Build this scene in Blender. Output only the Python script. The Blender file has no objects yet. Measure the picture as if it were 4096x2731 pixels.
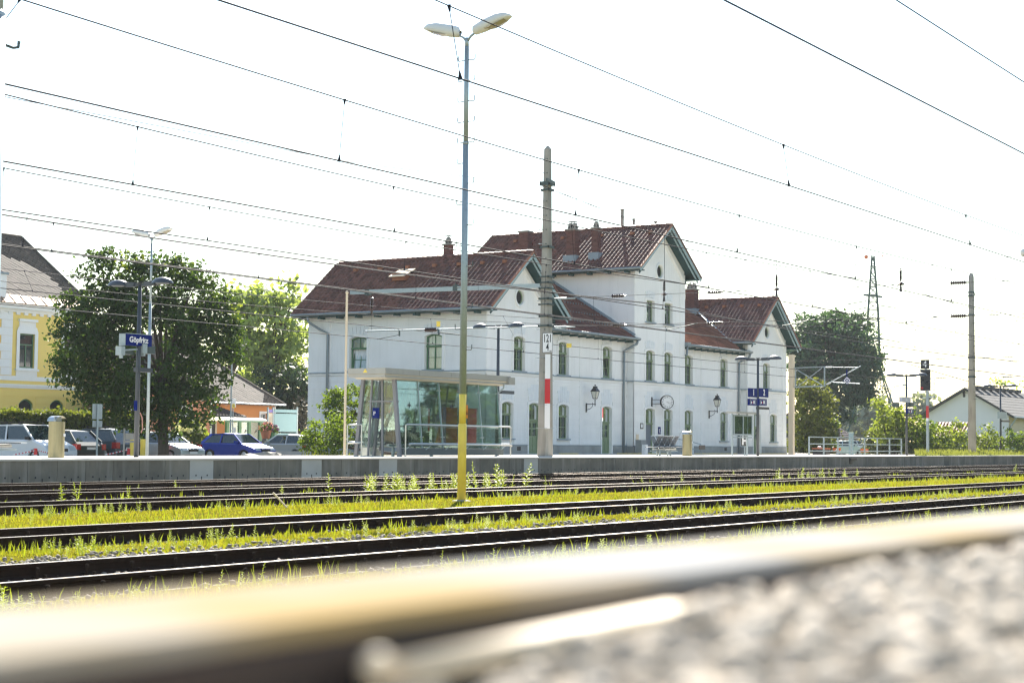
import bpy, math, random
import numpy as np
from mathutils import Vector, Matrix
from mathutils.geometry import tessellate_polygon

random.seed(7)
rng = np.random.default_rng(11)
scene = bpy.context.scene
COL = scene.collection
V3 = Vector

# ------------------------------------------------------------------ camera, sky, sun, exposure
CAM = V3((0.0, 0.0, 0.575))
FPX, YAW, PITCH, ROLL = 6800.57, 0.575789541, 0.0591409421, 0.0100755158
PCX, PCY = 2048.0, 1365.5
_F = V3((math.cos(YAW)*math.cos(PITCH), math.sin(YAW)*math.cos(PITCH), math.sin(PITCH)))
_r = V3((math.sin(YAW), -math.cos(YAW), 0.0))
_u = _r.cross(_F)
_R = _r*math.cos(ROLL) + _u*math.sin(ROLL)
_U = _u*math.cos(ROLL) - _r*math.sin(ROLL)
cam_data = bpy.data.cameras.new('camera')
cam = bpy.data.objects.new('camera', cam_data)
COL.objects.link(cam)
cam.matrix_world = Matrix(((_R.x, _U.x, -_F.x, CAM.x), (_R.y, _U.y, -_F.y, CAM.y), (_R.z, _U.z, -_F.z, CAM.z), (0, 0, 0, 1)))
cam_data.sensor_width = 36.0
cam_data.lens = FPX*36.0/4096.0
cam_data.clip_start = 0.02
cam_data.clip_end = 6000.0
cam_data.dof.use_dof = True
cam_data.dof.focus_distance = 48.0
cam_data.dof.aperture_fstop = 7.5
scene.camera = cam

SUN_AZ, SUN_EL = math.radians(32), math.radians(37)     # azimuth measured from +X towards +Y
world = bpy.data.worlds.new('World')
scene.world = world
world.use_nodes = True
wn = world.node_tree
bg = wn.nodes['Background']
sky = wn.nodes.new('ShaderNodeTexSky')
sky.sky_type = 'NISHITA'
sky.sun_disc = False
sky.sun_elevation = SUN_EL
sky.sun_rotation = math.radians(90) - SUN_AZ
sky.air_density = 1.35
sky.dust_density = 0.25
sky.ozone_density = 1.0
wn.links.new(sky.outputs[0], bg.inputs['Color'])
bg.inputs['Strength'].default_value = 0.05
sun_data = bpy.data.lights.new('sun', 'SUN')
sun_data.energy = 3.7
sun_data.angle = math.radians(0.53)
sun_data.color = (1.0, 0.93, 0.82)
sun = bpy.data.objects.new('sun', sun_data)
COL.objects.link(sun)
sdir = V3((math.cos(SUN_EL)*math.cos(SUN_AZ), math.cos(SUN_EL)*math.sin(SUN_AZ), math.sin(SUN_EL)))
sun.rotation_euler = sdir.to_track_quat('Z', 'Y').to_euler()
sun.location = (60, 60, 60)
scene.view_settings.view_transform = 'Standard'
scene.view_settings.look = 'None'
scene.view_settings.exposure = 2.3
scene.view_settings.gamma = 1.0
scene.view_settings.use_curve_mapping = False
scene.cycles.use_denoising = True
scene.cycles.pixel_filter_type = 'BLACKMAN_HARRIS'
scene.cycles.filter_width = 1.35
scene.cycles.max_bounces = 8
scene.cycles.diffuse_bounces = 4
scene.cycles.transparent_max_bounces = 16
scene.cycles.caustics_reflective = False
scene.cycles.caustics_refractive = False

# ------------------------------------------------------------------ surveying helpers
def ray(px, py):
    return _F + _R*((px-PCX)/FPX) - _U*((py-PCY)/FPX)
def on(px, py, p0, n):
    d = ray(px, py)
    return CAM + d*((V3(p0)-CAM).dot(V3(n))/d.dot(V3(n)))
def atY(px, py, y): return on(px, py, (0, y, 0), (0, 1, 0))
def atX(px, py, x): return on(px, py, (x, 0, 0), (1, 0, 0))
def atZ(px, py, z): return on(px, py, (0, 0, z), (0, 0, 1))
PY0, PSL = 35.475, 0.003
def plat_z(y): return -PSL*(y-PY0)
def onplat(px, py): return on(px, py, (0, PY0, 0), (0, PSL, 1))

# ------------------------------------------------------------------ materials
MATS = {}
def mat(name, col, rough=0.8, var=0.12, scale=4.0, metal=0.0, bump=0.0, bscale=40.0, spec=0.5, dirt=None, dscale=1.5, damt=0.5, island=0.0, trans=0.0, streak=None, samt=0.4, objrand=0.0, local=False):
    if name in MATS: return MATS[name]
    m = bpy.data.materials.new(name); m.use_nodes = True
    nt = m.node_tree; N = nt.nodes; L = nt.links
    p = N['Principled BSDF']
    p.inputs['Roughness'].default_value = rough
    p.inputs['Metallic'].default_value = metal
    p.inputs['Specular IOR Level'].default_value = spec
    tc = N.new('ShaderNodeNewGeometry'); src = tc.outputs['Position']
    if local: src = N.new('ShaderNodeTexCoord').outputs['Object']
    def noise(sc, det=5.0):
        n = N.new('ShaderNodeTexNoise'); n.inputs['Scale'].default_value = sc; n.inputs['Detail'].default_value = det
        L.new(src, n.inputs['Vector']); return n
    def mixc(a, b, fac):
        x = N.new('ShaderNodeMix'); x.data_type = 'RGBA'
        for s, v in ((6, a), (7, b)):
            if hasattr(v, 'is_linked'): L.new(v, x.inputs[s])
            else: x.inputs[s].default_value = (*v[:3], 1)
        if hasattr(fac, 'is_linked'): L.new(fac, x.inputs[0])
        else: x.inputs[0].default_value = fac
        return x.outputs[2]
    lo = tuple(c*(1-var) for c in col); hi = tuple(min(1, c*(1+var)) for c in col)
    n1 = noise(scale)
    c = mixc(lo, hi, n1.outputs['Fac'])
    if island:
        g = N.new('ShaderNodeNewGeometry')
        lo2 = tuple(v*(1-island) for v in col); hi2 = tuple(min(1, v*(1+island)) for v in col)
        oi_ = N.new('ShaderNodeObjectInfo'); ad_ = N.new('ShaderNodeMath'); L.new(g.outputs['Random Per Island'], ad_.inputs[0]); L.new(oi_.outputs['Random'], ad_.inputs[1])
        fr_ = N.new('ShaderNodeMath'); fr_.operation = 'FRACT'; L.new(ad_.outputs[0], fr_.inputs[0])
        ci = mixc(lo2, hi2, fr_.outputs[0])
        c = mixc(c, ci, 0.6)
    if dirt:
        n2 = noise(dscale, 8.0)
        r = N.new('ShaderNodeValToRGB'); r.color_ramp.elements[0].position = 0.42; r.color_ramp.elements[1].position = 0.68
        L.new(n2.outputs['Fac'], r.inputs['Fac'])
        mu = N.new('ShaderNodeMath'); mu.operation = 'MULTIPLY'; mu.inputs[1].default_value = damt
        L.new(r.outputs['Color'], mu.inputs[0])
        c = mixc(c, dirt, mu.outputs[0])
    if streak:
        vm = N.new('ShaderNodeVectorMath'); vm.operation = 'MULTIPLY'; vm.inputs[1].default_value = (3.2, 3.2, 0.32); L.new(src, vm.inputs[0])
        ns = N.new('ShaderNodeTexNoise'); ns.inputs['Scale'].default_value = 1.6; ns.inputs['Detail'].default_value = 6.0; L.new(vm.outputs[0], ns.inputs['Vector'])
        rs = N.new('ShaderNodeValToRGB'); rs.color_ramp.elements[0].position = 0.50; rs.color_ramp.elements[1].position = 0.72; L.new(ns.outputs['Fac'], rs.inputs['Fac'])
        ms_ = N.new('ShaderNodeMath'); ms_.operation = 'MULTIPLY'; ms_.inputs[1].default_value = samt; L.new(rs.outputs['Color'], ms_.inputs[0])
        c = mixc(c, streak, ms_.outputs[0])
    if objrand:
        oi = N.new('ShaderNodeObjectInfo'); mr = N.new('ShaderNodeMapRange'); mr.inputs['To Min'].default_value = 1-objrand; mr.inputs['To Max'].default_value = 1+objrand
        L.new(oi.outputs['Random'], mr.inputs['Value']); vs_ = N.new('ShaderNodeVectorMath'); vs_.operation = 'SCALE'; L.new(c, vs_.inputs[0]); L.new(mr.outputs[0], vs_.inputs['Scale']); c = vs_.outputs[0]
    L.new(c, p.inputs['Base Color'])
    if bump:
        nb = noise(bscale); b = N.new('ShaderNodeBump'); b.inputs['Strength'].default_value = bump; b.inputs['Distance'].default_value = 0.02
        L.new(nb.outputs['Fac'], b.inputs['Height']); L.new(b.outputs['Normal'], p.inputs['Normal'])
    if trans:
        t = N.new('ShaderNodeBsdfTranslucent'); L.new(mixc(c, (min(1, col[0]*2.6), min(1, col[1]*2.2), col[2]*0.8), 0.75), t.inputs['Color'])
        ms = N.new('ShaderNodeMixShader'); ms.inputs[0].default_value = trans
        L.new(p.outputs[0], ms.inputs[1]); L.new(t.outputs[0], ms.inputs[2])
        L.new(ms.outputs[0], N['Material Output'].inputs['Surface'])
    MATS[name] = m
    return m

def leafmat(name, col, tr=0.45, island=0.45):
    return mat(name, col, rough=0.6, var=0.3, scale=0.6, island=island, trans=tr, spec=0.25)

def glassmat(name, tint=(0.8, 0.92, 0.9), refl=0.22, rough=0.02, blend=0.35):
    if name in MATS: return MATS[name]
    m = bpy.data.materials.new(name); m.use_nodes = True
    nt = m.node_tree; N = nt.nodes; L = nt.links
    N.remove(N['Principled BSDF'])
    t = N.new('ShaderNodeBsdfTransparent'); t.inputs[0].default_value = (*tint, 1)
    g = N.new('ShaderNodeBsdfGlossy'); g.inputs['Roughness'].default_value = rough; g.inputs[0].default_value = (0.95, 1, 1, 1)
    lw = N.new('ShaderNodeLayerWeight'); lw.inputs[0].default_value = blend
    ad = N.new('ShaderNodeMath'); ad.operation = 'ADD'; ad.inputs[1].default_value = refl; ad.use_clamp = True
    sc = N.new('ShaderNodeMath'); sc.operation = 'MULTIPLY'; sc.inputs[1].default_value = 0.8
    L.new(lw.outputs['Fresnel'], sc.inputs[0]); L.new(sc.outputs[0], ad.inputs[0])
    ms = N.new('ShaderNodeMixShader'); L.new(ad.outputs[0], ms.inputs[0]); L.new(t.outputs[0], ms.inputs[1]); L.new(g.outputs[0], ms.inputs[2])
    L.new(ms.outputs[0], N['Material Output'].inputs['Surface'])
    MATS[name] = m
    return m

M = {}
M['white_wall'] = mat('white plaster', (0.85, 0.85, 0.835), 0.9, 0.04, 1.2, bump=0.15, bscale=60, dirt=(0.72, 0.72, 0.69), dscale=0.55, damt=0.35, streak=(0.66, 0.66, 0.63), samt=0.25)
M['course'] = mat('white course plaster', (0.845, 0.845, 0.83), 0.9, 0.05, 1.5, bump=0.2, bscale=60, dirt=(0.70, 0.705, 0.68), dscale=0.9, damt=0.32, streak=(0.66, 0.66, 0.63), samt=0.25, objrand=0.025)
M['trim'] = mat('white trim', (0.82, 0.82, 0.80), 0.8, 0.05, 3.0)
M['hood'] = mat('grey painted voussoir', (0.75, 0.775, 0.785), 0.85, 0.08, 4.0)
M['cornice'] = mat('zinc cornice cap', (0.24, 0.30, 0.34), 0.55, 0.12, 3.0, spec=0.4)
M['plinth'] = mat('grey plinth render', (0.33, 0.34, 0.33), 0.95, 0.15, 2.5, bump=0.4, bscale=40, dirt=(0.2, 0.2, 0.18), damt=0.5)
M['green'] = mat('green window paint', (0.07, 0.17, 0.085), 0.45, 0.15, 5.0)
M['green_light'] = mat('sage window paint', (0.20, 0.27, 0.155), 0.5, 0.15, 5.0)
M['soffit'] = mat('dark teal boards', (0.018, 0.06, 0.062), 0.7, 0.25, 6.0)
M['barge'] = mat('pale blue verge board', (0.30, 0.40, 0.42), 0.6, 0.1, 5.0)
M['zinc'] = mat('zinc gutter', (0.22, 0.26, 0.28), 0.45, 0.15, 5.0, metal=0.4)
M['tile'] = mat('brown red roof tile', (0.15, 0.066, 0.049), 0.55, 0.25, 2.0, island=0.6, spec=0.22, bump=0.05, bscale=90, dirt=(0.10, 0.055, 0.045), dscale=1.0, damt=0.5)
M['tile_lit'] = mat('sunlit brown roof tile', (0.20, 0.095, 0.065), 0.75, 0.22, 2.0, island=0.5, spec=0.15, bump=0.05, bscale=90, dirt=(0.10, 0.055, 0.045), dscale=1.0, damt=0.4)  # same roof tile, colour lightened for the sun falling on the right link slope
M['verge'] = mat('orange verge tile', (0.30, 0.11, 0.05), 0.6, 0.2, 5.0)
M['brick'] = mat('chimney brick', (0.13, 0.052, 0.042), 0.85, 0.25, 8.0, island=0.45)
M['mortar'] = mat('mortar', (0.22, 0.17, 0.15), 0.95, 0.15, 8.0)
M['concrete'] = mat('weathered concrete', (0.36, 0.34, 0.30), 0.95, 0.18, 1.8, bump=0.5, bscale=35, dirt=(0.18, 0.17, 0.15), dscale=0.9, damt=0.6, streak=(0.15, 0.14, 0.12), samt=0.6)
M['panel'] = mat('dirty concrete panel', (0.20, 0.182, 0.15), 0.95, 0.3, 1.6, bump=0.5, bscale=45, dirt=(0.08, 0.077, 0.065), dscale=1.1, damt=0.55, streak=(0.34, 0.33, 0.30), samt=0.45, objrand=0.18)
M['panel_light'] = mat('clean concrete panel', (0.50, 0.49, 0.46), 0.92, 0.12, 2.0, bump=0.3, bscale=45, dirt=(0.36, 0.35, 0.32), dscale=2.0, damt=0.45)
M['pave'] = mat('platform paving', (0.60, 0.56, 0.50), 0.9, 0.15, 2.5, bump=0.2, bscale=50, dirt=(0.50, 0.46, 0.41), damt=0.4)
M['asphalt'] = mat('asphalt', (0.10, 0.10, 0.10), 0.9, 0.2, 2.0, bump=0.3, bscale=80)
M['galv'] = mat('galvanised steel', (0.34, 0.40, 0.42), 0.5, 0.22, 18.0, metal=0.55)
M['dark_metal'] = mat('dark grey painted steel', (0.042, 0.05, 0.062), 0.4, 0.15, 8.0)
M['line_metal'] = mat('catenary fittings', (0.06, 0.085, 0.085), 0.55, 0.25, 10.0, metal=0.3)
M['wire'] = mat('catenary wire', (0.016, 0.017, 0.026), 0.75, 0.2, 10.0, spec=0.15)
M['yellow'] = mat('yellow paint', (0.86, 0.64, 0.09), 0.5, 0.08, 3.0, dirt=(0.55, 0.36, 0.08), dscale=5, damt=0.3)
M['steel'] = mat('brushed steel', (0.50, 0.51, 0.50), 0.32, 0.1, 15.0, metal=0.9)
M['brass'] = mat('olive brass sheet', (0.33, 0.29, 0.17), 0.4, 0.08, 8.0, metal=0.75)
M['white'] = mat('white paint', (0.80, 0.80, 0.80), 0.5, 0.04, 4.0)
M['off_white'] = mat('off white plastic', (0.70, 0.71, 0.69), 0.45, 0.06, 4.0)
M['red'] = mat('red paint', (0.55, 0.02, 0.025), 0.45, 0.1, 5.0)
M['blue'] = mat('sign blue', (0.003, 0.014, 0.135), 0.6, 0.06, 4.0, spec=0.05)
M['black'] = mat('black paint', (0.012, 0.012, 0.014), 0.45, 0.2, 6.0)
M['rubber'] = mat('tyre rubber', (0.016, 0.016, 0.017), 0.85, 0.2, 10.0)
M['glass'] = glassmat('window glass', (0.80, 0.86, 0.86), 0.07, 0.02, 0.25)
M['shelter_glass'] = glassmat('shelter glass', (0.84, 0.93, 0.89), 0.04, 0.02, 0.25)
M['car_glass'] = glassmat('car glass', (0.20, 0.28, 0.28), 0.14, 0.02, 0.3)
M['curtain'] = mat('white curtain', (0.72, 0.74, 0.74), 0.9, 0.12, 9.0)
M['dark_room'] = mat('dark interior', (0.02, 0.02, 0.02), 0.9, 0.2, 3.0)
M['rail'] = mat('rusty rail web', (0.026, 0.0155, 0.011), 0.85, 0.3, 12.0, dirt=(0.034, 0.019, 0.012), dscale=6, spec=0.1)
M['railhead'] = mat('polished rail head', (0.50, 0.46, 0.42), 0.30, 0.2, 3.0, metal=0.9, dirt=(0.30, 0.20, 0.13), dscale=2.5, damt=0.6)
M['sleeper'] = mat('old timber sleeper', (0.055, 0.042, 0.032), 0.9, 0.3, 9.0, bump=0.5, bscale=30)
M['fasten'] = mat('rusty fastening', (0.032, 0.021, 0.015), 0.9, 0.3, 20.0, spec=0.1)
M['stone'] = mat('ballast stone', (0.21, 0.18, 0.145), 0.9, 0.25, 6.0, island=0.5)
M['stone_pale'] = mat('pale gravel stone', (0.46, 0.41, 0.345), 0.95, 0.3, 30.0, island=0.5, spec=0.0)
M['grass'] = leafmat('grass blade', (0.115, 0.15, 0.014), 0.5, 0.5)
M['moss'] = leafmat('dry moss and low grass', (0.16, 0.175, 0.02), 0.42, 0.4)
M['weed'] = leafmat('weed leaf', (0.16, 0.22, 0.025), 0.5, 0.45)
M['leaf_dark'] = leafmat('dark maple leaf', (0.032, 0.064, 0.014), 0.40, 0.6)
M['leaf_light'] = leafmat('poplar leaf', (0.17, 0.24, 0.09), 0.5, 0.5)
M['leaf_mid'] = leafmat('shrub leaf', (0.07, 0.115, 0.018), 0.42, 0.5)
M['leaf_chestnut'] = leafmat('chestnut leaf', (0.033, 0.072, 0.040), 0.32, 0.5)
M['leaf_conifer'] = leafmat('conifer needles', (0.025, 0.05, 0.022), 0.2, 0.4)
M['leaf_yellow'] = leafmat('yellow green leaf', (0.11, 0.155, 0.03), 0.5, 0.4)
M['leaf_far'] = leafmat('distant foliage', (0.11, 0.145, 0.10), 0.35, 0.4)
M['bark'] = mat('bark', (0.07, 0.055, 0.042), 0.95, 0.3, 8.0, bump=0.6, bscale=20)
M['house_yellow'] = mat('yellow house render', (0.84, 0.63, 0.185), 0.9, 0.05, 1.0, bump=0.1, bscale=50)
M['house_salmon'] = mat('salmon house render', (0.60, 0.26, 0.15), 0.9, 0.06, 1.0, bump=0.15, bscale=50)
M['house_orange'] = mat('orange house render', (0.66, 0.27, 0.09), 0.9, 0.06, 1.0, bump=0.15, bscale=50)
M['house_cream'] = mat('cream house render', (0.75, 0.62, 0.45), 0.9, 0.05, 1.0)
M['house_white'] = mat('white gable render', (0.74, 0.73, 0.74), 0.9, 0.04, 1.0)
M['shingle'] = mat('grey brown shingle', (0.075, 0.060, 0.050), 0.85, 0.2, 3.0, island=0.35, dirt=(0.045, 0.04, 0.034), damt=0.5)
M['slate'] = mat('dark grey roof sheet', (0.045, 0.044, 0.043), 0.8, 0.2, 3.0, island=0.3)
M['copper'] = mat('copper brown sheet', (0.30, 0.19, 0.12), 0.5, 0.15, 3.0, metal=0.4)

# ------------------------------------------------------------------ mesh builder
def P3(fr, u, v, w=0.0):
    return fr[0] + fr[1]*u + fr[2]*v + fr[3]*w
def frontF(y): return (V3((0, y, 0)), V3((1, 0, 0)), V3((0, 0, 1)), V3((0, -1, 0)))
def leftF(x): return (V3((x, 0, 0)), V3((0, 1, 0)), V3((0, 0, 1)), V3((-1, 0, 0)))
LOC = {}
class MB:
    def __init__(s): s.v = []; s.f = []; s.m = []
    def add(s, vs, fs, mi=0):
        b = len(s.v); s.v.extend([tuple(p) for p in vs]); s.f.extend([tuple(i+b for i in f) for f in fs]); s.m.extend([mi]*len(fs)); return s
    def quad(s, a, b, c, d, mi=0): return s.add((a, b, c, d), ((0, 1, 2, 3),), mi)
    def box(s, x0, x1, y0, y1, z0, z1, mi=0):
        vs = [(x, y, z) for z in (z0, z1) for y in (y0, y1) for x in (x0, x1)]
        return s.add(vs, ((0, 2, 3, 1), (4, 5, 7, 6), (0, 1, 5, 4), (2, 6, 7, 3), (0, 4, 6, 2), (1, 3, 7, 5)), mi)
    def obox(s, fr, u0, u1, v0, v1, w0, w1, mi=0):
        vs = [P3(fr, u, v, w) for w in (w0, w1) for v in (v0, v1) for u in (u0, u1)]
        return s.add(vs, ((0, 2, 3, 1), (4, 5, 7, 6), (0, 1, 5, 4), (2, 6, 7, 3), (0, 4, 6, 2), (1, 3, 7, 5)), mi)
    def bar(s, a, b, w, h, up=(0, 0, 1), mi=0):
        a, b = V3(a), V3(b); d = (b-a); L = d.length; d.normalize(); up = V3(up)
        x = d.cross(up)
        if x.length < 1e-4: x = d.cross(V3((0, 1, 0)))
        x.normalize(); y = x.cross(d)
        return s.obox((a, d, x, y), 0, L, -w/2, w/2, -h/2, h/2, mi)
    def tube(s, pts, r, n=8, mi=0, caps=True):
        pts = [V3(p) for p in pts]; k = len(pts)
        rs = r if isinstance(r, (list, tuple)) else [r]*k
        vs = []; fs = []; ref = None
        for i, p in enumerate(pts):
            t = (pts[min(i+1, k-1)]-pts[max(i-1, 0)]).normalized()
            if ref is None:
                ref = V3((0, 0, 1)) if abs(t.z) < 0.9 else V3((1, 0, 0))
            x = ref - t*ref.dot(t)
            if x.length < 1e-5: x = V3((0, 1, 0)) - t*t.y
            x.normalize(); y = t.cross(x); ref = x
            for j in range(n):
                a = 2*math.pi*j/n
                vs.append(p + x*(rs[i]*math.cos(a)) + y*(rs[i]*math.sin(a)))
        for i in range(k-1):
            for j in range(n):
                fs.append((i*n+j, i*n+(j+1) % n, (i+1)*n+(j+1) % n, (i+1)*n+j))
        if caps:
            fs.append(tuple(range(n-1, -1, -1))); fs.append(tuple(range((k-1)*n, k*n)))
        return s.add(vs, fs, mi)
    def lathe(s, c, prof, n=12, mi=0, axis=None, caps=True):
        c = V3(c)
        ax = V3(axis).normalized() if axis else V3((0, 0, 1))
        x = ax.orthogonal().normalized(); y = ax.cross(x)
        vs = []; fs = []
        for r, z in prof:
            for j in range(n):
                a = 2*math.pi*j/n
                vs.append(c + ax*z + x*(r*math.cos(a)) + y*(r*math.sin(a)))
        k = len(prof)
        for i in range(k-1):
            for j in range(n):
                fs.append((i*n+j, i*n+(j+1) % n, (i+1)*n+(j+1) % n, (i+1)*n+j))
        if caps: fs.append(tuple(range(n-1, -1, -1))); fs.append(tuple(range((k-1)*n, k*n)))
        return s.add(vs, fs, mi)
    def ball(s, c, rx, ry=None, rz=None, n=10, mi=0):
        ry = rx if ry is None else ry; rz = rx if rz is None else rz; c = V3(c); m = max(4, n//2)
        vs = [c+V3((0, 0, -rz))]; fs = []
        for i in range(1, m):
            t = -math.pi/2 + math.pi*i/m
            for j in range(n):
                a = 2*math.pi*j/n
                vs.append(c+V3((rx*math.cos(t)*math.cos(a), ry*math.cos(t)*math.sin(a), rz*math.sin(t))))
        vs.append(c+V3((0, 0, rz))); T = len(vs)-1
        for j in range(n):
            fs.append((0, 1+(j+1) % n, 1+j)); fs.append((T, 1+(m-2)*n+j, 1+(m-2)*n+(j+1) % n))
        for i in range(m-2):
            for j in range(n):
                fs.append((1+i*n+j, 1+i*n+(j+1) % n, 1+(i+1)*n+(j+1) % n, 1+(i+1)*n+j))
        return s.add(vs, fs, mi)
    def prism(s, fr, poly, w0, w1, mi=0):
        n = len(poly)
        vs = [P3(fr, u, v, w0) for u, v in poly]+[P3(fr, u, v, w1) for u, v in poly]
        tris = tessellate_polygon([[V3((u, v, 0)) for u, v in poly]])
        fs = [tuple(t) for t in tris]+[tuple(i+n for i in reversed(t)) for t in tris]
        fs += [(i, (i+1) % n, n+(i+1) % n, n+i) for i in range(n)]
        return s.add(vs, fs, mi)
    def holed(s, fr, outer, holes, depth, w=0.0, mi=0, back=False):
        """a face with openings; every opening gets its reveal of the given depth"""
        loops = [[V3((u, v, 0)) for u, v in l] for l in [outer]+list(holes)]
        flat = [p for l in loops for p in l]
        tris = tessellate_polygon(loops)
        s.add([P3(fr, p.x, p.y, w) for p in flat], [tuple(t) for t in tris], mi)
        if back:
            s.add([P3(fr, p.x, p.y, w-depth) for p in flat], [tuple(t) for t in tris], mi)
            n = len(outer); s.add([P3(fr, u, v, w) for u, v in outer]+[P3(fr, u, v, w-depth) for u, v in outer], [(i, (i+1) % n, n+(i+1) % n, n+i) for i in range(n)], mi)
        for h in holes:
            n = len(h)
            s.add([P3(fr, u, v, w) for u, v in h]+[P3(fr, u, v, w-depth) for u, v in h], [(i, (i+1) % n, n+(i+1) % n, n+i) for i in range(n)], mi)
        return s
    def build(s, name, mats, parent=None, world=True, smooth=False, kind=None):
        me = bpy.data.meshes.new(name)
        off = V3((0, 0, 0))
        if parent is not None and world: off = LOC.get(parent, V3((0, 0, 0)))
        me.from_pydata([tuple(V3(p)-off) for p in s.v] if parent is not None and world else s.v, [], s.f)
        if not isinstance(mats, (list, tuple)): mats = [mats]
        for m in mats: me.materials.append(m)
        if len(mats) > 1: me.polygons.foreach_set('material_index', s.m)
        if smooth: me.polygons.foreach_set('use_smooth', [True]*len(me.polygons))
        me.update()
        o = bpy.data.objects.new(name, me); COL.objects.link(o)
        if parent is not None:
            o.parent = parent
            if world: LOC[o] = off
        else: LOC[o] = V3((0, 0, 0))
        if kind: o['kind'] = kind
        return o

def npmesh(name, verts, faces, mats, parent=None, kind=None, smooth=False, k=4):
    """quick mesh from numpy arrays: verts (n,3), faces (m,k)"""
    me = bpy.data.meshes.new(name)
    verts = np.asarray(verts, dtype=np.float32); faces = np.asarray(faces, dtype=np.int32)
    if parent is not None: verts = verts - np.array(LOC.get(parent, V3((0, 0, 0))), dtype=np.float32)
    n, m = len(verts), len(faces)
    me.vertices.add(n); me.vertices.foreach_set('co', verts.ravel())
    me.loops.add(m*faces.shape[1]); me.loops.foreach_set('vertex_index', faces.ravel())
    me.polygons.add(m); me.polygons.foreach_set('loop_start', np.arange(0, m*faces.shape[1], faces.shape[1], dtype=np.int32))
    me.polygons.foreach_set('loop_total', np.full(m, faces.shape[1], dtype=np.int32))
    if smooth: me.polygons.foreach_set('use_smooth', np.ones(m, dtype=bool))
    for mm in (mats if isinstance(mats, (list, tuple)) else [mats]): me.materials.append(mm)
    me.update(calc_edges=True); me.validate()
    o = bpy.data.objects.new(name, me); COL.objects.link(o)
    if parent is not None: o.parent = parent; LOC[o] = LOC.get(parent, V3((0, 0, 0)))
    if kind: o['kind'] = kind
    return o

def tag(o, label=None, cat=None, group=None, kind=None):
    if label: o['label'] = label
    if cat: o['category'] = cat
    if group: o['group'] = group
    if kind: o['kind'] = kind
    return o
def thing(name, label, cat, loc=(0, 0, 0), group=None, rz=0.0):
    o = bpy.data.objects.new(name, None); COL.objects.link(o)
    o.location = loc; o.rotation_euler = (0, 0, rz); o.empty_display_size = 0.3
    LOC[o] = V3(loc)
    return tag(o, label, cat, group)
def dup(o, parent=None, loc=None):
    c = o.copy(); COL.objects.link(c)
    if parent is not None: c.parent = parent
    if loc is not None: c.location = loc
    return c
def dup_tree(root, loc, label=None, rz=None):
    r = root.copy(); COL.objects.link(r); r.location = loc; LOC[r] = V3(loc)
    if rz is not None: r.rotation_euler = (0, 0, rz)
    if label: r['label'] = label
    for ch in list(root.children):
        c = ch.copy(); COL.objects.link(c); c.parent = r
        for g in list(ch.children):
            d = g.copy(); COL.objects.link(d); d.parent = c
    return r
def text(parent, s, size, fr, u, v, material, name='lettering', align='CENTER', ext=0.004, w=0.006, squeeze=1.0, bold=0.0):
    cu = bpy.data.curves.new('txt', 'FONT'); cu.body = s; cu.size = size; cu.align_x = align; cu.align_y = 'CENTER'; cu.extrude = ext; cu.resolution_u = 3
    cu.offset = bold
    t = bpy.data.objects.new('txt', cu)
    me = bpy.data.meshes.new_from_object(t)
    bpy.data.objects.remove(t); bpy.data.curves.remove(cu)
    off = LOC.get(parent, V3((0, 0, 0)))
    for vt in me.vertices: vt.co = P3(fr, u+vt.co.x*squeeze, v+vt.co.y, w+vt.co.z) - off
    me.materials.clear(); me.materials.append(material)
    me.name = name
    o = bpy.data.objects.new(name, me); COL.objects.link(o); o.parent = parent; LOC[o] = off
    return o
def arch_poly(u0, u1, v0, v1, rise=0.12, n=6):
    pts = [(u0, v0), (u1, v0)]
    for i in range(n+1):
        t = i/n; u = u1+(u0-u1)*t
        pts.append((u, v1-rise+rise*math.sin(math.pi*t)**0.8 if 0 < i < n else v1-rise))
    return pts

# ================================================================== GROUND, TRACKS, PLATFORM
GZ = -0.76
RAILZ = -0.603
g = MB(); g.quad((-1500, -400, GZ), (2500, -400, GZ), (2500, 2500, GZ), (-1500, 2500, GZ))
M['ground'] = mat('trackside soil and gravel', (0.15, 0.13, 0.09), 0.95, 0.35, 3.0, bump=0.8, bscale=25, dirt=(0.11, 0.12, 0.035), dscale=0.9, damt=0.7)
tag(g.build('ground', M['ground']), kind='structure')

tracks = [33.79447, 28.76252, 23.77952, 16.69803, 11.75528]
def rail_outline():
    h = 0.149
    half = [(0.0625, 0.0), (0.0625, 0.010), (0.018, 0.028), (0.007, 0.04), (0.007, 0.105), (0.0335, 0.117), (0.0335, 0.143), (0.029, h)]
    return half + [(-a, b) for a, b in reversed(half)]
def rail_fr(y, z0): return (V3((0, y, z0)), V3((0, 1, 0)), V3((0, 0, 1)), V3((1, 0, 0)))
# one fastening: ribbed plate, two clip bolts each side
def fastening_mb():
    m = MB()
    m.box(-0.08, 0.08, -0.17, 0.17, 0.0, 0.018)
    for s in (-1, 1):
        m.box(-0.03, 0.03, s*0.062-0.022, s*0.062+0.022, 0.018, 0.048)
        m.lathe((0, s*0.085, 0.018), [(0.013, 0), (0.013, 0.075), (0.024, 0.075), (0.024, 0.10), (0.012, 0.112)], 6)
        m.lathe((0.055, s*0.13, 0.018), [(0.018, 0), (0.018, 0.035), (0.010, 0.045)], 6)
    return m
fast_me = None; sleeper_me = None
tl = ['track beside the platform edge, farthest from the camera', 'second track out from the platform edge',
      'third track from the platform, just behind the yellow lamp pole', 'track in front of the yellow lamp pole with weeds before it',
      'nearest of the five low tracks, with large bolts showing on its rails']
xr = [(14, 150, 72), (12, 140, 72), (10, 130, 76), (7, 120, 70), (4, 100, 60)]
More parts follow.
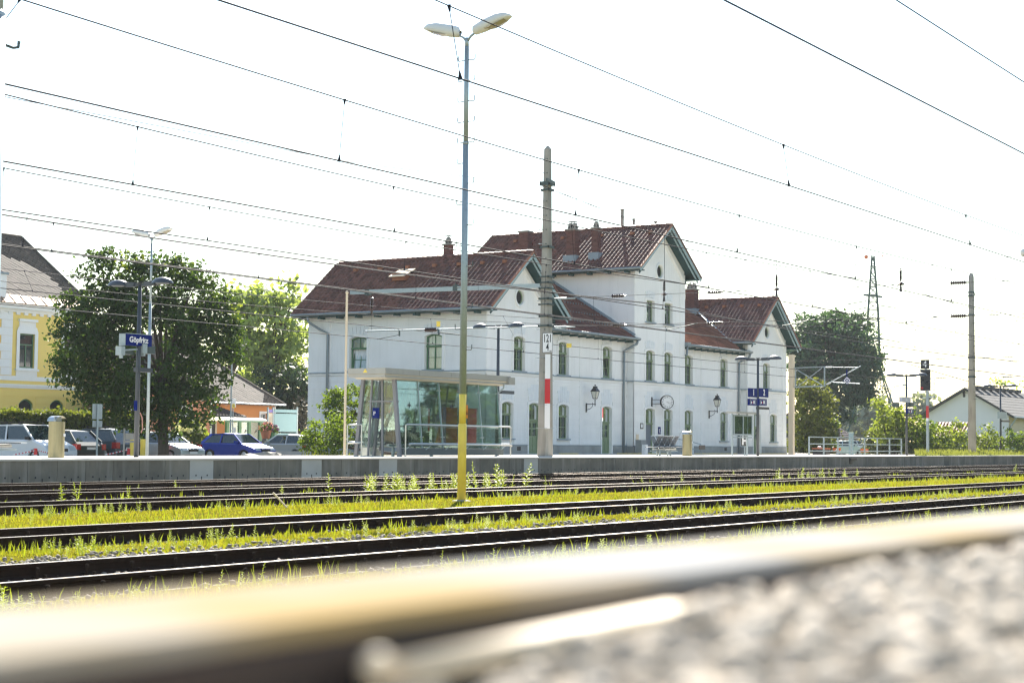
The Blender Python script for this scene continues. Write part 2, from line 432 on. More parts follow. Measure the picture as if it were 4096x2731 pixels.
for i, yc in enumerate(tracks):
    x0, x1, xi = xr[i]
    t = thing('railway_track', tl[i], 'railway track', (x0, yc, RAILZ), 'parallel tracks in front of the platform')
    for s in (1, -1):
        y = yc+s*0.752
        m = MB(); m.prism(rail_fr(y, RAILZ-0.149), rail_outline(), x0, 260)
        ro = m.build('rail', M['rail'], t)
        m = MB(); m.box(x0, 260, y-0.028, y+0.028, RAILZ-0.004, RAILZ+0.0015)
        m.build('running_surface', M['railhead'], ro)
    xs = np.arange(x0+0.3, x1, 0.61)
    rest = MB(); restf = MB()
    for x in xs:
        if x < xi:
            if sleeper_me is None:
                m = MB(); m.box(-0.12, 0.12, -1.25, 1.25, -0.16, 0.0)
                o = m.build('sleeper', M['sleeper'], t, world=False); sleeper_me = o.data
            else:
                o = bpy.data.objects.new('sleeper', sleeper_me); COL.objects.link(o); o.parent = t
            o.location = (x-x0, 0, -0.149-0.018)
            for s in (1, -1):
                if fast_me is None:
                    o = fastening_mb().build('rail_fastening', M['fasten'], t, world=False); fast_me = o.data
                else:
                    o = bpy.data.objects.new('rail_fastening', fast_me); COL.objects.link(o); o.parent = t
                o.location = (x-x0+random.uniform(-.02, .02), s*0.752, -0.149-0.016)
                if s < 0: o.rotation_euler = (0, 0, math.pi)
        else:
            rest.box(x-0.12, x+0.12, yc-1.25, yc+1.25, RAILZ-0.33, RAILZ-0.167)
            for s in (1, -1):
                y = yc+s*0.752
                for q in (-1, 1): restf.box(x-0.02, x+0.02, y+q*0.085-0.02, y+q*0.085+0.02, RAILZ-0.15, RAILZ-0.115)
    rest.build('far_sleepers', M['sleeper'], t, kind='stuff')
    restf.build('far_fastenings', M['fasten'], t, kind='stuff')

# foreground: embankment shoulder with the rail the camera lies beside
FGZ = 0.53
m = MB()
prof = [(-8, -0.2), (-1.0, 0.44), (-0.3, 0.508), (0.268, 0.508), (0.362, 0.505), (0.6, 0.46), (3.8, -0.70), (5.0, -0.775), (5.0, -1.2), (-8, -1.2)]
m.prism(rail_fr(0, 0), prof, -12, 40)
M['bank'] = mat('gravel bank', (0.28, 0.255, 0.22), 0.95, 0.3, 25.0, bump=0.6, bscale=60)
tag(m.build('embankment_ground', M['bank']), kind='structure')
t = thing('railway_track', 'blurred rail right in front of the lens along the bottom of the photo', 'railway track', (0, 0.312, FGZ))
m = MB()
fo = [(0.0425, -0.03), (0.0425, -0.006), (0.038, 0.0), (-0.038, 0.0), (-0.0425, -0.006), (-0.0425, -0.03)]
m.prism(rail_fr(0.312, FGZ), fo, -3, 26); m.box(-3, 26, 0.302, 0.322, FGZ-0.13, FGZ-0.03); m.box(-3, 26, 0.25, 0.374, FGZ-0.15, FGZ-0.13)
M['fg_rail'] = mat('worn brown rail side', (0.045, 0.028, 0.02), 0.7, 0.3, 30.0)
ro = m.build('rail', M['fg_rail'], t)
m = MB(); m.box(-3, 26, 0.2700, 0.354, FGZ-0.004, FGZ+0.0012)
M['fg_head'] = mat('worn rail top with tan rust patches', (0.29, 0.29, 0.288), 0.8, 0.1, 5.0, spec=0.0, dirt=(0.30, 0.225, 0.115), local=True, dscale=4.2, damt=1.0)
m.build('running_surface', M['fg_head'], ro)
m = MB()
m.bar((0.345, 0.257, FGZ-0.0125), (0.50, 0.257, FGZ-0.0095), 0.012, 0.005); m.ball((0.338, 0.258, FGZ-0.011), 0.0045, n=14)
m.build('rail_clip', mat('glint coloured clip', (0.62, 0.52, 0.38), 0.6, 0.1, 20, spec=0.3), t, smooth=True)  # pale colour and ball stand in for a sun glint on the clip

# stones: low-poly rocks scattered with numpy
ico_v = None
def rock_templates(k=8, seed=3):
    r = np.random.default_rng(seed)
    ph = (1+5**0.5)/2
    v = np.array([(-1, ph, 0), (1, ph, 0), (-1, -ph, 0), (1, -ph, 0), (0, -1, ph), (0, 1, ph), (0, -1, -ph), (0, 1, -ph), (ph, 0, -1), (ph, 0, 1), (-ph, 0, -1), (-ph, 0, 1)])/1.9
    f = np.array([(0, 11, 5), (0, 5, 1), (0, 1, 7), (0, 7, 10), (0, 10, 11), (1, 5, 9), (5, 11, 4), (11, 10, 2), (10, 7, 6), (7, 1, 8), (3, 9, 4), (3, 4, 2), (3, 2, 6), (3, 6, 8), (3, 8, 9), (4, 9, 5), (2, 4, 11), (6, 2, 10), (8, 6, 7), (9, 8, 1)])
    return [v*r.uniform(0.62, 1.2, (12, 1))*np.array([1, r.uniform(.6, 1), r.uniform(.5, .8)]) for _ in range(k)], f
RT, RF = rock_templates()
def rotz(a):
    c, s = np.cos(a), np.sin(a); z = np.zeros_like(a); o = np.ones_like(a)
    return np.stack([np.stack([c, -s, z], -1), np.stack([s, c, z], -1), np.stack([z, z, o], -1)], -2)
def rocks(name, pos, size, material):
    n = len(pos); tid = rng.integers(0, len(RT), n)
    tv = np.stack(RT)[tid]*size[:, None, None]
    R = rotz(rng.uniform(0, 6.28, n))
    tx = rng.uniform(-.5, .5, n); c, s = np.cos(tx), np.sin(tx); z = np.zeros(n); o = np.ones(n)
    RX = np.stack([np.stack([o, z, z], -1), np.stack([z, c, -s], -1), np.stack([z, s, c], -1)], -2)
    tv = np.einsum('nij,nkj->nki', R@RX, tv) + pos[:, None, :]
    f = RF[None]+(np.arange(n)*12)[:, None, None]
    o = npmesh(name, tv.reshape(-1, 3), f.reshape(-1, 3), material)
    return tag(o, kind='stuff')
n = 8000
X = rng.uniform(0.06, 1.25, n); Y = rng.uniform(-0.12, 0.262, n)
sz = rng.uniform(0.003, 0.0095, n)
Z = 0.5085 + 0.0115*np.clip((X-0.36)/0.16, 0, 1) + rng.uniform(-0.004, 0.003, n)
rocks('foreground_gravel', np.stack([X, Y, Z], 1), sz, M['stone_pale'])
# ballast shoulder between the two nearest tracks, and thin ballast elsewhere
n = 9000
X = 6+80*rng.uniform(0, 1, n)**1.7; Y = 12.75+rng.uniform(0, 1, n)**1.3*1.75
rocks('ballast_stones', np.stack([X, Y, GZ+0.02+0.10*np.exp(-(Y-12.7)*1.5)+rng.uniform(-.03, .03, n)], 1), rng.uniform(.018, .042, n), M['stone'])
n = 9000
X = 5+100*rng.uniform(0, 1, n)**1.6; Y = np.concatenate([rng.uniform(10.0, 13.4, 3000), rng.uniform(15.3, 18.4, 2500), rng.uniform(22.4, 31, 3500)])
rocks('sparse_ballast', np.stack([X, Y, np.full(n, GZ+0.012)], 1), rng.uniform(.02, .045, n), M['stone'])

# platform
plat = thing('platform', None, None, (60, PY0, 0)); plat['kind'] = 'structure'
m = MB()
x0, x1, yb = 10, 230, 43.0
zb = plat_z(yb)
m.add([(x0, PY0-0.03, 0), (x1, PY0-0.03, 0), (x1, yb, zb), (x0, yb, zb), (x0, PY0-0.03, -0.05), (x1, PY0-0.03, -0.05), (x1, yb, -0.9), (x0, yb, -0.9), (x0, PY0+0.13, -0.05), (x1, PY0+0.13, -0.05), (x1, PY0+0.13, -0.9), (x0, PY0+0.13, -0.9)],
      [(0, 1, 2, 3), (0, 4, 5, 1), (4, 8, 9, 5), (8, 11, 10, 9), (2, 6, 7, 3), (0, 3, 7, 11, 8, 4), (1, 5, 9, 10, 6, 2)])
m.build('paving', M['pave'], plat)
pitch = 1.0225; pan = {}
for k in range(-6, 94):
    xc = 31.05+pitch*k
    light = k in (6, 11, 15, 24)
    if light not in pan:
        b = MB(); b.box(0.008, pitch-0.008, 0.0, 0.12, -0.90, -0.052)
        for xx in (0.27, 0.75):
            b.lathe((xx, -0.001, -0.50), [(0.028, 0), (0.028, 0.004)], 8, 1, axis=(0, -1, 0))
        b.box(0.49, 0.53, -0.002, 0.0, -0.66, -0.53, 1)
        o = b.build('concrete_panel', [M['panel_light'] if light else M['panel'], M['black']], plat, world=False); pan[light] = o.data
    else:
        o = bpy.data.objects.new('concrete_panel', pan[light]); COL.objects.link(o); o.parent = plat
    o.location = (xc-60, random.uniform(-0.004, 0.004), random.uniform(-.003, .003))
    if light: o['label'] = 'paler replaced concrete panel'
m = MB(); m.box(10, 24.9, PY0, PY0+0.12, -0.9, -0.052); m.box(127.2, 230, PY0, PY0+0.12, -0.9, -0.052)
m.build('end_wall', M['panel'], plat)
# box bracket on the platform wall far right
p = atY(3405, 1832, PY0)
m = MB(); m.box(p.x-0.35, p.x+0.55, PY0-0.12, PY0-0.01, p.z-0.10, p.z+0.02); m.box(p.x-0.3, p.x-0.05, PY0-0.08, PY0-0.01, p.z-0.3, p.z-0.1)
tag(m.build('cable_box', M['black']), 'small black box bracketed to the platform wall on the right', 'cable box')
M['bed'] = mat('ballast bed paled for bounce', (0.42, 0.39, 0.34), 0.95, 0.3, 6.0, bump=0.5, bscale=30)
m = MB(); m.box(10, 230, 43.02, 50.4, -1.0, -0.74); tag(m.build('bounce_ballast_bed', M['bed']), kind='structure')  # unseen bed behind the platform, paled to bounce sun onto the station front
# forecourt of the station, and car park on the left
m = MB(); m.box(74.5, 122, 49.6, 70, -0.9, -0.055)
tag(m.build('station_forecourt', M['pave']), kind='structure')
m = MB(); m.box(-60, 75.6, 50.5, 68.5, -0.9, -0.56)
tag(m.build('car_park', M['asphalt']), kind='structure')
m = MB(); m.box(75.6, 220, 70.5, 140, -0.9, -0.40)
tag(m.build('road', M['asphalt']), kind='structure')

# ================================================================== STATION BUILDING
ST = thing('station_building', 'white two-storey railway station with brown-red tiled gables and a taller middle tower', 'station building', (95.85, 51, -0.05))
YF, YM = 51.0, 51.5            # projecting gable fronts, recessed links
BK = 63.4
def opening(u0, w, v0, v1, rise=0.13): return arch_poly(u0, u0+w, v0, v1, rise)
WW = 1.12
# --- openings: (u0, width, v0, v1, kind)
lwf = [(78.74, WW, 4.52, 6.45, 'win'), (77.60, WW, 0.78, 2.79, 'win'), (80.36, 1.25, -0.05, 2.79, 'door')]
mlf = [(84.30, WW, 4.52, 6.45, 'win'), (89.45, WW, 4.52, 6.45, 'open'), (84.35, WW, 0.80, 2.80, 'win'), (89.42, 1.15, -0.05, 2.80, 'door')]
twf = [(94.03, 1.05, 8.22, 9.58, 'top'), (96.47, 1.05, 8.22, 9.58, 'top'), (94.02, WW, 4.52, 6.44, 'win'), (96.46, WW, 4.52, 6.44, 'win'), (94.0, 1.2, -0.05, 2.79, 'doorgrey'), (96.46, WW, 0.80, 2.79, 'win')]
mrf = [(100.3, WW, 4.52, 6.45, 'win'), (105.6, WW, 4.52, 6.45, 'win'), (100.3, 1.15, -0.05, 2.80, 'door'), (105.62, WW, 0.80, 2.80, 'win')]
rwf = [(111.49, WW, 4.60, 6.40, 'win'), (109.91, 1.15, -0.05, 2.78, 'door'), (112.72, WW, 0.78, 2.78, 'win')]
lws = [(59.15, 1.21, 4.52, 6.45, 'tilt'), (53.94, 1.15, 4.52, 6.48, 'win')]

def facade(name, fr, outer, ops, circ=None, w=-0.03):
    m = MB(); holes = []
    for (u, wd, v0, v1, kd) in ops:
        holes.append(opening(u, wd, v0, v1, 0.0 if kd == 'top' else 0.13) if kd != 'top' else [(u, v0), (u+wd, v0), (u+wd, v1), (u, v1)])
    if circ:
        cu, cv, r = circ
        holes.append([(cu+r*math.cos(a), cv+r*math.sin(a)) for a in np.linspace(0, 2*math.pi, 20, endpoint=False)])
    m.holed(fr, outer, holes, 0.20, w)
    return m.build(name, M['white_wall'], ST)

fF, fM, fL = frontF(YF), frontF(YM), leftF(76.04)
facade('wing_front_wall', fF, [(76.07, -.3), (82.71, -.3), (82.71, 8.15), (79.39, 10.8), (76.07, 8.15)], lwf, (79.37, 8.62, 0.40))
facade('link_front_wall', fM, [(82.7, -.3), (92.5, -.3), (92.5, 7.5), (82.7, 7.5)], mlf)
facade('tower_front_wall', fF, [(92.53, -.3), (99.28, -.3), (99.28, 11.8), (95.9, 14.25), (92.53, 11.8)], twf, (95.86, 11.55, 0.40))
facade('link_front_wall', fM, [(99.2, -.3), (108.9, -.3), (108.9, 7.5), (99.2, 7.5)], mrf)
facade('wing_front_wall', fF, [(108.91, -.3), (115.52, -.3), (115.52, 8.15), (112.2, 10.8), (108.91, 8.15)], rwf, (112.2, 8.63, 0.40))
facade('wing_side_wall', fL, [(YF+.03, -.3), (BK, -.3), (BK, 8.15), (YF+.03, 8.15)], lws)
m = MB()
m.quad((82.71, YF+.03, -.3), (82.71, BK, -.3), (82.71, BK, 8.3), (82.71, YF+.03, 8.3))
m.quad((92.53, YF+.03, -.3), (92.53, BK, -.3), (92.53, BK, 11.85), (92.53, YF+.03, 11.85))
m.quad((99.28, YF+.03, -.3), (99.28, BK, -.3), (99.28, BK, 11.85), (99.28, YF+.03, 11.85))
m.quad((108.91, YF+.03, -.3), (108.91, BK, -.3), (108.91, BK, 8.3), (108.91, YF+.03, 8.3))
m.quad((115.52, YF+.03, -.3), (115.52, BK, -.3), (115.52, BK, 8.3), (115.52, YF+.03, 8.3))
for x0, x1, ze, za in ((76.07, 82.71, 8.15, 10.8), (92.53, 99.28, 11.8, 14.25), (108.91, 115.52, 8.15, 10.8)):
    m.add([(x0, BK, -.3), (x1, BK, -.3), (x1, BK, ze), ((x0+x1)/2, BK, za), (x0, BK, ze)], [(0, 1, 2, 3, 4)])
m.quad((82.7, BK-.5, -.3), (92.5, BK-.5, -.3), (92.5, BK-.5, 7.5), (82.7, BK-.5, 7.5)); m.quad((99.2, BK-.5, -.3), (108.9, BK-.5, -.3), (108.9, BK-.5, 7.5), (99.2, BK-.5, 7.5))
m.build('inner_and_rear_walls', M['white_wall'], ST)

# --- rusticated courses of the ground floor, each course a slab cut by the openings
def courses(fr, u0, u1, ops, z0=0.45, z1=4.26, n=10):
    h = (z1-z0)/n
    for k in range(n):
        a, b = z0+k*h+0.022, z0+(k+1)*h-0.022
        cuts = sorted((u-0.16, u+wd+0.16) for (u, wd, v0, v1, kd) in ops if v0-0.02 < b and v1+0.02 > a and v1 < 4)
        m = MB(); c = u0
        for (p, q) in cuts:
            if p > c+0.02: m.obox(fr, c, p, a, b, -0.03, 0.0)
            c = q
        if c < u1-0.02: m.obox(fr, c, u1, a, b, -0.03, 0.0)
        if m.v: m.build('masonry_course', M['course'], ST)
courses(fF, 76.04, 82.74, lwf); courses(fM, 82.75, 92.49, mlf); courses(fF, 92.5, 99.31, twf); courses(fM, 99.32, 108.87, mrf); courses(fF, 108.88, 115.55, rwf)
courses(fL, YF, BK, [])
for xx in (92.5, 108.88): courses(leftF(xx), YF, YM-0.002, [])
# --- plinth and cornice
for fr, a, b, ops in ((fF, 75.98, 82.8, lwf), (fM, 82.81, 92.43, mlf), (fF, 92.44, 99.37, twf), (fM, 99.38, 108.81, mrf), (fF, 108.82, 115.61, rwf)):
    m = MB(); m2 = MB(); c = a
    for (u, wd, v0, v1, kd) in sorted(o for o in ops if o[2] < 0.3)+[(b+.16, 0, 0, 0, '')]:
        e = min(u-0.16, b)
        m.obox(fr, c, e, -0.35, 0.40, -0.03, 0.05); m2.obox(fr, c-0.01, e+0.01, 0.40, 0.445, -0.03, 0.075); c = u+wd+0.16
    m.build('plinth', M['plinth'], ST); m2.build('plinth_cap', M['cornice'], ST)
    m = MB(); m.obox(fr, a-.01, b+.01, 4.27, 4.40, -0.03, 0.045); m.obox(fr, a, b, 4.06, 4.10, 0.0, 0.02); m.build('string_course', M['trim'], ST)
    m = MB(); m.obox(fr, a-.05, b+.05, 4.40, 4.455, -0.03, 0.095); m.build('cornice_cap', M['cornice'], ST)
m = MB(); m.obox(fL, YF-.06, BK+.06, -.35, .40, -.03, .05); m.build('plinth', M['plinth'], ST)
m = MB(); m.obox(fL, YF-.07, BK+.07, .40, .445, -.03, .075); m.build('plinth_cap', M['cornice'], ST)
m = MB(); m.obox(fL, YF-.05, BK+.07, 4.27, 4.40, -.03, .045); m.build('string_course', M['trim'], ST)
m = MB(); m.obox(fL, YF-.10, BK+.10, 4.40, 4.455, -.03, .095); m.build('cornice_cap', M['cornice'], ST)
for xx in (92.5, 108.88):
    m = MB(); m.obox(leftF(xx), YF-.05, YM-.1, 4.40, 4.455, -.03, .095); m.build('cornice_cap', M['cornice'], ST)
    m = MB(); m.obox(leftF(xx), YF-.05, YM-.06, -.3, .41, -.03, .05); m.build('plinth', M['plinth'], ST)
# --- pilaster strips
for fr, a, b, z0, z1 in ((fF, 76.05, 76.62, 4.46, 8.0), (fL, YF+.005, YF+.75, 4.46, 7.9), (fL, BK-1.6, BK, 4.46, 7.9), (fF, 92.51, 93.15, 4.46, 11.5), (fF, 98.65, 99.30, 0.46, 11.6), (leftF(92.5), YF+.005, YF+1.6, 7.6, 11.5), (fF, 114.85, 115.54, .46, 7.9), (fF, 108.9, 109.4, 4.46, 7.9), (fM, 86.75, 87.1, .46, 7.1), (fM, 102.7, 103.05, .46, 7.1)):
    m = MB(); m.obox(fr, a, b, z0, z1, -0.03, 0.022); m.build('pilaster', M['white_wall'], ST)
# raking bands on the gables
for xc, ze, za, hw in ((79.39, 7.95, 10.45, 3.0), (95.9, 11.5, 13.8, 3.05), (112.2, 7.95, 10.45, 3.0)):
    for s in (-1, 1):
        m = MB(); m.bar((xc+s*hw, YF-.005, ze-.25), (xc, YF-.005, za-.05), 0.03, 0.26, up=(0, -1, 0)); m.build('gable_band', M['white_wall'], ST)

# --- windows and doors
def window(fr, u0, wd, v0, v1, kd):
    light = fr is fF or fr is fM
    gm = M['green_light'] if light else M['green']
    rise = 0.0 if kd == 'top' else 0.13
    poly = opening(u0, wd, v0, v1, rise) if rise else [(u0, v0), (u0+wd, v0), (u0+wd, v1), (u0, v1)]
    cx, cz = u0+wd/2, (v0+v1)/2
    def shrink(d):
        if rise: return opening(u0+d, wd-2*d, v0+d, v1-d, rise)
        return [(u0+d, v0+d), (u0+wd-d, v0+d), (u0+wd-d, v1-d), (u0+d, v1-d)]
    # moulded surround
    def grow(d): return opening(u0-d, wd+2*d, v0-(0 if v0 < 0.3 else 0.0), v1+d, rise) if rise else [(u0-d, v0), (u0+wd+d, v0), (u0+wd+d, v1+d), (u0-d, v1+d)]
    m = MB()
    o, i = grow(0.15), grow(0.012); n = len(o)
    for w0 in (0.035,):
        for k in range(1, n):
            a, b = k, (k+1) % n
            m.add([P3(fr, *o[a], w0), P3(fr, *o[b], w0), P3(fr, *i[b], w0), P3(fr, *i[a], w0), P3(fr, *o[a], -.03), P3(fr, *o[b], -.03), P3(fr, *i[b], -.03), P3(fr, *i[a], -.03)], [(0, 1, 2, 3), (0, 4, 5, 1), (3, 2, 6, 7)])
    m.build('window_surround' if kd not in ('door', 'doorgrey') else 'door_surround', M['trim'], ST)
    D = -0.16
    vs = v0+(v1-v0)*0.66                     # transom height
    door = kd in ('door', 'doorgrey')
    m = MB()
    fw = 0.075
    m.holed(fr, poly, [[(u0+fw, vs+.05), (u0+wd-fw, vs+.05)]+opening(u0+fw, wd-2*fw, vs+.05, v1-fw, max(rise-.02, .001))[2:]] if rise else [[(u0+fw, v0+fw), (u0+wd-fw, v0+fw), (u0+wd-fw, v1-fw), (u0+fw, v1-fw)]], 0.07, D) if not rise else None
    if rise:
        top = opening(u0+fw, wd-2*fw, vs+.06, v1-fw, rise)
        bot = [(u0+fw, v0+fw), (u0+wd-fw, v0+fw), (u0+wd-fw, vs-.06), (u0+fw, vs-.06)]
        m.holed(fr, poly, [top, bot], 0.07, D)
        m.obox(fr, u0, u0+wd, vs-.035, vs+.035, D, D+.05)      # transom rail
        m.obox(fr, cx-.022, cx+.022, vs+.06, v1-fw-.005, D-.05, D-.01)
        if kd == 'win':
            m.obox(fr, cx-.03, cx+.03, v0+fw, vs-.06, D-.05, D+.004)
            zm = v0+(vs-v0)*0.52
            m.obox(fr, u0+fw, cx-.03, zm-.017, zm+.017, D-.05, D-.012); m.obox(fr, cx+.03, u0+wd-fw, zm-.017, zm+.017, D-.05, D-.012)
    wo = m.build('door' if door else 'window', gm, ST)
    if kd in ('open', 'tilt'):               # lower casement tilted open
        m = MB(); a = 0.16
        fr2 = (fr[0]+fr[3]*(D-.02), fr[1], (fr[2]-fr[3]*(a if kd == 'tilt' else a)).normalized(), fr[3])
        z0 = v0+fw
        f3 = (P3(fr, 0, z0, D+.0), fr[1], (fr[2]-fr[3]*a).normalized(), fr[3])
        h = vs-.06-z0
        m.holed(f3, [(u0+fw, 0), (u0+wd-fw, 0), (u0+wd-fw, h), (u0+fw, h)], [[(u0+fw+.07, .07), (cx-.025, .07), (cx-.025, h-.07), (u0+fw+.07, h-.07)], [(cx+.025, .07), (u0+wd-fw-.07, .07), (u0+wd-fw-.07, h-.07), (cx+.025, h-.07)]], 0.04, 0.0)
        m.obox(f3, u0+fw+.05, u0+wd-fw-.05, h*.5-.02, h*.5+.02, -.03, .002)
        m.build('casement', gm, wo)
        m = MB(); m.add([P3(f3, u0+fw+.06, .06, -.02), P3(f3, u0+wd-fw-.06, .06, -.02), P3(f3, u0+wd-fw-.06, h-.06, -.02), P3(f3, u0+fw+.06, h-.06, -.02)], [(0, 1, 2, 3)])
        m.build('pane', M['glass'], wo)
    elif not door:
        b0 = v0+fw
        for (pa, pb) in ((u0+fw, cx), (cx, u0+wd-fw)):
            m = MB(); m.obox(fr, pa, pb, b0, (vs-.06) if rise else v1-fw, D-.045, D-.037); m.build('pane', M['glass'], wo)
    if rise:
        m = MB(); m.prism(fr, opening(u0+fw-.01, wd-2*fw+.02, vs+.05, v1-fw+.01, rise), D-.045, D-.037); m.build('pane', M['glass'], wo)
    if kd == 'top' or kd == 'doorgrey':      # boarded: flat grey leaf
        m = MB(); m.obox(fr, u0+fw, u0+wd-fw, max(v0, -.05)+.0, (v1-fw) if kd == 'top' else vs-.06, D-.09, D-.06)
        m.build('shutter' if kd == 'top' else 'door_leaf', mat('grey brown blind', (0.30, 0.285, 0.25), 0.8, 0.1, 3.0) if kd == 'top' else mat('grey door leaf', (0.16, 0.18, 0.21), 0.5, 0.1, 3.0), wo)
    if kd == 'door':
        z0, z1 = max(v0, -.04)+.04, vs-.06
        for (pa, pb) in ((u0+fw, cx-.006), (cx+.006, u0+wd-fw)):
            m = MB()
            hs = [[(pa+.09, z0+.95), (pb-.09, z0+.95), (pb-.09, z0+1.32), (pa+.09, z0+1.32)], [(pa+.09, z0+1.40), (pb-.09, z0+1.40), (pb-.09, z1-.1), (pa+.09, z1-.1)]]
            m.holed(fr, [(pa, z0), (pb, z0), (pb, z1), (pa, z1)], hs, 0.04, D-.03)
            m.obox(fr, pa+.09, pb-.09, z0+.12, z0+.48, D-.03, D-.012); m.obox(fr, pa+.09, pb-.09, z0+.54, z0+.88, D-.03, D-.012)
            m.build('door_leaf', gm, wo)
            m = MB(); m.obox(fr, pa+.08, pb-.08, z0+.94, z1-.09, D-.066, D-.06); m.build('pane', M['glass'], wo)
        m = MB(); m.obox(fr, cx+.03, cx+.05, z0+.95, z0+1.15, D-.03, D+.03); m.build('handle', M['steel'], wo)
    if not door:
        m = MB(); m.obox(fr, u0-.14, u0+wd+.14, v0-.07, v0+.005, -.05, .11); m.build('window_sill', M['cornice'], wo)
    # room behind: dark box, white curtains in some windows
    if kd != 'top':
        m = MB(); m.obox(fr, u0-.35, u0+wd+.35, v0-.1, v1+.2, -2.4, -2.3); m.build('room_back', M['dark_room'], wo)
    if kd == 'win' or kd == 'tilt':
        m = MB(); r = random.random()
        nf = 22
        def drape(ua, ub, va, vb):
            vs_ = []; 
            for k in range(nf+1):
                t = k/nf; w = -0.30+0.022*math.sin(t*nf*1.9)
                vs_ += [P3(fr, ua+(ub-ua)*t, va, w), P3(fr, ua+(ub-ua)*t, vb, w)]
            m.add(vs_, [(2*k, 2*k+2, 2*k+3, 2*k+1) for k in range(nf)])
        if fr is fL: drape(u0-.05, u0+wd+.05, v0, v1)
        elif r < .7:
            drape(u0-.05, u0+wd*.3, v0, v1); drape(u0+wd*.72, u0+wd+.05, v0, v1)
        if m.v: m.build('curtain', M['curtain'], wo)
    # voussoirs over the opening, one piece each
    up = v0 > 3
    if kd != 'top' or True:
        if up:
            nb, hh, wtop = 5, 0.42, 0.22
        else: nb, hh, wtop = 5, 0.72, 0.28
        base = v1+.16-rise*0.4
        for k in range(nb):
            t0, t1 = k/nb, (k+1)/nb
            ua, ub = u0-.02+(wd+.04)*t0+.012, u0-.02+(wd+.04)*t1-.012
            uc, ud = u0-wtop/2+(wd+wtop)*t0+.012, u0-wtop/2+(wd+wtop)*t1-.012
            mid = 1-abs((t0+t1)-1)
            bz = base+0.07*mid; tz = v1+.10+hh+(0.10 if up else 0.0)*mid+(0.22 if (not up and k in (1, 2, 3)) else 0)
            tz = min(tz, 3.92 if not up else 99)
            m = MB(); m.prism(fr, [(ua, bz), (ub, bz), (ud, tz), (uc, tz)], -.03, 0.012); m.build('voussoir', M['hood'], ST)
for fr, ops in ((fF, lwf), (fM, mlf), (fF, twf), (fM, mrf), (fF, rwf), (fL, lws)):
    for o in ops: window(fr, *o)
# round attic windows
for cu, cv in ((79.37, 8.62), (95.86, 11.55), (112.2, 8.63)):
    m = MB(); m.lathe(P3(fF, cu, cv, -.03), [(0.56, 0), (0.56, .05), (0.47, .065), (0.41, .03), (0.40, -.16)], 24, axis=fF[3], caps=False); m.build('window_surround', M['trim'], ST)
    m = MB(); m.lathe(P3(fF, cu, cv, -.17), [(0.42, 0), (0.42, .05), (0.34, .05), (0.34, 0)], 24, axis=fF[3], caps=False); wo = m.build('window', M['green_light'], ST)
    m = MB(); m.lathe(P3(fF, cu, cv, -.165), [(0.35, 0), (0.35, .01)], 24, axis=fF[3]); m.build('pane', M['dark_room'], wo)

# --- roofs
def tile_mb(wd, ln):
    b = MB(); pr = [(0.0, .034), (.08, .072), (.18, .066), (.30, .008), (.66, .002), (.86, .012), (1.0, .036)]
    k = len(pr)
    v = [(u*wd, 0, h+.028) for u, h in pr]+[(u*wd, ln*1.10, h) for u, h in pr]+[(u*wd, 0, h-.006) for u, h in pr]
    f = [(i, i+1, k+i+1, k+i) for i in range(k-1)]+[(2*k+i, 2*k+i+1, i+1, i) for i in range(k-1)]
    b.add(v, f); return b
tile_cache = {}
def tiled(parent, O, U, V, Nn, width, length, matn, n_ind, keep=None, near=None, wd=0.30, ln=0.335):
    """lay tiles on a slope; the n_ind nearest ones become objects, the rest one stuff part"""
    nu, nv = int(round(width/wd)), int(round(length/ln)); wd, ln = width/nu, length/nv
    key = (round(wd, 4), round(ln, 4)); 
    cells = []
    for j in range(nv):
        for i in range(nu):
            c = O+U*((i+.5)*wd)+V*((j+.5)*ln)
            if keep and not keep(c): continue
            cells.append((0 if near is None else (c-near).length, i, j))
    cells.sort(key=lambda x: x[0])
    tb = tile_mb(wd, ln); tv = np.array(tb.v); off = LOC[parent]
    R = Matrix((U, V, Nn)).transposed()
    acc_v = []; acc_f = []; q = 0; me = None
    fa = np.array(tb.f)
    for rank, (d, i, j) in enumerate(cells):
        p = O+U*(i*wd)+V*(j*ln)+Nn*random.uniform(0, .006)
        rx = random.uniform(-.012, .012)
        Rm = R @ Matrix.Rotation(rx, 3, 'Z')
        if rank < n_ind:
            if me is None:
                o = tb.build('roof_tile', M[matn], parent, world=False); me = o.data
            else:
                o = bpy.data.objects.new('roof_tile', me); COL.objects.link(o); o.parent = parent
            mm = Rm.to_4x4(); mm.translation = p-off; o.matrix_local = mm
        else:
            acc_v.append(tv @ np.array(Rm).T + np.array(p)); acc_f.append(fa+q); q += len(tv)
    if acc_v: npmesh('tile_field', np.concatenate(acc_v), np.concatenate(acc_f), M[matn], parent, kind='stuff')

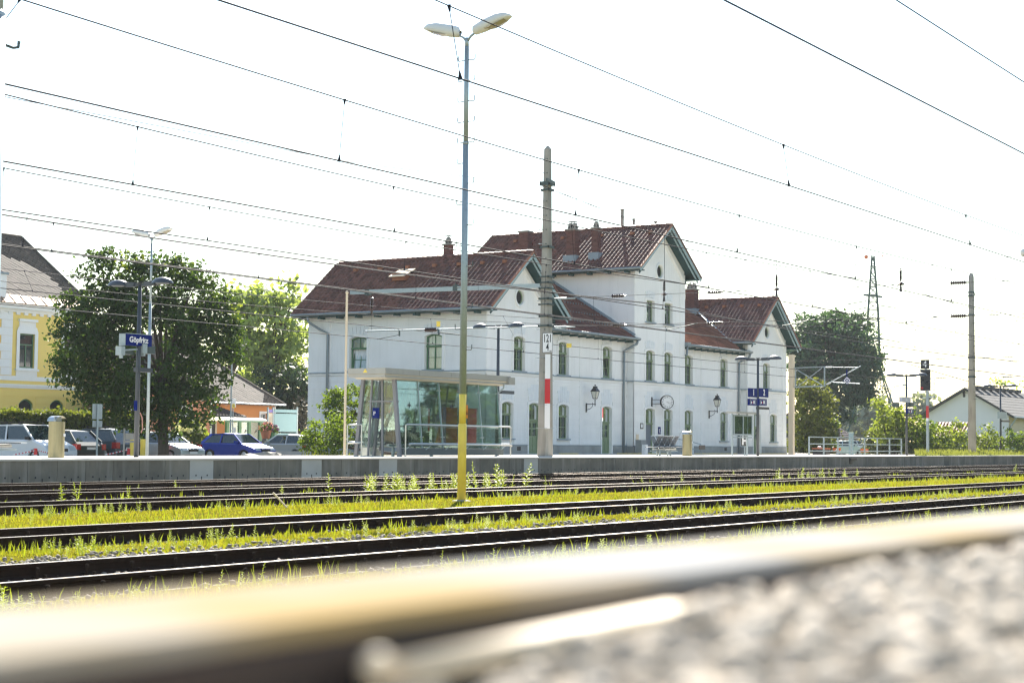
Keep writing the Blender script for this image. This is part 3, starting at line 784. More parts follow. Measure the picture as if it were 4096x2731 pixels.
def gable_roof(xc, half, ze, za, y0, y1, n_ind, matn='tile', keepL=None):
    rise = za-ze; L = math.hypot(half, rise)
    m = MB(); th = 0.14
    for s in (-1, 1):
        e = V3((xc+s*half, 0, ze)); a = V3((xc, 0, za)); nn = V3((s*rise, 0, half)).normalized()
        q = [e+nn*-.02, a+nn*-.02, a-nn*th, e-nn*th]
        m.add([(p.x, y0, p.z) for p in q]+[(p.x, y1, p.z) for p in q], [(0, 1, 2, 3), (7, 6, 5, 4), (0, 4, 5, 1), (3, 2, 6, 7), (0, 3, 7, 4)])
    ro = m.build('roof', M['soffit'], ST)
    near = V3((xc-half, y0, ze))
    tiled(ro, V3((xc-half, y1, ze)), V3((0, -1, 0)), V3((half, 0, rise)).normalized(), V3((-rise, 0, half)).normalized(), y1-y0, L, matn, n_ind, keepL, near)
    tiled(ro, V3((xc+half, y0, ze)), V3((0, 1, 0)), V3((-half, 0, rise)).normalized(), V3((rise, 0, half)).normalized(), y1-y0, L, matn, 0)
    for k in range(int((y1-y0)/0.36)):      # ridge tiles
        y = y0+k*0.36+.18
        m = MB(); m.tube([(xc, y-.20, za+.005), (xc, y+.20, za+.03)], [.12, .13], 8); m.build('ridge_tile', M['tile'], ro)
    for s in (-1, 1):                       # verge boards and verge tiles at the front gable
        e = V3((xc+s*(half-.02), y0, ze-.13)); a = V3((xc, y0, za-.13))
        m = MB(); m.bar(e+V3((0, .03, 0)), a+V3((0, .03, 0)), 0.05, 0.24, up=(0, -1, 0)) if False else m.bar(e, a, 0.24, 0.05, up=(0, 1, 0))
        m.build('verge_board', M['barge'], ro)
        m = MB(); m.bar(e+V3((0, -.03, .15)), a+V3((0, -.03, .15)), 0.09, 0.12, up=(0, 1, 0)); m.build('verge_tile_strip', M['verge'] if s < 0 else M['tile'], ro)
        m = MB(); ins = V3((-s*.13, .14, -.2))
        m.bar(e+ins, a+V3((0, .14, -.22)), 0.10, 0.05, up=(0, 1, 0)); m.build('inner_verge_board', M['barge'] if s > 0 else M['soffit'], ro)
        # eaves box closing the overhang
        xe = xc+s*half; xi = xc+s*(half-.78)
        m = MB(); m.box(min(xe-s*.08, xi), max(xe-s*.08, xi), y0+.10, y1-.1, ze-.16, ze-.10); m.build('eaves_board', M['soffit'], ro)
        m = MB(); m.tube([(xe+s*.03, y0-.02, ze-.05), (xe+s*.03, y1, ze-.05)], .075, 10); m.build('gutter', M['zinc'], ST, smooth=True)
        y = y0+1.1
        while y < y1-.5:
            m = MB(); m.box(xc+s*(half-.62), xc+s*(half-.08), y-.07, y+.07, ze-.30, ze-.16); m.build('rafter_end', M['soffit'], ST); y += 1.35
    return ro
RL = gable_roof(79.39, 4.16, 7.79, 11.12, 50.2, 64.1, 300)
RT_ = gable_roof(95.90, 4.17, 11.43, 14.50, 50.2, 64.0, 300)
RR = gable_roof(112.22, 4.17, 7.72, 11.10, 50.2, 64.1, 300)
# link roofs (ridge parallel to the tracks)
def link_roof(x0, x1, n_ind, keep, matn):
    ye, ze, yr = 50.85, 7.10, 57.2; zr = ze+.6*(yr-ye)
    m = MB(); nn = V3((0, -.6, 1)).normalized()
    for s in (1, -1):
        ye2 = ye if s == 1 else 2*yr-ye
        m.add([(x0, ye2, ze-.02), (x1, ye2, ze-.02), (x1, yr, zr-.02), (x0, yr, zr-.02), (x0, ye2, ze-.16), (x1, ye2, ze-.16), (x1, yr, zr-.16), (x0, yr, zr-.16)], [(0, 1, 2, 3), (4, 7, 6, 5), (0, 4, 5, 1)])
    ro = m.build('roof', M['soffit'], ST)
    L = math.hypot(yr-ye, zr-ze)
    tiled(ro, V3((x0, ye, ze)), V3((1, 0, 0)), V3((0, 1, .6)).normalized(), nn, x1-x0, L, matn, n_ind, keep, V3((x0, ye, ze)))
    tiled(ro, V3((x1, 2*yr-ye, ze)), V3((-1, 0, 0)), V3((0, -1, .6)).normalized(), V3((0, .6, 1)).normalized(), x1-x0, L, matn, 0, keep)
    m = MB(); m.tube([(x0, ye-.03, ze-.05), (x1, ye-.03, ze-.05)], .075, 10); m.build('gutter', M['zinc'], ST, smooth=True)
    x = x0+.5
    while x < x1-.3:
        m = MB(); m.box(x-.07, x+.07, ye+.08, ye+.62, ze-.30, ze-.16); m.build('rafter_end', M['soffit'], ST); x += .95
    for zz in (.28, .55, .85) if x0 < 95 else ():       # snow guards
        m = MB(); y = ye+zz*4; x = x0+.4
        while x < x1-.2:
            p = V3((x, y, ze+.6*(y-ye)+.05)); 
            if keep(p): m.box(x-.012, x+.012, p.y-.03, p.y+.03, p.z-.03, p.z+.10)
            x += .33
        m.build('snow_guard', M['zinc'], ro, kind='stuff')
    return ro
LLk = link_roof(82.2, 92.95, 300, lambda c: c.x < 92.45 and c.z > 7.79+.8*(83.55-c.x)-.25, 'tile')
LRk = link_roof(99.31, 109.35, 300, lambda c: c.x > 99.3 and c.z > 7.72+.81*(c.x-108.05)-.2, 'tile_lit')
# valley flashing and wall flashings
m = MB()
for a, b, w in (((108.0, 51.9, 7.78), (112.1, 57.2, 11.0), .34),): m.bar(a, b, w, .02, up=(-.3, -.4, .86))
m.build('valley_flashing', M['galv'], LRk)
m = MB(); m.bar((92.47, 50.95, 7.28), (92.47, 57.2, 11.03), .12, .16); m.build('wall_flashing', M['cornice'], LLk)
m = MB(); m.box(99.28, 99.75, 50.75, 51.15, 6.95, 7.22); m.build('gutter_box', M['zinc'], ST)

# --- chimneys
def chimney(x0, x1, y0, y1, z0, z1, cap, flash=True):
    ch = MB(); ch.box(x0+.012, x1-.012, y0+.012, y1-.012, z0, z1); c = ch.build('chimney', M['mortar'], ST)
    b = MB(); z = z0; row = 0; bl, bh = .25, .075
    while z+bh < z1:
        for (fx, a0, a1) in (('y0', x0, x1), ('y1', x0, x1), ('x0', y0, y1), ('x1', y0, y1)):
            u = a0-(bl/2 if row % 2 else 0)
            while u < a1:
                ua, ub = max(u, a0)+.006, min(u+bl, a1)-.006
                if ub-ua > .03:
                    if fx == 'y0': b.box(ua, ub, y0-.002, y0+.05, z+.006, z+bh)
                    elif fx == 'y1': b.box(ua, ub, y1-.05, y1+.002, z+.006, z+bh)
                    elif fx == 'x0': b.box(x0-.002, x0+.05, ua, ub, z+.006, z+bh)
                    else: b.box(x1-.05, x1+.002, ua, ub, z+.006, z+bh)
                u += bl
        z += bh+.006; row += 1
    b.build('brickwork', M['brick'], c, kind='stuff')
    m = MB(); m.box(x0-.07, x1+.07, y0-.07, y1+.07, z1, z1+.08); m.build('cap_slab', M['concrete'], c)
    cx, cy = (x0+x1)/2, (y0+y1)/2
    if cap:
        cells = 2 if (max(x1-x0, y1-y0) > .6) else 1
        for k in range(cells):
            yy = cy if cells == 1 else cy+(k-.5)*(y1-y0)*.46
            m = MB(); r = .19 if cells == 2 else .17
            m.lathe((cx, yy, z1+.09), [(r, 0), (r*.95, .26), (r*.7, .36), (r*.2, .40)], 10)
            for q in range(6):
                a = q*math.pi/3; m.box(cx+r*.95*math.cos(a)-.03, cx+r*.95*math.cos(a)+.03, yy+r*.95*math.sin(a)-.03, yy+r*.95*math.sin(a)+.03, z1+.13, z1+.26, 1)
            m.build('chimney_pot', [M['concrete'], M['black']], c)
        m = MB()
        for sx in (-1, 1):
            for sy in (-1, 1): m.box(cx+sx*(x1-x0)*.3-.012, cx+sx*(x1-x0)*.3+.012, cy+sy*(y1-y0)*.3-.012, cy+sy*(y1-y0)*.3+.012, z1+.38, z1+.55)
        m.box(x0+.08, x1-.08, y0+.05, y1-.05, z1+.55, z1+.57); m.build('rain_plate', M['line_metal'], c)
    if flash:
        m = MB(); m.box(x0-.16, x1+.1, y0-.14, y1+.14, z0-.1, z0+.52); m.build('flashing', M['cornice'], c)
    return c
chimney(92.74, 93.32, 55.5, 56.15, 12.0, 14.15, True)
chimney(92.80, 93.22, 53.85, 54.30, 12.1, 14.15, True)
chimney(93.95, 94.53, 59.85, 60.55, 12.9, 14.42, False, False)
chimney(79.55, 79.98, 56.0, 56.42, 10.8, 11.85, True, False)
chimney(85.2, 86.0, 60.2, 61.0, 9.0, 12.0, False, False)
chimney(110.65, 111.35, 56.05, 56.80, 9.9, 11.80, True)
for x, y, z, h, r in ((96.6, 54.2, 13.9, 1.9, .11), (96.7, 53.4, 13.9, 1.25, .08), (96.9, 50.9+1.0, 13.6, 1.3, .09)):
    m = MB(); m.tube([(x, y, z), (x, y, z+h)], r, 8); m.tube([(x, y, z+h), (x, y, z+h+.04)], r*1.5, 8); m.build('flue_pipe', M['concrete'], ST)
# roof hatch and vent tiles
m = MB(); hp = on(1608, 1117, (75.23, 0, 7.79), (-.80, 0, 1.0)); 
m.box(hp.x-.35, hp.x+.45, hp.y-.45, hp.y+.45, hp.z-.1, hp.z+.32); hb = m.build('roof_hatch', M['verge'], ST)
m = MB(); hq = [(-.55, -.55, .10), (-.55, .55, .10), (.55, .55, .60), (.55, -.55, .60)]
m.add([(hp.x+a, hp.y+b, hp.z+c+e) for e in (.0, .05) for a, b, c in hq], [(3, 2, 1, 0), (4, 5, 6, 7), (0, 1, 5, 4), (1, 2, 6, 5), (2, 3, 7, 6), (3, 0, 4, 7)])
m.build('hatch_cover', M['house_cream'], hb)
for ro, xe, ze, sl, ys in ((RL, 75.23, 7.79, .80, (51.5, 53, 54.6, 56.3, 58.2, 60.2, 62)), (RT_, 91.73, 11.43, .736, (51.3, 52.6, 54.9, 57.8, 59, 61.5)), (RR, 108.05, 7.72, .81, (51.2, 52.6, 54, 55.4))):
    for y in ys:
        x = xe+3.35; z = ze+sl*3.35
        m = MB(); m.box(x-.14, x+.14, y-.11, y+.11, z+.02, z+.19); m.build('vent_tile', M['verge'], ro)
# --- downpipes
def pipe(pts, name='downpipe'):
    m = MB(); m.tube(pts, .075, 8); m.build(name, M['zinc'], ST, smooth=True)
pipe([(75.3, 62.9, 7.72), (75.35, 62.9, 7.35), (75.75, 62.3, 6.9), (75.93, 61.9, 6.7), (75.93, 61.9, -.05)])
pipe([(92.7, 50.85, 7.0), (92.7, 50.9, 6.75), (92.25, 51.25, 6.45), (91.95, 51.40, 6.3), (91.95, 51.40, -.05)])
pipe([(99.5, 50.85, 7.0), (99.5, 50.9, 6.8), (99.35, 50.86, 6.4), (99.2, 50.86, 6.35)])
pipe([(109.1, 50.85, 7.0), (109.1, 50.9, 6.75), (108.7, 51.25, 6.45), (108.4, 51.40, 6.3), (108.4, 51.40, -.05)])
for u, v in ((79.1, .12), (106.2, .14)):
    m = MB(); m.obox(fF if u < 90 else fM, u, u+.38, v, v+.22, .0, .056); m.build('plinth_vent', M['black'], ST)

# ================================================================== OVERHEAD LINES AND MASTS
def m2(x, y): return 1300+x/2.352, 1050+y/2.352
def m3(x, y): return 2200+x/2.352, 850+y/2.352
def m4(x, y): return 3000+x/2.146, 700+y/2.146
def m5(x, y): return 3000+x/2.146, 1250+y/2.146
def m1(x, y): return x/1.68, 600+y/1.68
def dd(x, y): return x*4096/2352, y*4096/2352
def top5(x, y): return 1500+x/1.742, y/1.742
def sh(x, y): return 1360+x/3.36, 1430+y/3.36
def p4(x, y): return 2500+x/3.36, 1500+y/3.36
def q5(x, y): return 3100+x/3.92, 1600+y/3.92
def l1(x, y): return x/3.7935, 1550+y/3.7935
def l2(x, y): return 560+x/3.4588, 1550+y/3.4588
def a1(x, y): return x/1.4932, 850+y/1.4932
def z3(x, y): return 1900+x/1.4932, 850+y/1.4932

def insul(m, a, b, r=.07, ribs=8, mi=0):
    a, b = V3(a), V3(b); d = b-a; L = d.length
    pr = [(.022, 0), (.03, L*.08)]
    for k in range(ribs):
        z = L*(.12+.76*k/ribs); pr += [(r*.45, z), (r, z+L*.76/ribs*.35), (r*.45, z+L*.76/ribs*.75)]
    pr += [(.03, L*.92), (.022, L)]
    return m.lathe(a, pr, 8, mi, axis=d)
M['insulator'] = mat('brown glazed insulator', (0.035, 0.014, 0.012), 0.25, 0.2, 8.0)

def overhead(label, contact, messenger, drops, rc=None, rm=None):
    """contact, messenger: functions X -> (Y, Z)"""
    c0 = contact(62.5); yy_ = c0[0]
    if rc is None: rc, rm = (.0105, .0085) if yy_ < 14 else ((.012, .0105) if yy_ < 20 else (.015, .0125))
    t = thing('overhead_line', label, 'overhead line', (62.5, c0[0], c0[1]), 'overhead contact lines above the tracks')
    xs = np.linspace(-14, 235, 130)
    m = MB(); m.tube([(x, *contact(x)) for x in xs], rc, 6); m.build('contact_wire', M['wire'], t)
    if messenger:
        m = MB(); m.tube([(x, *messenger(x)) for x in xs], rm, 6); m.build('messenger_wire', M['wire'], t)
        for xa, xb in drops:
            p, q = V3((xb, *contact(xb))), V3((xa, *messenger(xa)))
            m = MB(); m.tube([p, q], .0055, 5); d = (q-p).normalized()
            m.tube([p-V3((0, 0, .012)), p+d*.09], [.028, .010], 6); m.tube([q-d*.07, q+V3((0, 0, .012))], [.010, .026], 6)
            m.build('dropper', M['wire'], t)
def para(z0, k, x0, span=53.2):
    def f(x):
        u = (x-x0+span/2) % span - span/2
        return z0+k*u*u
    return f
fE = para(5.60, .00065, 36); fD = para(5.80, .00057, 36); fC = para(6.40, .0006, 36); fB = para(6.20, .0006, 36); fA = para(5.96, .0005, 36)
def lin(y0, y1, z): return lambda x: (y0+(y1-y0)*(x/62.5), z)
overhead('thick pair of wires crossing the top right corner of the photo', lambda x: (7.15+.0035*x, 4.90), lambda x: (7.15, 5.9+.0006*(x-30)**2*.5), [(13.9, 14.25), (26, 26.4)])
dE = [(16.62, 16.75), (26.5, 26.57), (36.16, 36.3), (46, 46), (56, 56), (66, 66), (77, 77)]
overhead('wires above the nearest visible track, passing right across the lamp head', lambda x: (11.62+.0035*x*.6, 4.965), lambda x: (11.75, fE(x)), dE)
dD = [(14.3, 13.4), (20.81, 20.62), (28.04, 27.85), (35.21, 35.04), (42.37, 42.24), (50, 50), (58, 58), (70, 70), (80, 80), (90, 90)]
overhead('wires running down from the upper left edge behind the lamp pole head', lambda x: (16.6+.002*x, 4.935), lambda x: (16.7, fD(x)), dD)
overhead('contact wire pair crossing just under the top of the small grey lamp', lambda x: (23.5-.004*x, 5.36), lambda x: (23.6-.004*x, fC(x)), [(23.03, 22.84), (31.09, 31.01), (39, 39), (47, 47), (55, 55), (70, 70), (79, 79)])
overhead('wires crossing over the top of the maple tree', lambda x: (28.75-.005*x*.5, 5.40), lambda x: (28.7-.005*x*.5, fB(x)), [(24.2, 24.2), (30.5, 30.5), (38.5, 38.5), (46, 46), (54, 54), (70, 70), (80, 80)])
overhead('wires above the track beside the platform edge', lambda x: (33.0, 5.25), lambda x: (33.0, fA(x)), [(29.5, 29.47), (37.27, 37.27), (45, 45), (53, 53), (70, 70), (80, 80)])
overhead('second thin pair of wires close above the platform edge track', lambda x: (33.2, 5.31), lambda x: (33.25, fA(x)+.06), [(28.87, 28.7), (49, 49), (57, 57)])
overhead('lit wires in front of the station roof above the hidden track', lambda x: (47.5, 5.24 if x < 60 else 5.24), lambda x: (47.5, 6.04+.0011*max(0, x-40)**2*.55), [(48, 48), (54.6, 54.8), (66, 66.2), (74, 74.3), (82, 82), (90, 90), (101, 101)])
overhead('upper wires in front of the station wall on the hidden track side', lambda x: (46.8, 5.72), lambda x: (47.3, 6.47+.0006*max(0, x-40)**2*.8), [(41, 40.98), (72, 72.5), (96, 96.3)])

# feeder wire on the mast tops
fp = [(-20, 10.6), (10, 10.05), (32.53, 10.25), (48.43, 10.66), (61.44, 11.54), (62.9, 11.42), (66.89, 11.08), (75.26, 10.53), (82.03, 10.24), (90, 10.12), (96.85, 10.14), (108, 10.38), (117.9, 11.1), (121, 11.3), (140, 10.6), (170, 10.2), (230, 11)]
m = MB(); m.tube([(x, 38.3, z) for x, z in fp], .012, 6); tag(m.build('feeder_wire', M['wire']), 'single high wire hung from bracket near the top of the concrete masts', 'overhead wire')

# square concrete mast 121/4
mx, my = 62.56, 38.85
t = thing('catenary_mast', 'weathered square concrete mast with kilometre board and red white strip', 'concrete mast', (mx, my, -.05), 'concrete catenary masts')
def sq(m, w0, z0, w1, z1, c=.16):
    vs = []
    for w, z in ((w0, z0), (w1, z1)):
        h = w/2; k = h*c*2
        for a, b in ((-h+k, -h), (h-k, -h), (h, -h+k), (h, h-k), (h-k, h), (-h+k, h), (-h, h-k), (-h, -h+k)): vs.append((mx+a, my+b, z))
    m.add(vs, [(i, (i+1) % 8, 8+(i+1) % 8, 8+i) for i in range(8)]+[tuple(range(8, 16))])
m = MB(); sq(m, .56, -.06, .27, 13.35); sq(m, .27, 13.35, .06, 13.5); m.build('shaft', M['concrete'], t)
def mw(z): return .56-.29*z/13.35
for k, z in enumerate(np.arange(3.6, 12.9, .62)):
    if 4.3 < z < 5.3: continue
    m = MB(); yq = my+mw(z)/2-.06; xx = mx-mw(z)/2
    m.tube([(xx+.02, yq-.05, z), (xx-.14, yq-.05, z), (xx-.16, yq+.02, z), (xx-.14, yq+.12, z), (xx+.02, yq+.12, z)], .012, 5); m.build('climbing_rung', M['galv'], t)
    m = MB(); m.lathe((xx-.012, my-.08, z), [(.025, 0), (.025, .03)], 6, axis=(-1, 0, 0)); m.build('bolt', M['line_metal'], t)
for z, h, ex in ((11.83, .18, .10), (11.55, .10, .06), (9.05, .10, .06), (7.75, .08, .05), (7.50, .08, .05), (7.25, .07, .05), (6.80, .09, .05), (6.55, .07, .05), (5.62, .10, .05), (6.05, .12, .03)):
    w = mw(z)/2+ex
    m = MB(); m.box(mx-w, mx+w, my-w, my-w+.05, z-h/2, z+h/2); m.box(mx-w, mx+w, my+w-.05, my+w, z-h/2, z+h/2); m.box(mx-w, mx-w+.04, my-w, my+w, z-h/2+.01, z+h/2-.01); m.box(mx+w-.04, mx+w, my-w, my+w, z-h/2+.01, z+h/2-.01); m.build('clamp', M['line_metal'], t)
m = MB(); m.bar((mx-.1, my-.4, 11.83), (mx-.95, 38.3, 11.85), .07, .13); m.tube([(mx-.9, 38.3, 11.8), (mx-.9, 38.3, 11.56)], .02, 6); m.build('feeder_bracket', M['line_metal'], t)
xs = mx-mw(4.85)/2-.02
ff = (V3((xs, 0, 0)), V3((0, -1, 0)), V3((0, 0, 1)), V3((-1, 0, 0)))
a, b = atX(*m2(2048, 662), xs), atX(*m2(2142, 845), xs)
u0, u1, v0, v1 = -a.y, -b.y, b.z, a.z
m = MB(); m.prism(ff, [(u0+.04, v0), (u1-.04, v0), (u1, v0+.04), (u1, v1-.04), (u1-.04, v1), (u0+.04, v1), (u0, v1-.04), (u0, v0+.04)], 0, .012)
s_ = m.build('kilometre_board', M['white'], t)
m = MB(); m.holed(ff, [(u0, v0), (u1, v0), (u1, v1), (u0, v1)], [[(u0+.018, v0+.018), (u1-.018, v0+.018), (u1-.018, v1-.018), (u0+.018, v1-.018)]], .01, .016); m.build('board_edge', M['dark_metal'], s_)
um = (u0+u1)/2; hh = v1-v0
text(s_, '121', hh*.56, ff, um, v0+hh*.70, M['black'], w=.016, squeeze=.62, bold=.006)
text(s_, '4', hh*.56, ff, um, v0+hh*.26, M['black'], w=.016, squeeze=.62, bold=.006)
text(s_, '404', hh*.09, ff, u1-.10, v0+hh*.07, M['black'], w=.016)
a, b = atX(*z3(420, 846), xs-.04), atX(*z3(447, 1290), xs-.04)
zs = [a.z, atX(*z3(430, 992), xs-.04).z, atX(*z3(430, 1140), xs-.04).z, b.z]
ff2 = (V3((xs-.04, 0, 0)), V3((0, -1, 0)), V3((0, 0, 1)), V3((-1, 0, 0)))
for k, nm in enumerate(('white', 'red', 'white')):
    m = MB(); m.obox(ff2, -a.y, -b.y, zs[k+1], zs[k], 0, .012); m.build('mast_stripe', M[nm], t)
for z in (4.25, 3.25, 2.2, 1.2):
    w = mw(z)/2+.012; m = MB(); m.tube([(mx-w-.03, my+w, z), (mx-w-.03, my-w, z), (mx+w, my-w, z), (mx+w, my+w, z), (mx-w-.03, my+w, z)], .008, 5); m.build('band', M['galv'], t)
# cantilever on the far side over the hidden track
X = 62.5
m = MB(); m.bar((X, my+.25, 7.38), (X, 49.6, 7.50), .16, .19); m.build('cantilever_arm', M['galv'], t)
m = MB(); m.tube([(X, my+.2, 5.6), (X, 48.72, 5.66)], .035, 8); m.build('registration_tube', M['galv'], t)
m = MB(); insul(m, (X, 44.55, 5.62), (X, 45.4, 5.63), .11, 7); m.build('insulator', M['insulator'], t)
m = MB(); insul(m, (X, 48.37, 7.30), (X, 48.36, 6.62), .09, 8); m.tube([(X, 48.36, 6.62), (X, 48.36, 6.42)], .05, 8); m.tube([(X, 48.37, 7.45), (X, 48.37, 7.3)], .02, 6); m.build('insulator', M['insulator'], t)
m = MB(); m.tube([(X, 48.35, 6.4), (X, 48.35, 5.65)], .006, 5); m.build('hanger', M['wire'], t)
m = MB(); m.tube([(X, 46.7, 5.45), (X, 48.0, 5.27)], .018, 6); m.tube([(X, 46.74, 5.66), (X, 46.74, 5.38)], .04, 6); m.build('steady_arm', M['line_metal'], t)
m = MB(); m.tube([(X, 44.5, 5.5), (X, 43.4, 5.36)], .016, 6); m.tube([(X, 44.58, 5.66), (X, 44.5, 5.4)], .05, 6); m.build('steady_arm', M['line_metal'], t)
m = MB(); m.box(X-.01, X+.01, 44.45, 44.65, 5.75, 6.0); m.build('warning_flag', M['yellow'], t)
for yy in (48.6, 43.6):
    m = MB(); m.box(X-.1, X+.1, yy-.12, yy+.12, 7.33, 7.60); m.build('arm_clamp', M['line_metal'], t)

# cross span at the mast
t = thing('cross_span', 'span wires with brown insulators stretched from the square mast across the tracks', 'overhead cross span', (X, 30, 6.8))
def wirepart(pts, name='span_wire', r=.010):
    m = MB(); m.tube(pts, r, 6); m.build(name, M['wire'], t)
wirepart([(X, 38.4, 11.45), (X, 33.05, 9.39), (X, 28.0, 8.0), (X, 22.85, 7.35), (X, 16, 7.75), (X, 9, 9.4), (X, 2, 12)], 'head_wire', .011)
wirepart([(X, 38.5, 6.81), (X, 30.7, 6.77), (X, 20.6, 6.72), (X, 0, 6.6)]); wirepart([(X, 38.5, 5.57), (X, 30.7, 5.52), (X, 20.6, 5.47), (X, 0, 5.4)])
for y0, y1, z0, z1 in ((33.05, 33.05, 9.35, 7.36), (28, 28, 7.95, 7.36)): wirepart([(X, y0, z0), (X, y1, z1)], 'hanger')
for y in (33.06, 28.0, 22.85):
    m = MB(); insul(m, (X, y, 7.36), (X, y, 6.86), .075, 8); m.lathe((X, y, 6.72), [(.05, 0), (.16, .05), (.05, .12)], 8); m.tube([(X, y, 6.74), (X, y, 6.47)], [.03, .06], 8); m.build('insulator', M['insulator'], t)
for y, z in ((35.25, 6.79), (30.73, 6.77), (20.6, 6.72), (35.2, 5.55), (30.73, 5.52), (20.6, 5.47), (11, 6.66), (11, 5.44)):
    m = MB(); insul(m, (X, y+.38, z), (X, y-.38, z), .085, 7); m.build('insulator', M['insulator'], t)
for ya, za, yb, zb_ in ((32.93, 5.27, 31.5, 5.52), (27.79, 5.30, 26.37, 5.52), (22.64, 5.28, 21.27, 5.49), (16.7, 4.96, 15.4, 5.45)):
    m = MB(); m.tube([(X, ya, za), (X, yb, zb_)], .018, 6); m.tube([(X, ya, za-.04), (X, ya, za+.06)], .03, 6); m.build('steady_arm', M['line_metal'], t)
for y, z in ((38.3, 6.8), (38.3, 5.57)):
    m = MB(); m.tube([(X, y+.1, z), (X, y-.5, z-.02)], [.03, .05], 8); m.tube([(X, y-.5, z-.02), (X, y-.95, z-.03)], .028, 6); m.build('turnbuckle', M['galv'], t)

# round mast at the right
rx, ry = 121.2, 39.0
t = thing('catenary_mast', 'tapering round concrete mast standing in the grass at the right', 'concrete mast', (rx, ry, .1), 'concrete catenary masts')
m = MB(); m.lathe((rx, ry, -.2), [(.30, 0), (.19, 13.1), (.12, 13.3)], 20); m.build('shaft', M['concrete'], t, smooth=True)
for z in np.arange(4, 12.2, .55):
    m = MB(); r = .30-.11*z/13; m.tube([(rx-r*.7-.02, ry-r*.7, z), (rx-r*.7-.10, ry-r*.7-.14, z), (rx-r*.7+.1, ry-r*.7-.2, z)], .016, 5); m.build('climbing_rung', M['line_metal'], t)
for z in (11.75, 11.5, 10.1, 7.02, 5.62):
    m = MB(); r = .30-.11*z/13+.03; m.lathe((rx, ry, z-.06), [(r, 0), (r, .12)], 16); m.build('clamp', M['line_metal'], t)
m = MB(); m.bar((rx-.1, ry-.1, 11.5), (rx-1.3, 38.3, 11.5), .06, .1); m.tube([(rx-1.25, 38.3, 11.45), (rx-1.25, 38.3, 11.2)], .02, 6); m.build('feeder_bracket', M['line_metal'], t)
a, b = atX(*m5(1365, 442), rx), atX(*m5(1860, 590), rx)
m = MB(); m.tube([a, V3((rx, b.y-.1, b.z))], .03, 6); m.build('stay_rod', M['line_metal'], t)
t2 = thing('cross_span', 'thin span wires at the round mast on the right', 'overhead cross span', (rx, 30, 7))
for za in (7.0, 5.6):
    m = MB(); m.tube([(rx, 39.2, za), (rx, 30, za-.04), (rx, 0, za-.1)], .009, 6); m.tube([(rx, 39.2, za), (rx, 55, za)], .009, 6); m.build('span_wire', M['wire'], t2)
    for yq in (36.4, 41.3):
        m = MB(); insul(m, (rx, yq-.45, za-.01), (rx, yq+.45, za-.01), .06, 6); m.build('insulator', M['line_metal'], t2)

# white mast with lattice bracket beyond the station
wx, wy = 111.97, 49.0
t = thing('bracket_mast', 'pale slim concrete post with steel frame and bracket beside the station end', 'concrete mast', (wx, wy, -.15))
m = MB(); m.box(wx-.17, wx+.17, wy-.17, wy+.17, -.2, 6.98); m.build('shaft', M['house_cream'], t)
for (ya, za, yb, zb_, w) in ((49.0, 6.03, 46.45, 6.08, .07), (49.0, 4.67, 46.45, 4.73, .09), (48.7, 6.0, 48.7, 4.7, .07), (46.51, 6.1, 46.51, 4.7, .08), (48.6, 5.9, 46.7, 4.8, .05), (48.5, 4.75, 46.7, 6.0, .05)):
    m = MB(); m.bar((wx, ya, za), (wx, yb, zb_), w, w, up=(1, 0, 0)); m.build('frame_bar', M['galv'], t)
m = MB(); m.tube([(wx, 46.5, 6.05), (wx, 44.0, 6.0)], .02, 6); m.build('bracket_tube', M['galv'], t)
m = MB(); m.tube([(wx, 46.4, 4.82), (wx, 43.85, 6.08)], .035, 8); m.build('bracket_tube', M['galv'], t)
m = MB(); m.tube([(wx, 45.9, 4.98), (wx, 43.9, 4.86)], .03, 8); m.build('bracket_tube', M['galv'], t)
m = MB(); insul(m, (wx, 46.45, 6.06), (wx, 45.9, 6.05), .07, 6); insul(m, (wx, 46.35, 4.84), (wx, 46.0, 5.0), .07, 5); m.build('insulator', M['white'], t, kind='stuff')
wf = (V3((wx-.06, 0, 0)), V3((0, -1, 0)), V3((0, 0, 1)), V3((-1, 0, 0)))
for k, (r, c) in enumerate(((.30, 'blue'), (.25, 'white'), (.17, 'blue'), (.10, 'white'), (.05, 'blue'))):
    m = MB(); m.prism(wf, [(-44.82-r, 5.1), (-44.82, 5.1-r), (-44.82+r, 5.1), (-44.82, 5.1+r)], .004*k, .004*k+.004); m.build('diamond_sign', M[c], t)
m = MB(); m.obox(wf, -44.87, -44.79, 5.42, 5.85, 0, .01); m.build('sign_hanger', M['blue'], t)

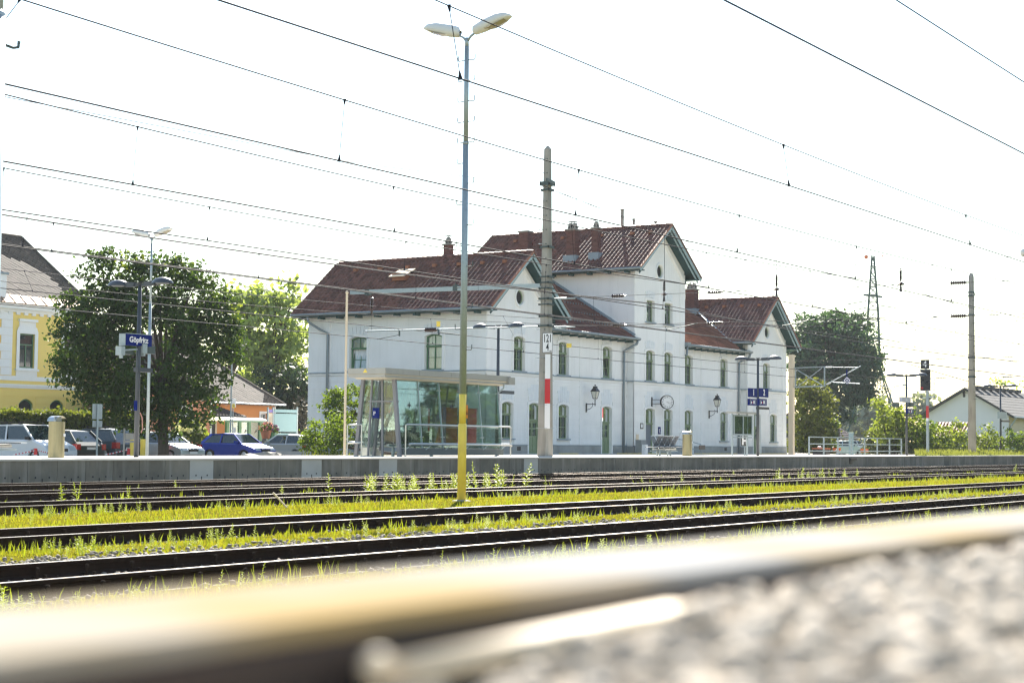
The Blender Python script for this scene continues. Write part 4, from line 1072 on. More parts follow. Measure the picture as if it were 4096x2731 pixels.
# lattice pylon
def pylon():
    Y0 = 100.0
    bx, tx = atY(*m5(1060, 1060), Y0), atY(*m4(1055, 695), Y0)
    cx = tx.x; H = tx.z
    t = thing('lattice_pylon', 'tall green lattice power pylon rising behind the chestnut tree', 'power pylon', (cx, Y0, -.7))
    def hw(z):                                  # half width at height
        if z > H*.72: return .16+(H-z)/(H*.28)*.62
        if z > H*.42: return .78+(H*.72-z)/(H*.30)*.30
        return 1.08+(H*.42-z)/(H*.42+.7)*4.2
    cr = math.radians(25)
    def P(i, z):
        a = cr+math.pi/4+i*math.pi/2; r = hw(z)*1.414
        return V3((cx+r*math.cos(a), Y0+r*math.sin(a), z))
    zs = [-.7, H*.16, H*.30, H*.42]+[H*(.42+.30*k/6) for k in range(1, 7)]+[H*(.72+.28*k/7) for k in range(1, 8)]
    M['pylon'] = mat('green pylon steel', (0.02, 0.07, 0.058), 0.8, 0.2, 4.0)
    for i in range(4):
        m = MB(); m.tube([P(i, z) for z in zs], .13, 5); m.build('corner_leg', M['pylon'], t)
    for k in range(len(zs)-1):
        m = MB()
        for i in range(4):
            j = (i+1) % 4; w = .085
            m.bar(P(i, zs[k]), P(j, zs[k+1]), w, w); m.bar(P(j, zs[k]), P(i, zs[k+1]), w, w)
            if k: m.bar(P(i, zs[k]), P(j, zs[k]), w, w)
        m.build('lattice_bay', M['pylon'], t, kind='stuff')
    for za, L in ((atY(*m5(1060, -145), Y0).z, 2.6), (atY(*m5(1060, 215), Y0).z, 2.6)):
        m = MB(); m.bar((cx-L*.75, Y0+L*.3, za), (cx+L*.75, Y0-L*.3, za-.1), .25, .3); m.build('cross_arm', M['pylon'], t)
    m = MB(); m.bar((cx-1, Y0+.3, H), (cx+1, Y0-.3, H), .06, .06); m.build('top_arm', M['pylon'], t)
    return cx, Y0, H, t
pcx, pcy, pH, pyl = pylon()
M['orange_ball'] = mat('orange marker ball', (0.75, 0.18, 0.05), 0.5, 0.05, 2.0)
a = atY(*m4(997, 703), pcy); m = MB(); m.ball(a, .33, n=14); o = tag(m.build('marker_ball', M['orange_ball'], smooth=True), 'larger orange marker ball left of the pylon top', 'marker ball')
a2 = atY(*m4(1135, 697), pcy+30); m = MB(); m.ball(a2, .2, n=12); tag(m.build('marker_ball', M['orange_ball'], smooth=True), 'small orange marker ball right of the pylon top', 'marker ball')
# power line conductors from the pylon
t = thing('power_line', 'thin power cables leaving the lattice pylon to both sides', 'power line', (pcx, pcy, 20))
for (pa, pb, nm) in ((m4(820, 1112), m4(1000, 1080), 'rod'), (m4(1110, 1118), m4(1250, 1140), 'rod'), (m4(938, 1150), m4(1000, 1138), 'rod'), (m5(1120, 222), m5(1300, 257), 'rod')):
    m = MB(); m.tube([atY(*pa, pcy-1), atY(*pb, pcy-1)], .075, 6); m.build('insulator_string', M['pylon'], t)
for pa, pb, sag in ((m4(820, 1112), m4(-400, 1260), 2), (m4(1250, 1140), m4(2600, 1290), 2), (m5(1300, 257), m5(2700, 330), 2)):
    A, B = atY(*pa, pcy-1), atY(*pb, pcy+12); m = MB()
    m.tube([A+(B-A)*s-V3((0, 0, sag*4*s*(1-s)*.3)) for s in np.linspace(0, 1, 12)], .012, 5); m.build('cable', M['wire'], t)
A, B = a, a2
m = MB(); m.tube([A+V3((-60, -30, 3)), A, V3((pcx, pcy, pH)), B, B+V3((90, 30, 6))], .012, 5); m.build('cable', M['wire'], t)

# ================================================================== LAMPS, SIGNS AND FURNITURE ON THE PLATFORM
def cobra_lamp(name, label, base, H, arm, rp, yellow=None, hooks=True, headL=1.0, tilt=.18, group=None):
    """tall pole with two flat street lamp heads along +-Y"""
    bx, by, bz = base
    t = thing(name, label, 'lamp post', base, group)
    m = MB()
    if yellow:
        zy, zs = yellow
        m.tube([(bx, by, bz), (bx, by, zs), (bx, by, zs+.02)], [rp*1.12, rp*1.12, rp*.95], 16); m.build('pole_sleeve', M['yellow'], t, smooth=True)
        m = MB(); m.tube([(bx, by, zs), (bx, by, zy)], rp*.93, 16); m.build('painted_band', M['yellow'], t, smooth=True)
        z0 = zy
    else: z0 = bz
    zm = z0+(H-z0)*.70
    m = MB(); m.tube([(bx, by, z0), (bx, by, zm)], [rp*.93, rp*.80], 16); m.tube([(bx, by, zm-.05), (bx, by, zm), (bx, by, zm+.01)], [rp*.83, rp*.83, rp*.66], 16); m.tube([(bx, by, zm), (bx, by, H-.25)], [rp*.66, rp*.62], 16)
    m.tube([(bx, by, H-.25), (bx, by, H-.05)], [rp*.55, rp*.5], 12)
    m.build('pole', M['galv'], t, smooth=True)
    for s in (1, -1):
        m = MB(); m.tube([(bx, by, H-.15), (bx, by+s*.10, H-.03), (bx, by+s*arm, H+.02+arm*tilt)], rp*.32, 8); m.build('lamp_arm', M['galv'], t, smooth=True)
        d = V3((0, s, tilt)).normalized(); up = V3((0, -s*tilt, 1)).normalized(); sd = V3((1, 0, 0))
        o = V3((bx, by+s*(arm-.12), H+.02+arm*tilt))
        k = headL
        secs = [(0, .05, .05, -.05), (.04, .10, .11, -.10), (.28, .125, .16, -.11), (.60, .145, .17, -.08), (.80, .13, .13, -.045), (.90, .08, .05, -.025), (.93, .03, .0, -.015)]
        vs = []; n = 10
        for (l, w, hu, hd) in secs:
            for q in range(n):
                a = 2*math.pi*q/n; c, sn = math.cos(a), math.sin(a)
                vs.append(o+d*(l*k)+sd*(w*k*c)+up*((hu if sn > 0 else -hd)*k*sn))
        m = MB(); m.add(vs, [(i*n+j, i*n+(j+1) % n, (i+1)*n+(j+1) % n, (i+1)*n+j) for i in range(len(secs)-1) for j in range(n)]+[tuple(range(n)), tuple(range((len(secs)-1)*n, len(secs)*n))])
        hd = m.build('lamp_head', M['off_white'], t, smooth=True)
        m = MB(); gl = [(.30, .10, -.088), (.45, .125, -.10), (.62, .13, -.085), (.80, .10, -.05)]
        vs = []
        for (l, w, h) in gl: vs += [o+d*(l*k)+sd*(-w*k)+up*(h*k*.8), o+d*(l*k)+up*(h*k*1.12), o+d*(l*k)+sd*(w*k)+up*(h*k*.8)]
        m.add(vs, [(3*i+j, 3*i+j+1, 3*i+j+4, 3*i+j+3) for i in range(3) for j in range(2)])
        m.build('lamp_glass', mat('lamp glass', (0.34, 0.31, 0.22), 0.12, 0.3, 9.0), hd)
    if hooks:
        z = z0+1.0; q = 0
        while z < H-.5:
            s = 1 if q % 2 else -1
            m = MB(); r = rp*.8
            for ss in ((1, -1) if z > zm else (s,)): m.tube([(bx, by+ss*r*.8, z), (bx, by+ss*(r+.14), z-.01), (bx, by+ss*(r+.16), z+.02), (bx, by+ss*(r+.16), z+.11)], .011, 5)
            m.build('climbing_hook', M['line_metal'], t, kind='stuff' if z > zm else None); z += .47; q += 1
    return t
lamp = cobra_lamp('lamp_post', 'tall galvanised double lamp post with bright yellow base in front of the station', (31.42, 21.7, -.78), 9.78, .30, .086, (1.64, .96), True, 1.12, .22)
m = MB(); fy = (V3((31.42-.085, 0, 0)), V3((0, -1, 0)), V3((0, 0, 1)), V3((-1, 0, 0)))
a = atY(1858, 1640, 21.6)
fw = (V3((31.42, 21.7-.086, 0)), V3((1, 0, 0)), V3((0, 0, 1)), V3((0, -1, 0)))
m.obox(fw, .02, .10, 1.10, 1.40, -.03, -.01); pl = m.build('warning_plate', mat('orange warning plate', (0.70, 0.22, 0.02), .5, .05, 3), lamp)
m = MB(); m.prism(fw, [(.03, 1.18), (.09, 1.18), (.06, 1.28)], -.01, -.006); m.build('warning_triangle', M['black'], pl)
# a ring of bare concrete round its foot
m = MB(); m.lathe((31.42, 21.7, -.80), [(.24, 0), (.22, .06), (.12, .08)], 14); m.build('footing', M['concrete'], lamp)
b = atY(590, 1812, 51.0)
b2 = onplat(*l1(2230, 1025))
H2 = atY(590, 945, b2.y).z
cobra_lamp('lamp_post', 'slim grey double lamp post rising through the maple tree', (b2.x, b2.y, b2.z), H2, .26, .062, None, True, .95, .2)
# pole at the left edge, near
t = thing('lamp_post', 'near grey metal pole cut by the left edge of the photo', 'metal pole', (7.13, 8.6, -.75))
m = MB(); m.tube([(7.13, 8.6, -.78), (7.125, 8.6, 3.24)], [.115, .098], 16); m.tube([(7.125, 8.6, 3.2), (7.125, 8.6, 3.26), (7.125, 8.6, 3.28)], [.098, .098, .08], 16); m.tube([(7.125, 8.6, 3.26), (7.13, 8.6, 8)], [.078, .07], 16); m.build('pole', M['galv'], t, smooth=True)
hk = [atY(6, 176, 8.55), atY(52, 192, 8.55), atY(73, 190, 8.55), atY(76, 166, 8.55)]
m = MB(); m.tube([hk[0]+V3((-.1, 0, .01)), hk[1], hk[2], hk[3]], .010, 8); m.build('climbing_hook', M['line_metal'], t)

def plat_lamp(label, base, H, armL=.62, group='dark twin lamps along the platform', scale=1.0):
    """slender dark post, two dome heads on short arms along +-Y"""
    bx, by, bz = base
    t = thing('platform_lamp', label, 'platform lamp', base, group)
    m = MB(); m.tube([(bx, by, bz), (bx, by, H*.45), (bx, by, H)], [.085, .075, .06], 12); m.build('pole', M['dark_metal'], t, smooth=True)
    m = MB(); m.tube([(bx, by, H-.06), (bx, by, H+.04)], .075, 10)
    for q in range(7): m.tube([(bx, by-.12+.04*q, H+.04), (bx, by-.12+.04*q, H+.09)], .012, 5)
    m.build('pole_cap', M['black'], t)
    for s in (1, -1):
        m = MB(); m.bar((bx, by+s*.05, H-.03), (bx, by+s*armL*.55, H-.01), .06, .07); m.bar((bx, by+s*armL*.35, H-.01), (bx, by+s*armL*1.05, H+.01), .13, .15); m.build('lamp_arm', M['dark_metal'], t)
        c = V3((bx, by+s*(armL+.34)*scale, H)); vs = []; n = 14; rings = 5
        for i in range(rings+1):
            a = math.pi/2*i/rings
            for j in range(n):
                b_ = 2*math.pi*j/n; vs.append(c+V3((.26*scale*math.cos(a)*math.cos(b_), .40*scale*math.cos(a)*math.sin(b_), .20*scale*math.sin(a)-.02)))
        fs = [(i*n+j, i*n+(j+1) % n, (i+1)*n+(j+1) % n, (i+1)*n+j) for i in range(rings) for j in range(n)]
        m = MB(); m.add(vs, fs); hd = m.build('lamp_dome', M['dark_metal'], t, smooth=True)
        m = MB(); m.lathe(c+V3((0, 0, -.035)), [(.20*scale, 0), (.22*scale, .02)], 14); m.build('lamp_glass', mat('grey lamp glass', (.12, .13, .14), .3, .1, 4), hd)
    return t
def signbox(t, fr, u0, u1, v0, v1, d, material, name='sign_panel'):
    m = MB(); m.obox(fr, u0, u1, v0, v1, -d, 0); return m.build(name, material, t)
# --- name sign post
b = onplat(*l1(2065, 1055)); H = atY(*a1(815, 425), b.y).z
gl = plat_lamp('dark twin lamp post carrying the blue Göpfritz station name sign', tuple(b), H)
yf = b.y-.10; fr = frontF(yf)
p0, p1 = atY(*a1(750, 722), yf), atY(*a1(906, 805), yf)
sb = signbox(gl, fr, p0.x, p1.x, p1.z+.02, p0.z, .22, [M['blue']], 'name_sign')
text(sb, 'Göpfritz', (p0.z-p1.z)*.66, fr, (p0.x+p1.x)/2, (p0.z+p1.z)/2+.01, M['white'], w=.003, squeeze=.96, bold=.006)
m = MB(); m.obox(fr, p0.x-.02, p0.x-.003, p1.z, p0.z+.02, -.26, .01); m.obox(fr, p0.x-.02, p1.x, p0.z, p0.z+.02, -.26, .01); m.build('sign_frame', M['galv'], sb)
m = MB(); q0, q1 = atY(*a1(735, 822), yf), atY(*a1(850, 815), yf); m.bar((q0.x, yf+.1, q0.z), (q1.x, yf+.1, q1.z), .05, .05); m.build('cross_bar', M['galv'], gl)
for ax, ay, bxx, by_ in ((718, 797, 740, 852), (848, 783, 873, 840)):
    q0, q1 = atY(*a1(ax, ay), yf), atY(*a1(bxx, by_), yf)
    m = MB(); m.box(q0.x, q1.x, yf-.05, yf+.2, q1.z, q0.z); m.box(q0.x+.06, q1.x-.05, yf-.02, yf+.1, q1.z-.09, q1.z); m.build('loudspeaker', M['galv'], gl)
for ax, ay, bxx, by_ in ((745, 822, 790, 848), (878, 795, 920, 845)):
    q0, q1 = atY(*a1(ax, ay), yf+.2), atY(*a1(bxx, by_), yf+.2)
    m = MB(); m.box(q0.x, q1.x, yf+.15, yf+.45, q1.z, q0.z); m.build('floodlight', M['line_metal'], gl)
q0, q1 = atY(*a1(822, 925), yf), atY(*a1(912, 955), yf)
m = MB(); m.box(q0.x, q1.x, yf, yf+.18, q1.z, q0.z); m.build('display_box', M['dark_metal'], gl)
q0, q1 = atY(*a1(800, 1122), b.y-.09), atY(*a1(818, 1182), b.y-.09)
m = MB(); m.box(q0.x, q1.x, b.y-.10, b.y-.088, q1.z, q0.z); m.build('small_notice', M['blue'], gl)
m = MB(); z0 = atY(*a1(825, 1195), b.y).z; m.tube([(b.x+.05, b.y-.08, z0), (b.x+.13, b.y-.09, z0-.15), (b.x+.16, b.y-.09, z0-.5), (b.x+.10, b.y-.09, z0-.62)], .018, 6); m.build('cable_loop', mat('pink cable', (.5, .25, .2), .6, .1, 3), gl)
# --- lamp behind the shelter
b = V3((59.6, 41.4, plat_z(41.4))); zt_ = atY(*m2(1632, 605), 41.4); 
pl2 = plat_lamp('dark twin lamp post standing behind the glass shelter', (zt_.x, 41.4, plat_z(41.4)), zt_.z)
q0, q1 = atY(*sh(2150, 440), 41.3), atY(*sh(2318, 492), 41.3)
m = MB(); m.box(q0.x, q1.x, 41.2, 41.4, q1.z, q0.z); m.build('display_box', M['dark_metal'], pl2)
# --- 1 | 2 sign post
b = onplat(*p4(1785, 1082)); H = atY(*m5(68, 400), b.y).z
pl3 = plat_lamp('dark twin lamp post with blue platform signs 1 and 2', tuple(b), H)
yf = b.y-.10; fr = frontF(yf)
def sgn(ax, ay, bx_, by_, s=None, size=.75, nm='platform_number_sign', conv=p4):
    q0, q1 = atY(*conv(ax, ay), yf), atY(*conv(bx_, by_), yf)
    o = signbox(pl3, fr, q0.x, q1.x, q1.z, q0.z, .10, M['blue'], nm)
    if s: text(o, s, (q0.z-q1.z)*.95, fr, (q0.x+q1.x)/2+.02, (q0.z+q1.z)/2, M['white'], w=.003, bold=.012)
    else:                                       # white pictogram of a ticket machine and a person
        w, h = q1.x-q0.x, q0.z-q1.z; m = MB(); x0, z0 = q0.x, q1.z
        m.holed(fr, [(x0+w*.14, z0+h*.14), (x0+w*.86, z0+h*.14), (x0+w*.86, z0+h*.86), (x0+w*.14, z0+h*.86)], [[(x0+w*.16, z0+h*.16), (x0+w*.84, z0+h*.16), (x0+w*.84, z0+h*.84), (x0+w*.16, z0+h*.84)]], .002, .004)
        m.obox(fr, x0+w*.24, x0+w*.36, z0+h*.28, z0+h*.62, .001, .004); m.obox(fr, x0+w*.56, x0+w*.74, z0+h*.28, z0+h*.74, .001, .004)
        m.build('pictogram', M['white'], o, kind='stuff')
        m = MB(); m.obox(fr, x0+w*.42, x0+w*.52, z0+h*.36, z0+h*.56, .001, .004); m.build('pictogram_red', M['red'], o)
    return o
sgn(1675, 172, 1778, 300, '1'); sgn(1806, 172, 1928, 300, '2')
sgn(1670, 315, 1768, 410, None, nm='pictogram_sign'); sgn(1800, 315, 1905, 412, None, nm='pictogram_sign')
q0, q1 = atY(*p4(1803, 425), yf), atY(*p4(1938, 464), yf); m = MB(); m.box(q0.x, q1.x, yf, yf+.18, q1.z, q0.z); m.build('display_box', M['black'], pl3)
# --- lamp at the right with white sign
b = onplat(*m5(1345, 1225)); H = atY(*m5(1340, 540), b.y).z
pl3 = plat_lamp('dark twin lamp post with grey sign back and small blue sign near the signal', tuple(b), H)
yf = b.y-.10; fr = frontF(yf)
q0, q1 = atY(*m5(1306, 722), yf), atY(*m5(1380, 773), yf)
nb = signbox(pl3, fr, q0.x, q1.x, q1.z, q0.z, .2, [mat('pale sign face', (.45, .47, .55), .25, .1, 3)], 'name_sign')
text(nb, 'Göpfritz', (q0.z-q1.z)*.5, fr, (q0.x+q1.x)/2+.05, (q0.z+q1.z)/2, M['white'], w=.003, squeeze=.6)
sgn(1350, 822, 1405, 870, None, nm='pictogram_sign', conv=m5)
q0, q1 = atY(*m5(1350, 875), yf), atY(*m5(1420, 895), yf); m = MB(); m.box(q0.x, q1.x, yf, yf+.18, q1.z, q0.z); m.build('display_box', M['black'], pl3)
q0, q1 = atY(*m5(1262, 785), yf), atY(*m5(1400, 785), yf); m = MB(); m.bar((q0.x, yf+.1, q0.z), (q1.x, yf+.1, q1.z), .03, .03); m.build('cross_bar', M['galv'], pl3)
for xx in (1264, 1388):
    q0, q1 = atY(*m5(xx-12, 770), yf), atY(*m5(xx+12, 812), yf); m = MB(); m.box(q0.x, q1.x, yf-.05, yf+.25, q1.z, q0.z); m.build('loudspeaker', M['line_metal'], pl3)
b = atY(*m5(2153, 1205), 40.5); H = atY(*m5(2150, 633), 40.5).z
pl4 = plat_lamp('dark twin lamp post in the grass right of the round mast', tuple(b), H)
q0, q1 = atY(*m5(2130, 850), 40.4), atY(*m5(2195, 912), 40.4); m = MB(); m.box(q0.x, q1.x, 40.3, 40.45, q1.z, q0.z); m.build('sign_back', M['galv'], pl4)
q0, q1 = atY(*m5(2155, 922), 40.4), atY(*m5(2220, 940), 40.4); m = MB(); m.box(q0.x, q1.x, 40.3, 40.45, q1.z, q0.z); m.build('display_box', M['black'], pl4)
# lamp head peeping in at the right edge
q = atY(4096, 1012, 36.5)
t = thing('lamp_post', 'pale lamp head just entering at the right edge of the photo', 'lamp post', (q.x+.9, 36.5, 0))
m = MB(); m.tube([(q.x+.9, 36.5, 0), (q.x+.9, 36.5, q.z-.1), (q.x+.5, 36.5, q.z)], .06, 8); m.build('pole', M['galv'], t)
m = MB(); m.ball((q.x+.12, 36.5, q.z+.05), .55, .3, .35, 12); m.build('lamp_head', M['off_white'], t, smooth=True)

# --- glass shelter
sy0, sy1 = 39.05, 41.15
pA = atY(*sh(810, 1328), sy0); 
SX0 = atY(*sh(800, 1300), sy0).x; SX1 = atY(*sh(2180, 1300), sy0).x
ztop = 2.93
S = thing('platform_shelter', 'glass platform shelter with leaning grey frames and flat grey roof', 'shelter', ((SX0+SX1)/2, sy0, plat_z(sy0)))
M['frame_grey'] = mat('grey shelter frame', (0.20, 0.20, 0.215), 0.45, 0.08, 8.0)
M['fascia'] = mat('shelter fascia sheet', (0.38, 0.37, 0.34), 0.4, 0.12, 3.0, metal=0.3)
lean = .30
def leg(xb, yb, xt, yt, w=.15):
    m = MB(); m.bar((xb, yb, plat_z(yb)-.02), (xt, yt, ztop+.02), w, .12, up=(1, 0, 0)); m.build('leg', M['frame_grey'], S)
leg(SX0, sy0, SX0, sy0+lean); leg(SX0, sy1, SX0, sy1-lean)
leg(SX1-.1, sy1, SX1-.1, sy1-lean, .1)
leg(SX0+1.0, sy1-.1, SX0+1.0, sy1-lean-.1, .10)
# end-face posts and door frame
for yb in (sy0+.85, sy0+1.55):
    m = MB(); yt = yb+(lean*(1-(yb-sy0)/(sy1-sy0)*2)); m.bar((SX0+.05, yb, plat_z(yb)), (SX0+.05, yt, ztop), .07, .07, up=(1, 0, 0)); m.build('post', M['frame_grey'], S)
m = MB(); m.bar((SX0+.05, sy0+.12, 2.1), (SX0+.05, sy0+1.55, 2.1), .05, .06, up=(1, 0, 0)); m.build('door_head', M['frame_grey'], S)
# roof
rx0, rx1, ry0, ry1 = SX0-.98, SX1+.55, sy0-.02, sy1-.30
m = MB(); m.box(rx0+.02, rx1-.02, ry0+.04, ry1-.02, ztop+.06, ztop+.40); m.build('roof', M['fascia'], S)
m = MB()
m.add([(rx0, ry0, ztop+.18), (rx1, ry0, ztop+.18), (rx1, ry1, ztop+.18), (rx0, ry1, ztop+.18), (rx0+.35, ry0+.2, ztop), (rx1-.3, ry0+.2, ztop), (rx1-.3, ry1-.2, ztop), (rx0+.35, ry1-.2, ztop)], [(0, 1, 5, 4), (1, 2, 6, 5), (2, 3, 7, 6), (3, 0, 4, 7), (4, 5, 6, 7)])
m.build('roof_soffit', mat('beige shelter soffit', (.52, .47, .36), .6, .06, 3), S)
npan = 8; dx = (rx1-rx0)/npan
for k in range(npan):
    m = MB(); m.box(rx0+k*dx+.006, rx0+(k+1)*dx-.006, ry0-.012, ry0+.03, ztop+.19, ztop+.41); m.build('fascia_panel', M['fascia'], S)
m = MB(); m.box(rx0-.012, rx0+.02, ry0, ry1, ztop+.19, ztop+.41); e = m.build('fascia_panel', M['fascia'], S)
m = MB(); m.prism((V3((rx0-.016, 0, 0)), V3((0, -1, 0)), V3((0, 0, 1)), V3((-1, 0, 0))), [(-sy1+1.05, ztop+.24), (-sy1+1.27, ztop+.24), (-sy1+1.16, ztop+.38)], 0, .004); m.build('warning_sticker', M['yellow'], e)
m = MB(); m.box(rx1-.25, rx1+.2, ry0-.1, ry0+.2, ztop+.06, ztop+.36); m.build('gutter_end', M['fascia'], S)
m = MB(); m.tube([(rx1-.35, ry0+.1, ztop+.1), (rx1-.35, ry0+.12, ztop-.1), (rx1-.5, ry0+.3, ztop-.3), (rx1-.5, ry0+.3, 1.4)], .035, 8); m.build('downpipe', M['galv'], S)
# long glazed side, five leaning panes with mullions
def sidept(x, s, z, y0): 
    k = (z)/(ztop); return V3((x, y0+s*lean*k, z))
zb0 = .32; npn = 5; gx = np.linspace(SX0+.1, SX1, npn+1)
for k in range(npn):
    for (yy, s) in ((sy0, 1), (sy1, -1)):
        m = MB(); a, b_ = gx[k]+.02, gx[k+1]-.02
        A, B, C, D_ = sidept(a, s, zb0, yy), sidept(b_, s, zb0, yy), sidept(b_, s, ztop, yy), sidept(a, s, ztop, yy)
        nn = V3((0, s*.012, 0)); m.add([A, B, C, D_, A+nn, B+nn, C+nn, D_+nn], [(0, 1, 2, 3), (7, 6, 5, 4), (0, 4, 5, 1), (1, 5, 6, 2), (2, 6, 7, 3), (3, 7, 4, 0)])
        po = m.build('glass_pane', M['shelter_glass'], S)
        if yy == sy0 and k in (0, 2):             # bird silhouette sticker
            m = MB(); c = sidept((a+b_)/2+.05, s, 1.95, yy)+V3((0, -.006, 0)); ff = (c, V3((1, 0, 0)), V3((0, s*.1, 1)).normalized(), V3((0, -1, 0)))
            m.prism(ff, [(-.02, -.12), (.03, -.02), (.16, .0), (.04, .05), (.05, .16), (-.02, .06), (-.14, -.02), (-.03, .0)], 0, .003); m.build('bird_sticker', M['black'], po)
for k in range(1, npn+1):
    m = MB(); m.bar(sidept(gx[k], 1, 0.2, sy0), sidept(gx[k], 1, ztop, sy0), .035, .05, up=(0, 1, 0)); m.build('mullion', M['galv'], S)
    m = MB(); m.bar(sidept(gx[k]-.02, -1, 0.2, sy1), sidept(gx[k]-.02, -1, ztop, sy1), .05, .07, up=(0, 1, 0)); m.build('mullion', M['frame_grey'], S)
    for zz in (.75, 2.6):
        m = MB(); c = sidept(gx[k], 1, zz, sy0)
        for q in (-.09, .09): m.lathe(c+V3((q, -.03, 0)), [(.025, 0), (.025, .03)], 6, axis=(0, 1, 0))
        m.build('glass_clamp', M['steel'], S, kind='stuff')
# far end pane, base box, rails
m = MB(); m.add([(SX1-.05, sy0+.05, zb0), (SX1-.05, sy1-.05, zb0), (SX1-.05, sy1-lean, ztop), (SX1-.05, sy0+lean, ztop)], [(0, 1, 2, 3)]); m.build('glass_pane', M['shelter_glass'], S)
for ya, yb in ((sy0+1.6, sy1-.1), (sy0+.1, sy0+.8)):
    m = MB(); f = lambda y, z: (SX0+.06, y+lean*(1-(y-sy0)/(sy1-sy0)*2)*z/ztop, z)
    m.add([f(ya, .5), f(yb, .5), f(yb, ztop), f(ya, ztop)], [(0, 1, 2, 3)]); m.build('glass_pane', M['shelter_glass'], S)
m = MB(); m.box(SX0+.15, SX1+.05, sy0-.03, sy0+.12, .03, .30); m.build('base_beam', mat('shelter base beam', (.10, .12, .12), .6, .15, 3), S)
for z, yy, nm, xx0 in ((1.22, sy0-.18, 'hand_rail', SX0+.15), (.47, sy0-.22, 'bumper_rail', SX0+.30)):
    m = MB(); m.tube([(xx0, yy, z-.05 if z < 1 else z-.03), (xx0+.06, yy, z), (SX1+.30, yy, z), (SX1+.36, yy, z-.05)], .035 if z > 1 else .05, 8); m.build(nm, M['steel'], S, smooth=True)
for x in (SX0+.13, SX1+.36):
    m = MB(); m.tube([(x, sy0-.18, 1.2), (x, sy0-.18, 0)], .03, 8); m.build('rail_post', M['steel'], S)
for x in np.linspace(SX0+.5, SX1, 6):
    m = MB(); m.bar((x, sy0-.2, .45), (x-.15, sy0-.02, .25), .04, .03); m.build('rail_bracket', M['galv'], S)
# left rails between the legs
lx = SX0-.25
for z in (1.2, .5):
    m = MB(); m.tube([(lx, sy1+.25, z-.03), (lx, sy1+.15, z), (lx, sy0+1.65, z)], .03 if z > 1 else .05, 8); m.build('hand_rail', M['steel'], S, smooth=True)
for yy in (sy1+.25, sy0+1.65):
    m = MB(); m.tube([(lx, yy, 1.2), (lx, yy, plat_z(yy))], .03, 8); m.build('rail_post', M['steel'], S)
# inside: posters, seats, notice board
inner = sy1-.35
def poster(xa, xb, z0, z1, mt, y=inner, nm='poster'):
    m = MB(); m.box(xa, xb, y, y+.04, z0, z1); return m.build(nm, mt, S)
def shx(px, y=inner): return atY(1360+px/3.36, 1700, y).x
def shz(py, px=1500, y=inner): return atY(1360+px/3.36, 1430+py/3.36, y).z
M['poster_o'] = mat('orange red poster print', (.42, .09, .012), .4, .5, 2.2, dirt=(.55, .20, .02), dscale=1.6, damt=.9)
M['poster_p'] = mat('pink red poster print', (.62, .03, .09), .4, .3, 3.0, dirt=(.75, .12, .2), dscale=2.0, damt=.5)
poster(shx(1432), shx(1580), shz(1160), shz(670), M['poster_o']); poster(shx(1722), shx(1840), shz(1165), shz(672), M['poster_p'])
pn = poster(shx(1390), shx(1430), shz(1150), shz(665), mat('mauve poster edge', (.35, .25, .40), .5, .1, 2))
tm = poster(shx(1112), shx(1208), shz(1000), shz(690), M['white'], nm='timetable')
m = MB(); m.box(shx(1186), shx(1208), inner-.004, inner-.001, shz(996), shz(692)); m.build('timetable_edge', M['red'], tm)
for px in (1095, 1250, 1000, 870):
    m = MB(); m.box(shx(px), shx(px)+.09, inner-.03, inner+.03, .1, shz(505 if px > 900 else 480)); m.build('inner_post', M['frame_grey'], S)
poster(shx(1095), shx(1340), shz(535), shz(505), M['frame_grey'], nm='inner_rail')
sg = signbox(S, leftF(SX0-.02), sy0+1.0, sy0+1.32, 1.45, 1.85, .03, M['blue'], 'parking_sign')
text(sg, 'P', .22, (V3((SX0-.02, 0, 0)), V3((0, -1, 0)), V3((0, 0, 1)), V3((-1, 0, 0))), -(sy0+1.22), 1.63, M['white'], w=.003)
for k in range(5):
    x = SX0+1.2+k*.62
    m = MB(); m.box(x, x+.5, inner-.55, inner-.15, .46, .49); m.box(x, x+.5, inner-.14, inner-.10, .49, .95); m.build('seat', M['dark_metal'], S)
m = MB(); m.box(SX0+1.1, SX0+4.4, inner-.4, inner-.3, .36, .44); m.box(SX0+1.4, SX0+1.48, inner-.4, inner-.3, -.02, .36); m.box(SX0+4.0, SX0+4.08, inner-.4, inner-.3, -.02, .36); m.build('seat_beam', M['galv'], S)

# --- bins
def hexbin(b):
    t = thing('litter_bin', 'angular stainless litter bin with blue sticker beside the shelter', 'litter bin', tuple(b))
    x, y, z = b; w, d = .30, .26; fr = (V3((x, y, z)), V3((1, 0, 0)), V3((0, 1, 0)), V3((0, 0, 1)))
    pl_ = [(-w, -d*.5), (-w*.45, -d), (w, -d), (w, d*.6), (w*.5, d), (-w, d)]
    m = MB(); m.prism(fr, pl_, .0, .98); m.build('body', M['steel'], t)
    m = MB(); lo = pl_; hi = [(u*.62, v*.62) for u, v in pl_]; n = len(lo)
    m.add([(x+u, y+v, z+.98) for u, v in lo]+[(x+u, y+v, z+1.22) for u, v in hi], [(i, (i+1) % n, n+(i+1) % n, n+i) for i in range(n)]+[tuple(range(n, 2*n))])
    m.prism(fr, hi, 1.22, 1.40); m.build('hood', M['galv'], t)
    m = MB(); m.box(x+.05, x+.17, y-d-.004, y-d, z+.72, z+.92); st = m.build('sticker', M['blue'], t)
    m = MB(); m.box(x+.08, x+.11, y-d-.007, y-d-.004, z+.75, z+.87); m.box(x+.11, x+.145, y-d-.007, y-d-.004, z+.75, z+.80); m.build('pictogram', M['white'], st)
    m = MB(); m.box(x-w-.01, x+w+.01, y-d-.01, y+d, z, z+.05); m.build('base', M['steel'], t)
hexbin(onplat(*sh(430, 1318)))
